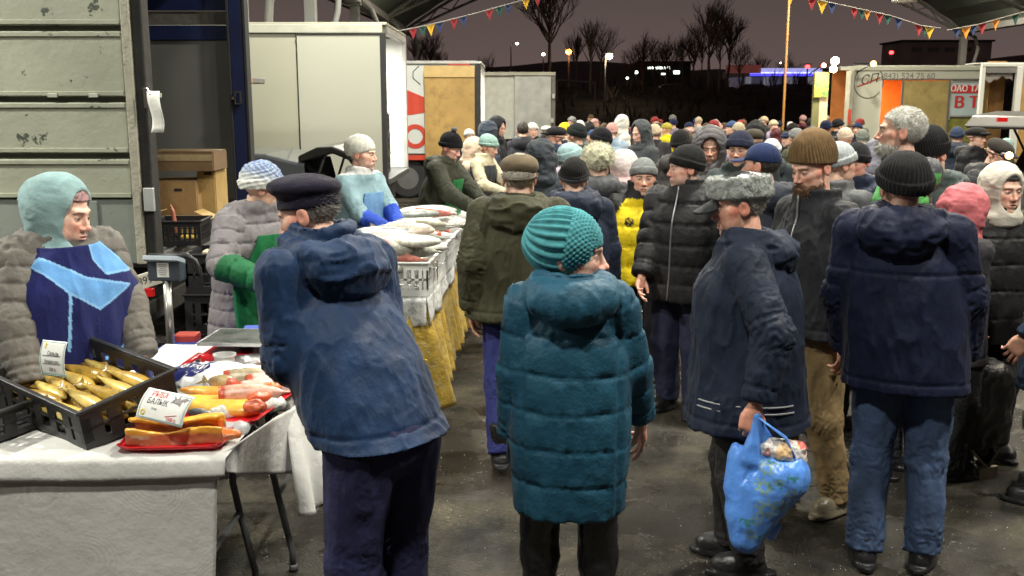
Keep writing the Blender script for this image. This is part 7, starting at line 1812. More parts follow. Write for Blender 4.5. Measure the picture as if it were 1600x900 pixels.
beret = person('elderly man in a dark beret and navy coat leaning over the fish', 478, 269, 3.25, face=217, head=246, look=18, tilt=0, lean=(.0, -.27),
       hat=dict(kind='beret', c=(.010, .008, .020), tip=-16), opt=dict(old=1, skin=(.60, .36, .27), hair=dict(c=(.20, .19, .17), front=-.01, low=.06, th=-.002, amp=.006), hs=1.0), hat_h=.018,
       coat=dict(c=(.006, .024, .072), hood='down', hoodsize=1.15, hem=.52, fit=1.04, sleeve=.072, lift=.02, fold=.75, snow=1, flare=.90, collar=.06),
       hands={1: dict(p=W3(476, 588, 3.24), world=True, curl=.8, pole=(.55, .55, -.7)), -1: dict(p=(-.20, -.30, .88), pole=(-.4, .8, -.6))}, legs=dict(c=(.010, .011, .055), r=1.12), build=1.1, q=0)
person('woman in a quilted teal coat and turquoise knitted hat seen from behind', 894, 327, 3.08, face=181, head=84, look=2,
       hat=dict(kind='knitcap', c=(.065, .26, .29)), opt=dict(fem=1, hs=1.03, arm=.92, skin=(.64, .40, .31)), hat_h=.02,
       coat=dict(kind='puffer', c=(.009, .066, .115), hem=.39, lift=.018, quilt=.118, hood='down', hoodsize=.98, bag=.55, side_seam=1, fit=.93, flare=.84, sleeve=.064, amp=.005, cuff=1.05, sh=.84),
       hands={1: dict(p=W3(800, 684, 3.10), world=True, glove=(.02, .02, .022), pole=(.15, 1, -.1)), -1: dict(p=W3(1006, 682, 3.2), world=True, pole=(-.15, 1, -.1))},
       legs=dict(c=(.010, .010, .011), r=.82, mat=M_leather, fold=.7, name='leather_leggings'), shoes=dict(boot=.12), q=0)
fur = person('elderly man in a grey fur hat with a visor holding a blue bag', 1157, 262, 3.88, face=-92, head=-86, look=10,
       hat=dict(kind='ushanka', c=(.34, .36, .34)), opt=dict(old=1, fat=.08, arm=1.12, skin=(.62, .345, .25), red=1.3, hair=dict(c=(.4, .38, .34), front=-.03, low=.05, th=-.003, amp=.005)), hat_h=.03,
       coat=dict(c=(.011, .017, .036), hood='down', hoodsize=1.0, hem=.40, fit=1.14, flare=1.04, sleeve=.076, fold=1.1, collar=.03, sway=.05, deep=1.22, lift=-.008, sh=.94, cuff=.94,
                 lines=[('reflective_stripe', [(.6 * math.sin(R(a_)), -.6 * math.cos(R(a_)), z_) for a_ in range(50, 136, 5)], .004, mat('reflective_grey', (.35, .36, .36), .4)) for z_ in (.745, .770)]),
       hands={1: dict(p=W3(1180, 634, 3.50), world=True, curl=1.1, spread=.0, palm=(-1, 0, 0), pole=(.5, 1, -.1)), -1: dict(p=(-.2, -.1, .8))}, legs=dict(c=(.018, .016, .016), r=1.0), feet=[(-.09, -.02, 0, -5), (.08, .06, 0, 8)], build=1.06, q=0)
# collar of the wine red jumper
bearded = person('bearded man in a tan ribbed beanie looking down', 1272, 204, 4.45, face=-48, head=-46, look=16,
       hat=dict(kind='beanie', c=(.15, .092, .042), tall=.045, slouch=.01, cuffh=.0, ribs=40, size=1.06, down=-.012), hat_h=.045, opt=dict(beard=dict(c=(.13, .065, .028), long=.015), skin=(.62, .37, .28), brow=(.14, .08, .04)),
       coat=dict(c=(.016, .017, .021), hem=.50, collar=.035, fit=1.06, zip=1, mat='plain', sleeve=.070),
       hands={-1: dict(p=(-.24, -.10, .80)), 1: dict(p=(.26, -.02, .78))}, legs=dict(c=(.24, .165, .075), r=1.08), shoes=dict(c=(.22, .19, .13)), feet=[(-.10, -.04, 0, -4), (.12, .10, 0, 10)], q=0)
person('broad man in a plain navy jacket and black ribbed beanie seen from behind', 1415, 236, 3.98, face=181, head=196, lean=(.05, 0),
       hat=dict(kind='beanie', c=(.012, .012, .013), cuffh=.05, ribs=44, size=1.1), hat_h=.02, opt=dict(hs=1.03, skin=(.6, .36, .27)),
       coat=dict(c=(.007, .010, .032), hood='down', hoodsize=1.08, hem=.455, fit=1.08, flare=.96, sleeve=.078, yoke=.735, fold=.9, lift=.012),
       hands={1: dict(p=(.24, -.12, .83), hide=True, pole=(1, .5, -.2)), -1: dict(p=(-.24, -.12, .83), hide=True, pole=(-1, .5, -.2))},
       legs=dict(c=(.060, .088, .155), r=1.06, fold=1.2, cuff=1.05, mat=M_denim, name='jeans', paint=lambda V, H: (.55 + .75 * np.clip(fnoise(V, (7, 7, 3), 5) * 1.6 - .3, 0, 1) * 1.0)[:, None] * np.array((.8, .95, 1.1))), feet=[(-.12, .02, 0, -14), (.11, .08, 0, 12)], q=0, build=1.07)
person('man in an olive jacket and brown flat cap walking away', 812, 234, 5.2, face=181, head=176,
       hat=dict(kind='flatcap', c=(.125, .095, .058)), hat_h=.02, opt=dict(old=1, fat=.08, hs=1.03, hair=dict(c=(.45, .42, .36), front=-.02, low=.055, th=-.002, amp=.006)),
       coat=dict(c=(.042, .042, .022), hood='down', hoodsize=1.15, hem=.485, fit=1.2, flare=1.0, sleeve=.082, fold=1.0),
       hands={1: dict(p=W3(738, 478, 5.1), world=True), -1: dict(p=(-.33, -.04, .80))}, legs=dict(c=(.016, .022, .13), r=1.1), feet=[(-.10, -.22, 0, 4), (.10, .20, .0, 4, 0)], shoes=dict(boot=.10), build=1.1, q=0)
person('man in a black quilted jacket and black beanie looking to the fish stalls', 1072, 224, 5.95, face=-28, head=-76, look=2,
       hat=dict(kind='beanie', c=(.011, .011, .012), cuffh=.045, tall=.015), opt=dict(fat=.10, skin=(.63, .38, .30), stub=(.35, .27, .22, .4)), hat_h=.03,
       coat=dict(kind='puffer', c=(.009, .009, .011), hem=.44, quilt=.12, fit=1.15, collar=.045, zip=1, amp=.009, sleeve=.08),
       hands={-1: dict(p=W3(1000, 447, 5.85), world=True), 1: dict(p=(.3, -.05, .80))}, legs=dict(c=(.016, .020, .055), r=1.1), build=1.12, q=1)
def yellow_vest(V, isarm, onhood, H, sA):
    C = np.tile(np.array((.80, .60, .010)), (len(V), 1)); C[isarm] = (.010, .010, .011)
    C[(V[:, 2] > H * .835)] = (.012, .012, .013)
    x = V[:, 0] + .10; z = V[:, 2] - H * .735; r = np.sqrt(x * x + z * z); fr = V[:, 1] < 0
    C[(r < .030) & fr] = (.02, .02, .02); C[(r < .021) & (r > .017) & fr] = (.7, .5, .02); C[(r < .007) & fr] = (.7, .5, .02)
    return C
person('man in a yellow quilted vest and grey beanie facing the camera', 1006, 243, 6.6, face=8, head=4, look=4,
       hat=dict(kind='beanie', c=(.16, .17, .17), cuffh=.05), opt=dict(skin=(.66, .40, .30), brow=(.05, .03, .02)), hat_h=.025,
       coat=dict(kind='puffer', c=(1, 1, 1), hem=.46, quilt=.13, fit=1.05, collar=.07, amp=.008, paint=yellow_vest), legs=dict(c=(.012, .012, .014)), q=1)
person('man in a dark quilted hood pulled low facing the camera', 1110, 197, 7.6, face=4, head=2, look=10,
       opt=dict(fat=.06, skin=(.50, .29, .22), stub=(.2, .13, .1, .4)), hat_h=.045, coat=dict(kind='puffer', c=(.085, .08, .085), hood='up', hoodquilt=1, hem=.45, quilt=.10, fit=1.1, hoodsize=1.12), q=1)
person('man in a navy beanie half hidden behind the navy cap', 1157, 201, 7.1, face=-10, head=-14, look=4, hat=dict(kind='beanie', c=(.014, .016, .035), cuffh=.05, size=1.06), opt=dict(skin=(.60, .36, .27)), hat_h=.03,
       coat=dict(c=(.035, .045, .047), hood='down', hem=.46, fit=1.05), q=1)
person('man in a navy baseball cap turned away to the left', 1190, 219, 5.5, face=-125, head=-112, look=0, hat=dict(kind='cap', c=(.014, .026, .085)), opt=dict(skin=(.62, .37, .28), hair=dict(c=(.05, .04, .03), front=-.02, low=.05, th=-.003, amp=.004)), hat_h=.02,
       coat=dict(c=(.018, .022, .034), hood='down', hoodsize=1.0, hem=.46, fit=1.08), q=1)
person('person in a light grey ribbed hat right of the tan beanie', 1314, 217, 5.7, face=150, head=128, look=0, hat=dict(kind='beanie', c=(.34, .37, .38), cuffh=.04, swirl=1), opt=dict(fem=1), hat_h=.025,
       coat=dict(c=(.10, .105, .11), hood=None, hem=.46), q=1)
person('smiling man in a black beanie between the grey-haired man and the grey hat', 1339, 220, 6.6, face=-18, head=-22, look=10, hat=dict(kind='beanie', c=(.010, .010, .012), cuffh=.045, down=.01), opt=dict(fat=.12, skin=(.66, .36, .29), red=1.5), hat_h=.02,
       coat=dict(kind='puffer', c=(.014, .02, .045), hood='down', hem=.46), q=1)
def green_shoulder(V, isarm, onhood, H, sA):
    C = np.tile(np.array((.07, .075, .085)), (len(V), 1)); m = (V[:, 2] > H * .70) & (V[:, 1] > -.20) & (V[:, 0] > .03); C[m & (V[:, 2] < H * .835)] = (.10, .42, .10); return C
person('tall grey-haired bearded man without a hat looking to the left', 1408, 165, 4.95, face=-100, head=-88, look=-2,
       opt=dict(hair=dict(c=(.66, .65, .60), top=True, th=-.002, amp=.008, ns=(22, 22, 14), low=.05, n=9000, L=.012), old=1, skin=(.62, .38, .29), beard=dict(c=(.50, .48, .44)), brow=(.16, .14, .12), hs=1.0), hat_h=.008,
       coat=dict(kind='puffer', c=(1, 1, 1), hem=.47, quilt=.09, hood='down', hoodsize=.9, paint=green_shoulder), build=1.04, q=0)
person('woman in a tall black beanie and glasses wearing a grey-green parka', 1457, 195, 5.6, face=-30, head=-42, look=22, hat=dict(kind='beanie', c=(.008, .008, .009), cuffh=.07, tall=.045, down=.006), opt=dict(fem=1, glasses=True, skin=(.64, .40, .29)), hat_h=.05,
       coat=dict(c=(.065, .088, .085), hood='down', hoodsize=1.1, hem=.45, fit=1.08), hands={1: dict(p=(.2, -.25, 1.0)), -1: dict(p=(-.2, -.25, 1.0))}, q=0)
person('child-sized shopper in a coral pink hood beside the navy jacket', 1513, 289, 4.95, face=128, head=118, look=12, opt=dict(fem=1), hat_h=.03,
       coat=dict(c=(.03, .028, .032), hoodc=(.50, .135, .15), hood='up', hoodsize=1.0, hem=.42, fit=.95, open=.95), legs=dict(c=(.02, .022, .024), r=1.2), hands={1: dict(p=(.2, -.1, .75)), -1: dict(p=W3(1502, 548, 4.75), world=True)}, q=0)
person('dark-haired woman in a pale hood and long black coat at the market edge', 1572, 252, 5.15, face=32, head=38, look=4, hat=dict(kind='scarf', c=(.50, .48, .41), fleece=1, open=1.0), hat_h=.03,
       opt=dict(fem=1, hair=dict(c=(.012, .010, .010), top=True, th=.004), skin=(.66, .42, .32)), coat=dict(kind='puffer', c=(.011, .011, .012), hem=.42, quilt=.14, fit=1.1, amp=.007), legs=dict(c=(.010, .010, .012)),
       hands={-1: dict(p=W3(1519, 530, 5.0), world=True), 1: dict(p=(.26, -.08, .82))}, q=0)
person('shopper in a dark blue coat cut by the frame beside the pale hood', 1672, 262, 4.6, face=-95, head=-95, hat=dict(kind='beanie', c=(.02, .03, .05)), coat=dict(c=(.014, .028, .060), hem=.36, hood='down', fit=1.05), hands={1: dict(p=(.22, -.12, .84)), -1: dict(p=(-.2, -.1, .8))}, q=1)

# ---------------------------------------------------------------- vendors along the stalls and the shoppers behind
def blue_white(V):
    t = np.clip((V[:, 2] - .035) / .06, 0, 1); n_ = (np.sin(V[:, 2] * 300) * np.sin(np.arctan2(V[:, 0], V[:, 1]) * 14) > 0)
    a = np.array((.62, .64, .60)); b = np.array((.13, .20, .38)); m = (t * .55 + .45 * t * n_)[:, None]; return a * (1 - m) + b * m
person('woman in a grey quilted coat, green apron and blue-white knitted hat', 408, 252, 5.45, face=38, head=100, look=14, lean=(0, -.06), hat=dict(kind='beanie', c=(1, 1, 1), paint=blue_white, cuffh=.05, size=1.12, tall=.012, braid=1), opt=dict(fem=1), hat_h=.03,
       coat=dict(kind='puffer', c=(1, 1, 1), hem=.20, quilt=.095, hood='down', hoodsize=1.1, fit=1.15, amp=.007, sleeve=.080, apron=dict(z0=.22, z1=.77, w=.24, c=(.008, .12, .040), back=.10),
                 paint=lambda V, ia, oh, H, sA: np.where((ia & (sA > .27))[:, None], np.array((.008, .12, .040)), np.array((.19, .175, .185)))),
       hands={-1: dict(p=(-.22, -.34, .98), pole=(-1, .6, -.6)), 1: dict(p=(.16, -.34, .98), pole=(1, .6, -.6))}, build=1.08, q=0)
person('woman in a white knitted hat and light blue jacket behind the fish', 566, 208, 7.15, face=48, head=68, look=4, hat=dict(kind='beanie', c=(.62, .62, .55), cuffh=.0, slouch=.03, tall=.01), opt=dict(fem=1, skin=(.66, .42, .32)), hat_h=.03,
       coat=dict(kind='plain', c=(.22, .34, .38), hem=.44, fit=1.02, apron=dict(z0=.32, z1=.77, w=.20, c=(1, 1, 1), paint=lambda V, H: np.where(((V[:, 2] / H > .63) & (V[:, 2] / H < .80))[:, None], np.array((.12, .24, .42)), np.array((.02, .05, .36))), back=.06),
                 paint=lambda V, ia, oh, H, sA: np.where((ia & (sA > .30))[:, None], np.array((.12, .22, 1.2)), np.where((V[:, 2] > H * .845)[:, None], np.array((2.6, 1.7, 1.5)), np.array((1.0, 1.0, 1.0))))),
       hands={-1: dict(p=(-.06, -.34, 1.02), pole=(-1, .4, -.8)), 1: dict(p=(.02, -.36, 1.0), pole=(1, .4, -.8))}, q=1)
person('man in a dark olive jacket, green apron and black beanie bending over goods', 704, 202, 9.2, face=62, head=66, look=22, lean=(0, -.12), hat=dict(kind='beanie', c=(.008, .008, .010), cuffh=.04, tall=.02, pom=(.01, .01, .01)), opt=dict(skin=(.64, .38, .30), red=1.4), hat_h=.05,
       coat=dict(c=(.032, .034, .022), hem=.47, hood='down', fit=1.12, sleeve=.08, apron=dict(z0=.35, z1=.75, w=.19, c=(.008, .14, .035))), hands={-1: dict(p=(-.16, -.46, .98), pole=(-1, .5, -.8)), 1: dict(p=(.1, -.48, .96), pole=(1, .5, -.8))}, q=1)
person('woman in a mint beanie with cream sleeves under a dark vest', 764, 207, 10.6, face=66, head=70, look=20, lean=(0, -.14), hat=dict(kind='beanie', c=(.26, .40, .36), cuffh=.03, slouch=.01), opt=dict(fem=1), hat_h=.03,
       coat=dict(kind='plain', c=(1, 1, 1), hem=.47, fit=1.08, paint=lambda V, ia, oh, H, sA: np.where((ia | (V[:, 2] > H * .80))[:, None], np.array((.58, .52, .36)), np.array((.035, .04, .05)))), hands={-1: dict(p=(-.16, -.44, .98), pole=(-1, .5, -.8)), 1: dict(p=(.1, -.46, .96), pole=(1, .5, -.8))}, q=1)
person('woman in a cream hooded jacket behind the mint beanie', 742, 214, 11.4, face=75, head=80, look=10, coat=dict(kind='puffer', c=(.62, .48, .36), hood='up', hem=.45, hoodsize=1.0), opt=dict(fem=1), hat_h=.03, q=2)
person('shopper with a dark shiny hood behind the flat cap', 846, 217, 7.3, face=176, head=170, coat=dict(kind='plain', c=(.030, .036, .045), hood='up', hem=.45, fit=1.05, hoodsize=1.05), hat_h=.035, q=1)
person('shopper in a black beanie and navy jacket beside the olive jacket', 897, 243, 6.05, face=183, head=180, hat=dict(kind='beanie', c=(.010, .010, .010), cuffh=.04, band=(.055, .055, .06), bandh=.03), coat=dict(c=(.016, .022, .042), hood='down', hoodsize=1.12, hem=.44, fit=1.1), hat_h=.02, build=1.05, q=1)
person('shopper in a cream shaggy hat and dark grey coat', 936, 220, 6.9, face=178, head=176, hat=dict(kind='furhat', c=(.60, .58, .40)), coat=dict(kind='puffer', c=(.040, .042, .048), hem=.40, hood='down', hoodsize=1.0, quilt=.13, fit=1.12), hat_h=.035, q=1)
person('shopper in a pale pink hood and folded pink scarf', 980, 231, 7.7, face=140, head=128, hat=dict(kind='scarf', c=(.60, .53, .52), open=.9), coat=dict(kind='puffer', c=(.42, .27, .27), hem=.42, quilt=.07, hood='down', hoodsize=1.1), opt=dict(fem=1), hat_h=.03, q=1)
person('shopper in a mint band hat and lilac-grey jacket', 893, 219, 8.4, face=135, head=120, hat=dict(kind='beanie', c=(.30, .44, .45), cuffh=.06), coat=dict(kind='puffer', c=(.32, .29, .34), hem=.44, hood='down'), opt=dict(fem=1), hat_h=.03, q=1)
person('man in a black pointed hood talking by the logo truck', 778, 180, 13.0, face=60, head=64, look=14, coat=dict(kind='plain', c=(.012, .013, .018), hood='up', hem=.46), hat_h=.04, opt=dict(skin=(.6, .38, .30)), q=2)
person('man in a dark blue padded coat before the pointed hood', 765, 186, 12.4, face=120, head=120, coat=dict(kind='puffer', c=(.030, .042, .065), hood='up', hem=.44), hat_h=.04, q=2)
person('short-haired man in a dark round-shouldered coat from behind', 817, 189, 13.6, face=180, coat=dict(kind='puffer', c=(.018, .020, .026), hood='down', hem=.44, fit=1.15), opt=dict(hair=dict(c=(.03, .022, .016), top=True)), hat_h=.01, q=2)
person('person in a white hat with a lit face before the silver truck', 832, 190, 15.5, face=10, hat=dict(kind='beanie', c=(.70, .68, .62)), coat=dict(c=(.02, .02, .025)), q=2)
person('man in a black flat cap and navy jacket facing left', 867, 194, 10.8, face=-75, head=-80, hat=dict(kind='flatcap', c=(.012, .012, .014)), coat=dict(c=(.016, .026, .050), hood='down', hem=.46), opt=dict(skin=(.62, .38, .29)), q=1)
person('person in a yellow-topped cap behind the black flat cap', 883, 189, 12.6, face=160, hat=dict(kind='cap', c=(.65, .50, .02)), coat=dict(c=(.03, .035, .05)), q=2)
person('shopper in a ribbed black beanie left of the long white coat', 900, 190, 10.2, face=-140, head=-130, hat=dict(kind='beanie', c=(.014, .018, .018), cuffh=.06), coat=dict(c=(.022, .035, .035), hood='down'), q=1)
person('shopper in a black beanie and charcoal jacket above the shaggy hat', 938, 197, 9.4, face=-150, head=-125, hat=dict(kind='beanie', c=(.010, .010, .012), cuffh=.05), coat=dict(c=(.020, .020, .024), hood='down'), q=1)
person('shopper in a pink hat and pale blue jacket', 957, 190, 14.5, face=175, hat=dict(kind='beanie', c=(.58, .33, .30), cuffh=.03), coat=dict(kind='puffer', c=(.30, .40, .52), hood=None), q=2)
person('shopper in a long white hooded coat', 974, 178, 16.5, face=120, coat=dict(kind='puffer', c=(.70, .70, .64), hood='up', hem=.25), hat_h=.04, q=2)
person('man in a charcoal hood with a red mouth cover looking left', 1001, 186, 11.2, face=-50, head=-52, look=12, coat=dict(c=(.055, .062, .068), hood='up', hem=.45, open=1.1), opt=dict(skin=(.62, .38, .30)), hat_h=.04, q=1)
person('shopper in a bright yellow jacket and cap in the distance', 1041, 190, 17.0, face=-120, hat=dict(kind='cap', c=(.35, .30, .05)), coat=dict(kind='plain', c=(.55, .50, .01)), q=2)
person('shopper in a cream hat left of the bright yellow jacket', 1024, 192, 14.0, face=170, hat=dict(kind='beanie', c=(.50, .42, .30)), coat=dict(c=(.03, .03, .035)), q=2)
person('shopper in an orange vest beyond the black flat cap', 855, 206, 12.2, face=20, hat=dict(kind='beanie', c=(.02, .02, .02)), coat=dict(c=(.62, .14, .02)), q=2)
person('shopper in a black hat low between the grey beanie and the dark hood', 1065, 203, 9.4, face=150, hat=dict(kind='beanie', c=(.012, .012, .013), tall=.02), coat=dict(kind='puffer', c=(.05, .045, .045), hood='down'), q=2)
person('shopper in a black hood right of the dark quilted hood', 1183, 187, 11.0, face=175, coat=dict(c=(.016, .017, .020), hood='up'), hat_h=.04, q=2)
person('shopper in an olive cap right of the navy beanie', 1178, 197, 9.2, face=175, hat=dict(kind='flatcap', c=(.045, .038, .025)), coat=dict(c=(.022, .028, .030), hood='down'), q=2)
person('shopper in a white cap behind the navy baseball cap', 1207, 214, 9.8, face=170, hat=dict(kind='beanie', c=(.65, .66, .64)), coat=dict(c=(.03, .04, .045), hood='down'), q=2)
person('shopper in a grey-brown hat left of the turquoise coat', 1322, 197, 12.0, face=175, hat=dict(kind='beanie', c=(.52, .42, .33)), coat=dict(c=(.45, .36, .28), hood='down'), q=2)
person('shopper in a pale turquoise coat by the white truck', 1349, 200, 14.0, face=178, hat=dict(kind='beanie', c=(.16, .18, .16)), coat=dict(kind='puffer', c=(.18, .46, .50), hood='down', fit=1.1), q=2)
person('shopper in a lilac-grey coat below the turquoise coat', 1371, 214, 10.0, face=178, hat=None, coat=dict(kind='plain', c=(.22, .22, .27), hood='up', fit=1.1), hat_h=.04, q=2)
person('man in a black jacket and hat by the poster stand', 1292, 186, 16.0, face=160, hat=dict(kind='beanie', c=(.014, .018, .05)), coat=dict(c=(.015, .018, .03)), q=2)
person('man in a black jacket before the open truck door', 1311, 184, 17.0, face=120, hat=dict(kind='beanie', c=(.010, .010, .012)), coat=dict(c=(.012, .012, .014), fit=1.15), q=2)
person('man in a blue-grey jacket under the red lettered banner', 1497, 196, 13.0, face=170, hat=dict(kind='beanie', c=(.03, .045, .09)), coat=dict(c=(.025, .035, .06), hood='down'), q=2)
person('man in a black jacket standing by the raised tailgate', 1528, 195, 11.0, face=60, hat=dict(kind='flatcap', c=(.012, .012, .012)), coat=dict(kind='puffer', c=(.012, .013, .016), hood='down', fit=1.1), q=2)
person('stooping man in a dark padded jacket under the raised tailgate', 1563, 214, 8.2, face=60, head=60, look=25, lean=(0, -.22), hat=dict(kind='flatcap', c=(.03, .025, .022)), coat=dict(kind='puffer', c=(.028, .028, .032), hood='down', fit=1.1), q=1)
# ---------------------------------------------------------------- the far crowd: six figures, copied
T_ = []
for i, (hk, ck, hood) in enumerate((('beanie', 'puffer', 'down'), ('beanie', 'plain', None), ('cap', 'plain', 'down'), (None, 'puffer', 'up'), ('beanie', 'puffer', None), ('flatcap', 'plain', 'down'))):
    T_.append(person('figure', 800, 186, 20, face=0, top=1.70 - .02 * i, hat=dict(kind=hk, c=(.5, .5, .5)) if hk else None, coat=dict(kind=ck, c=(.1, .1, .1), hood=hood, hem=.44 - .03 * (i % 3)), legs=dict(c=(.015, .015, .02)), hat_h=.03, q=3)['body'])
rn = random.Random(21)
HC = [('black', (.010, .010, .011)), ('white', (.66, .66, .62)), ('grey', (.18, .19, .19)), ('red', (.22, .03, .03)), ('navy', (.014, .02, .06)), ('beige', (.45, .38, .27)), ('mint', (.28, .42, .40)), ('brown', (.09, .06, .035)), ('pink', (.42, .26, .26)), ('blue', (.04, .08, .18))]
CC = [('black', (.012, .012, .014)), ('navy', (.014, .022, .05)), ('charcoal', (.035, .037, .04)), ('dark green', (.02, .04, .025)), ('maroon', (.08, .015, .02)), ('brown', (.07, .05, .03)), ('steel blue', (.06, .10, .16)), ('light grey', (.28, .28, .28)), ('lilac', (.24, .20, .30)), ('olive', (.05, .05, .025))]
combos = [(h, c) for h in HC for c in CC]; rn.shuffle(combos)
WH = [1, 1, .5, 2]
spots = []
rows = [(17.5, 14), (20, 17), (23, 18), (26.5, 15)]
for Y_, n_ in rows:
    for k in range(n_):
        px = 880 + (1340 - 880) * (k + rn.uniform(.15, .85)) / n_
        if Y_ > 25 and px < 890: continue
        spots.append((px, Y_ + rn.uniform(-1.1, 1.1)))
for px, Y_ in ((735, 16), (852, 17.5), (1415, 17), (1440, 15.5), (1385, 18), (1468, 16.5), (1545, 14), (1215, 14.5), (1245, 15.5), (1140, 15.5), (1085, 16), (1060, 14.5), (1262, 13.5), (1120, 13.0), (1228, 12.2)): spots.append((px, Y_))
where = lambda px: 'far crowd by the silver truck' if px < 990 else ('far crowd under the bare trees' if px < 1140 else ('far crowd near the mast' if px < 1270 else 'far crowd by the white trucks'))
used_ = set()
for i, (px, Y_) in enumerate(spots):
    k = i % 6; (hn, hc_), (cn, cc_) = combos[i % len(combos)]
    b = T_[k] if i < 6 else copy_tree(T_[k])
    X_ = (px - 800) / FPX * Y_ * 1.03; b.location = (X_, Y_, 0); b.rotation_euler = (0, 0, R(rn.choice((180, 170, 190, 150, 210, 90, -90, 20, -30)) + rn.uniform(-15, 15)))
    s = rn.uniform(.87, .97); b.scale = (s * rn.uniform(.95, 1.1), s, s)
    hood = k == 3; hatname = {0: 'beanie', 1: 'beanie', 2: 'cap', 3: 'hood', 4: 'beanie', 5: 'flat cap'}[k]
    for ch in b.children:
        nm = ch.name.split('.')[0]
        if nm == 'coat': ch.color = (*cc_, 1)
        elif nm in ('hat', 'hood'): ch.color = ((*cc_, 1) if hood else (*hc_, 1))
        elif nm == 'trousers': ch.color = (*rn.choice(((.012, .012, .014), (.02, .03, .06), (.03, .028, .025))), 1)
    lb = ('shopper in a %s hooded coat in the %s' % (cn, where(px))) if hood else ('shopper in %s %s and %s coat, %s' % (hn, hatname, cn, where(px)))
    if lb in used_: lb += (', nearer' if Y_ < 22 else ', farther')
    used_.add(lb); tag(b, lb, 'person', 'shoppers of the far crowd')
print('people', round(time.time() - t_p, 1))

# ---------------------------------------------------------------- what the people carry
# blue carrier bag with groceries showing at its mouth
hp_ = W3(1183, 655, 3.50)
def bagpt(px, py, dy=0): return W3(px, py, 3.48 + dy) - hp_
P1, P2, P3_, P4_ = bagpt(1192, 770), bagpt(1150, 840), bagpt(1232, 735), bagpt(1150, 710, .06)
ha, hb2 = bagpt(1183, 650), bagpt(1196, 655, .03)
def cbag(P):
    d = cap(P, P3_ + Vector((-.03, .0, -.02)), P2 + Vector((.03, 0, .02)), .105, .055)
    d = smin(d, cap(P, P1, P2 + Vector((.04, 0, .0)), .07, .045), .05)
    d = smin(d, cap(P, bagpt(1165, 720, .05), bagpt(1160, 800, .02), .055, .06), .05)
    d = smin(d, cap(P, bagpt(1150, 700, .06), bagpt(1150, 760, .04), .022, .04), .03)
    d = smin(d, cap(P, ha, bagpt(1172, 715, .0), .010, .034), .03)
    d = smin(d, cap(P, ha, bagpt(1200, 700, .02), .008, .03), .025)
    d = smin(d, cap(P, bagpt(1205, 835), bagpt(1218, 822), .02, .008), .02)
    return smax(d, -ell(P, tuple(bagpt(1222, 702, .0)), (.07, .07, .05)), .01)
def hand_strap(P): return None
lo = np.array([min(p[i] for p in (P2, P4_, ha)) - .12 for i in range(3)]); hi = np.array([max(p[i] for p in (P3_, P2, ha)) + .14 for i in range(3)])
V, F = nets(cbag, lo, hi, .0055); n = grad(cbag, V)
rg = 1 - np.abs(2 * fnoise(V, (22, 22, 5), 3) - 1); r2_ = 1 - np.abs(2 * fnoise(V, (9, 9, 9), 8) - 1)
V2 = V + n * ((rg - .75) * .010 + (r2_ - .75) * .012)[:, None]
C = np.ones((len(V), 3)); rr_ = random.Random(4)
for (sx_, sy_, r0) in ((1194, 762, .024), (1198, 795, .034), (1182, 815, .018), (1200, 735, .02), (1235, 770, .02), (1175, 838, .02), (1215, 752, .016), (1222, 790, .022)):
    c = np.array(bagpt(sx_, sy_, -.08)); r = np.sqrt((V[:, 0] - c[0]) ** 2 + (V[:, 2] - c[2]) ** 2); an_ = np.arctan2(V[:, 2] - c[2], V[:, 0] - c[0])
    ring = (np.abs(r - r0 * .62) < r0 * .16) | ((r > r0 * .8) & (r < r0 * 1.25) & (np.sin(an_ * 9) > .3)); C[ring & (n[:, 1] < .2)] = (1.9, 1.15, .40)
for (sx_, sy_) in ((1213, 722), (1237, 745), (1210, 758), (1168, 820), (1195, 845)):
    c = np.array(bagpt(sx_, sy_, -.08)); q_ = fnoise(V, 70, 5); C[((np.abs(V[:, 0] - c[0]) < .022) & (np.abs(V[:, 2] - c[2]) < .014) & (q_ > .5) & (n[:, 1] < .2))] = (.5, .75, .30)
bagm = mat('blue_carrier_film', (.12, .33, .88), .30, bump=.5, bscale=22, attr=True, spec=.6, var=.10, vscale=9, bdist=.012, alpha=.93, sss=.3)
r_ = empty('carrier_bag', hp_, 0, 'bright blue carrier bag with printed suns held by the fur-hatted man', 'bag')
link('bag_body', Geo().add(V2, F, C).mesh('bag', True), bagm, r_)
g = Geo(); g.tube([ha + Vector((0, -.01, 0)), bagpt(1206, 668, -.02), bagpt(1228, 684, -.02), bagpt(1240, 712, -.02)], [.008, .013, .018, .03], 10, flat=.3); sweep('bag_strap', g, bagm, r_, smooth=True)
fb = lambda P: smin(smin(ell(P, (0, 0, 0), (.060, .05, .042)), ell(P, (.055, 0, -.01), (.04, .04, .045)), .01), ell(P, (-.045, 0, .01), (.04, .04, .04)), .01)
V, F = nets(fb, (-.1, -.06, -.06), (.11, .06, .06), .005); n = grad(fb, V); V2 = V + n * ((1 - np.abs(2 * fnoise(V, 30, 5) - 1) - .7) * .02)[:, None]
s_ = fnoise(V, (16, 16, 16), 6)[:, None]; C = np.where(s_ > .56, np.array((.74, .50, .26)), np.where(s_ < .42, np.array((.45, .20, .20)), np.array((.68, .66, .64))))
C = np.where((V[:, 0:1] > .055) & (s_ > .5), np.array((.6, .12, .10)), C)
o = link('bread_in_film', Geo().add(V2, F, C).mesh('bread', True), mat('film_over_bread', (1, 1, 1), .14, bump=.9, bscale=45, attr=True, spec=.8, bdist=.01)); o.location = hp_ + bagpt(1222, 705, .0); tag(o, 'bread and meat in crinkled clear film at the mouth of the blue bag', 'groceries')
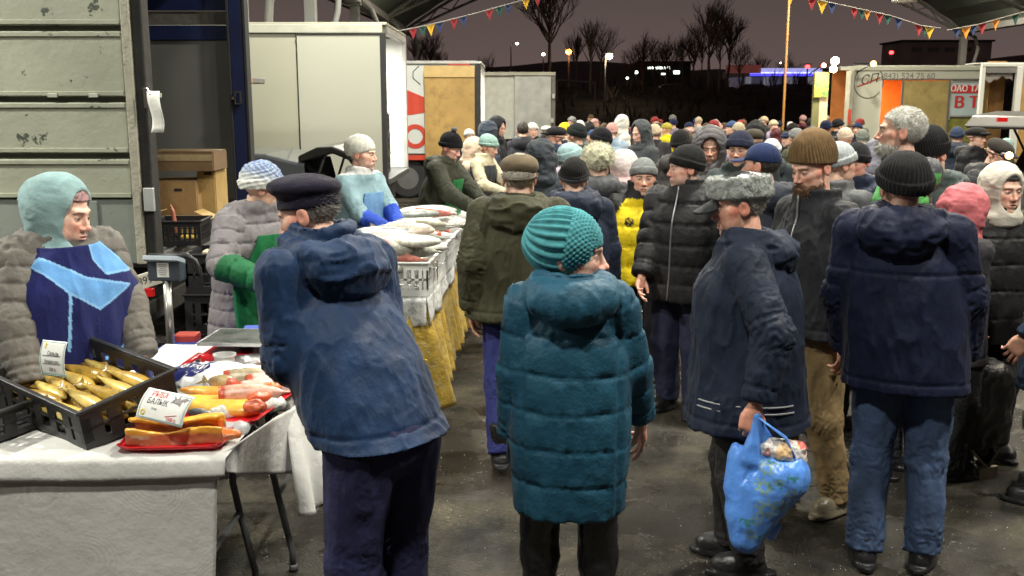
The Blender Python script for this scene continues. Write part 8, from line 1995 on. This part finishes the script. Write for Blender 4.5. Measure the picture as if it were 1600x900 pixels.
# wheeled shopping bag beside the navy jacket
p = W3(1538, 600, 4.9); r_ = empty('shopping_trolley', (p.x, 4.95, 0), R(20), 'black wheeled shopping bag behind the navy jacketed man', 'shopping trolley')
f_ = lambda P: smin(rbox(P, (0, 0, .36), (.14, .11, .20), .04), ell(P, (0, -.02, .54), (.13, .10, .07)), .03)
V, F = nets(f_, (-.2, -.18, .1), (.2, .18, .68), .012); n = grad(f_, V); g = Geo(); g.add(V + n * ((1 - np.abs(2 * fnoise(V, 9, 5) - 1) - .7) * .04)[:, None], F); sweep('bag_body', g, mat('black_fabric', (.014, .014, .015), .4, bump=.5, bscale=20), r_, smooth=True)
for s in (-1, 1):
    g = Geo(); g.tube([(s * .17, .10 - .018, .07), (s * .17, .10 - .017, .07), (s * .17, .10 + .017, .07), (s * .17, .10 + .018, .07)], .001, 4)
    g = Geo(); g.tube([(s * .165, .1, .075), (s * .19, .1, .075)], .075, 20); w_ = sweep('wheel', g, rubber, r_); g = Geo(); g.tube([(s * .16, .1, .075), (s * .195, .1, .075)], .045, 16); sweep('rim', g, mat('rim_cream', (.45, .40, .28), .5), w_)
g = Geo(); g.tube([(-.16, .1, .075), (.16, .1, .075)], .008, 6); sweep('axle', g, steel, r_)
g = Geo(); g.tube([(-.1, .12, .1), (-.1, .13, .9), (-.06, .13, 1.0), (.06, .13, 1.0), (.1, .13, .9), (.1, .12, .1)], .010, 8); sweep('handle', g, blk, r_, smooth=True)
g = Geo(); g.box((0, -.10, .03), (.06, .01, .03)); g.tube([(-.1, -.08, .16), (0, -.10, .05), (.1, -.08, .16)], .008, 6); sweep('stand_foot', g, mat('rim_cream', (.45, .40, .28), .5), r_)
# orange car light far right, built as a small lamp
p = W3(1577, 243, 7.6); r_ = empty('orange_car_light', p, 0, 'small orange car light by the raised tailgate', 'lamp'); V, F = nets(lambda P: ell(P, (0, 0, 0), (.028, .028, .028)), (-.03,) * 3, (.03,) * 3, .007); g = Geo(); g.add(V, F); sweep('lamp_glass', g, emitter('car_light_glow', (1, .45, .15), 14), r_, smooth=True); g = Geo(); g.cyl((0, .02, 0), (.0, .10, 0), .02, 10); sweep('car_light_body', g, blk, r_)
print('script', round(time.time() - T0, 1), 's', len(bpy.data.objects), 'objects')
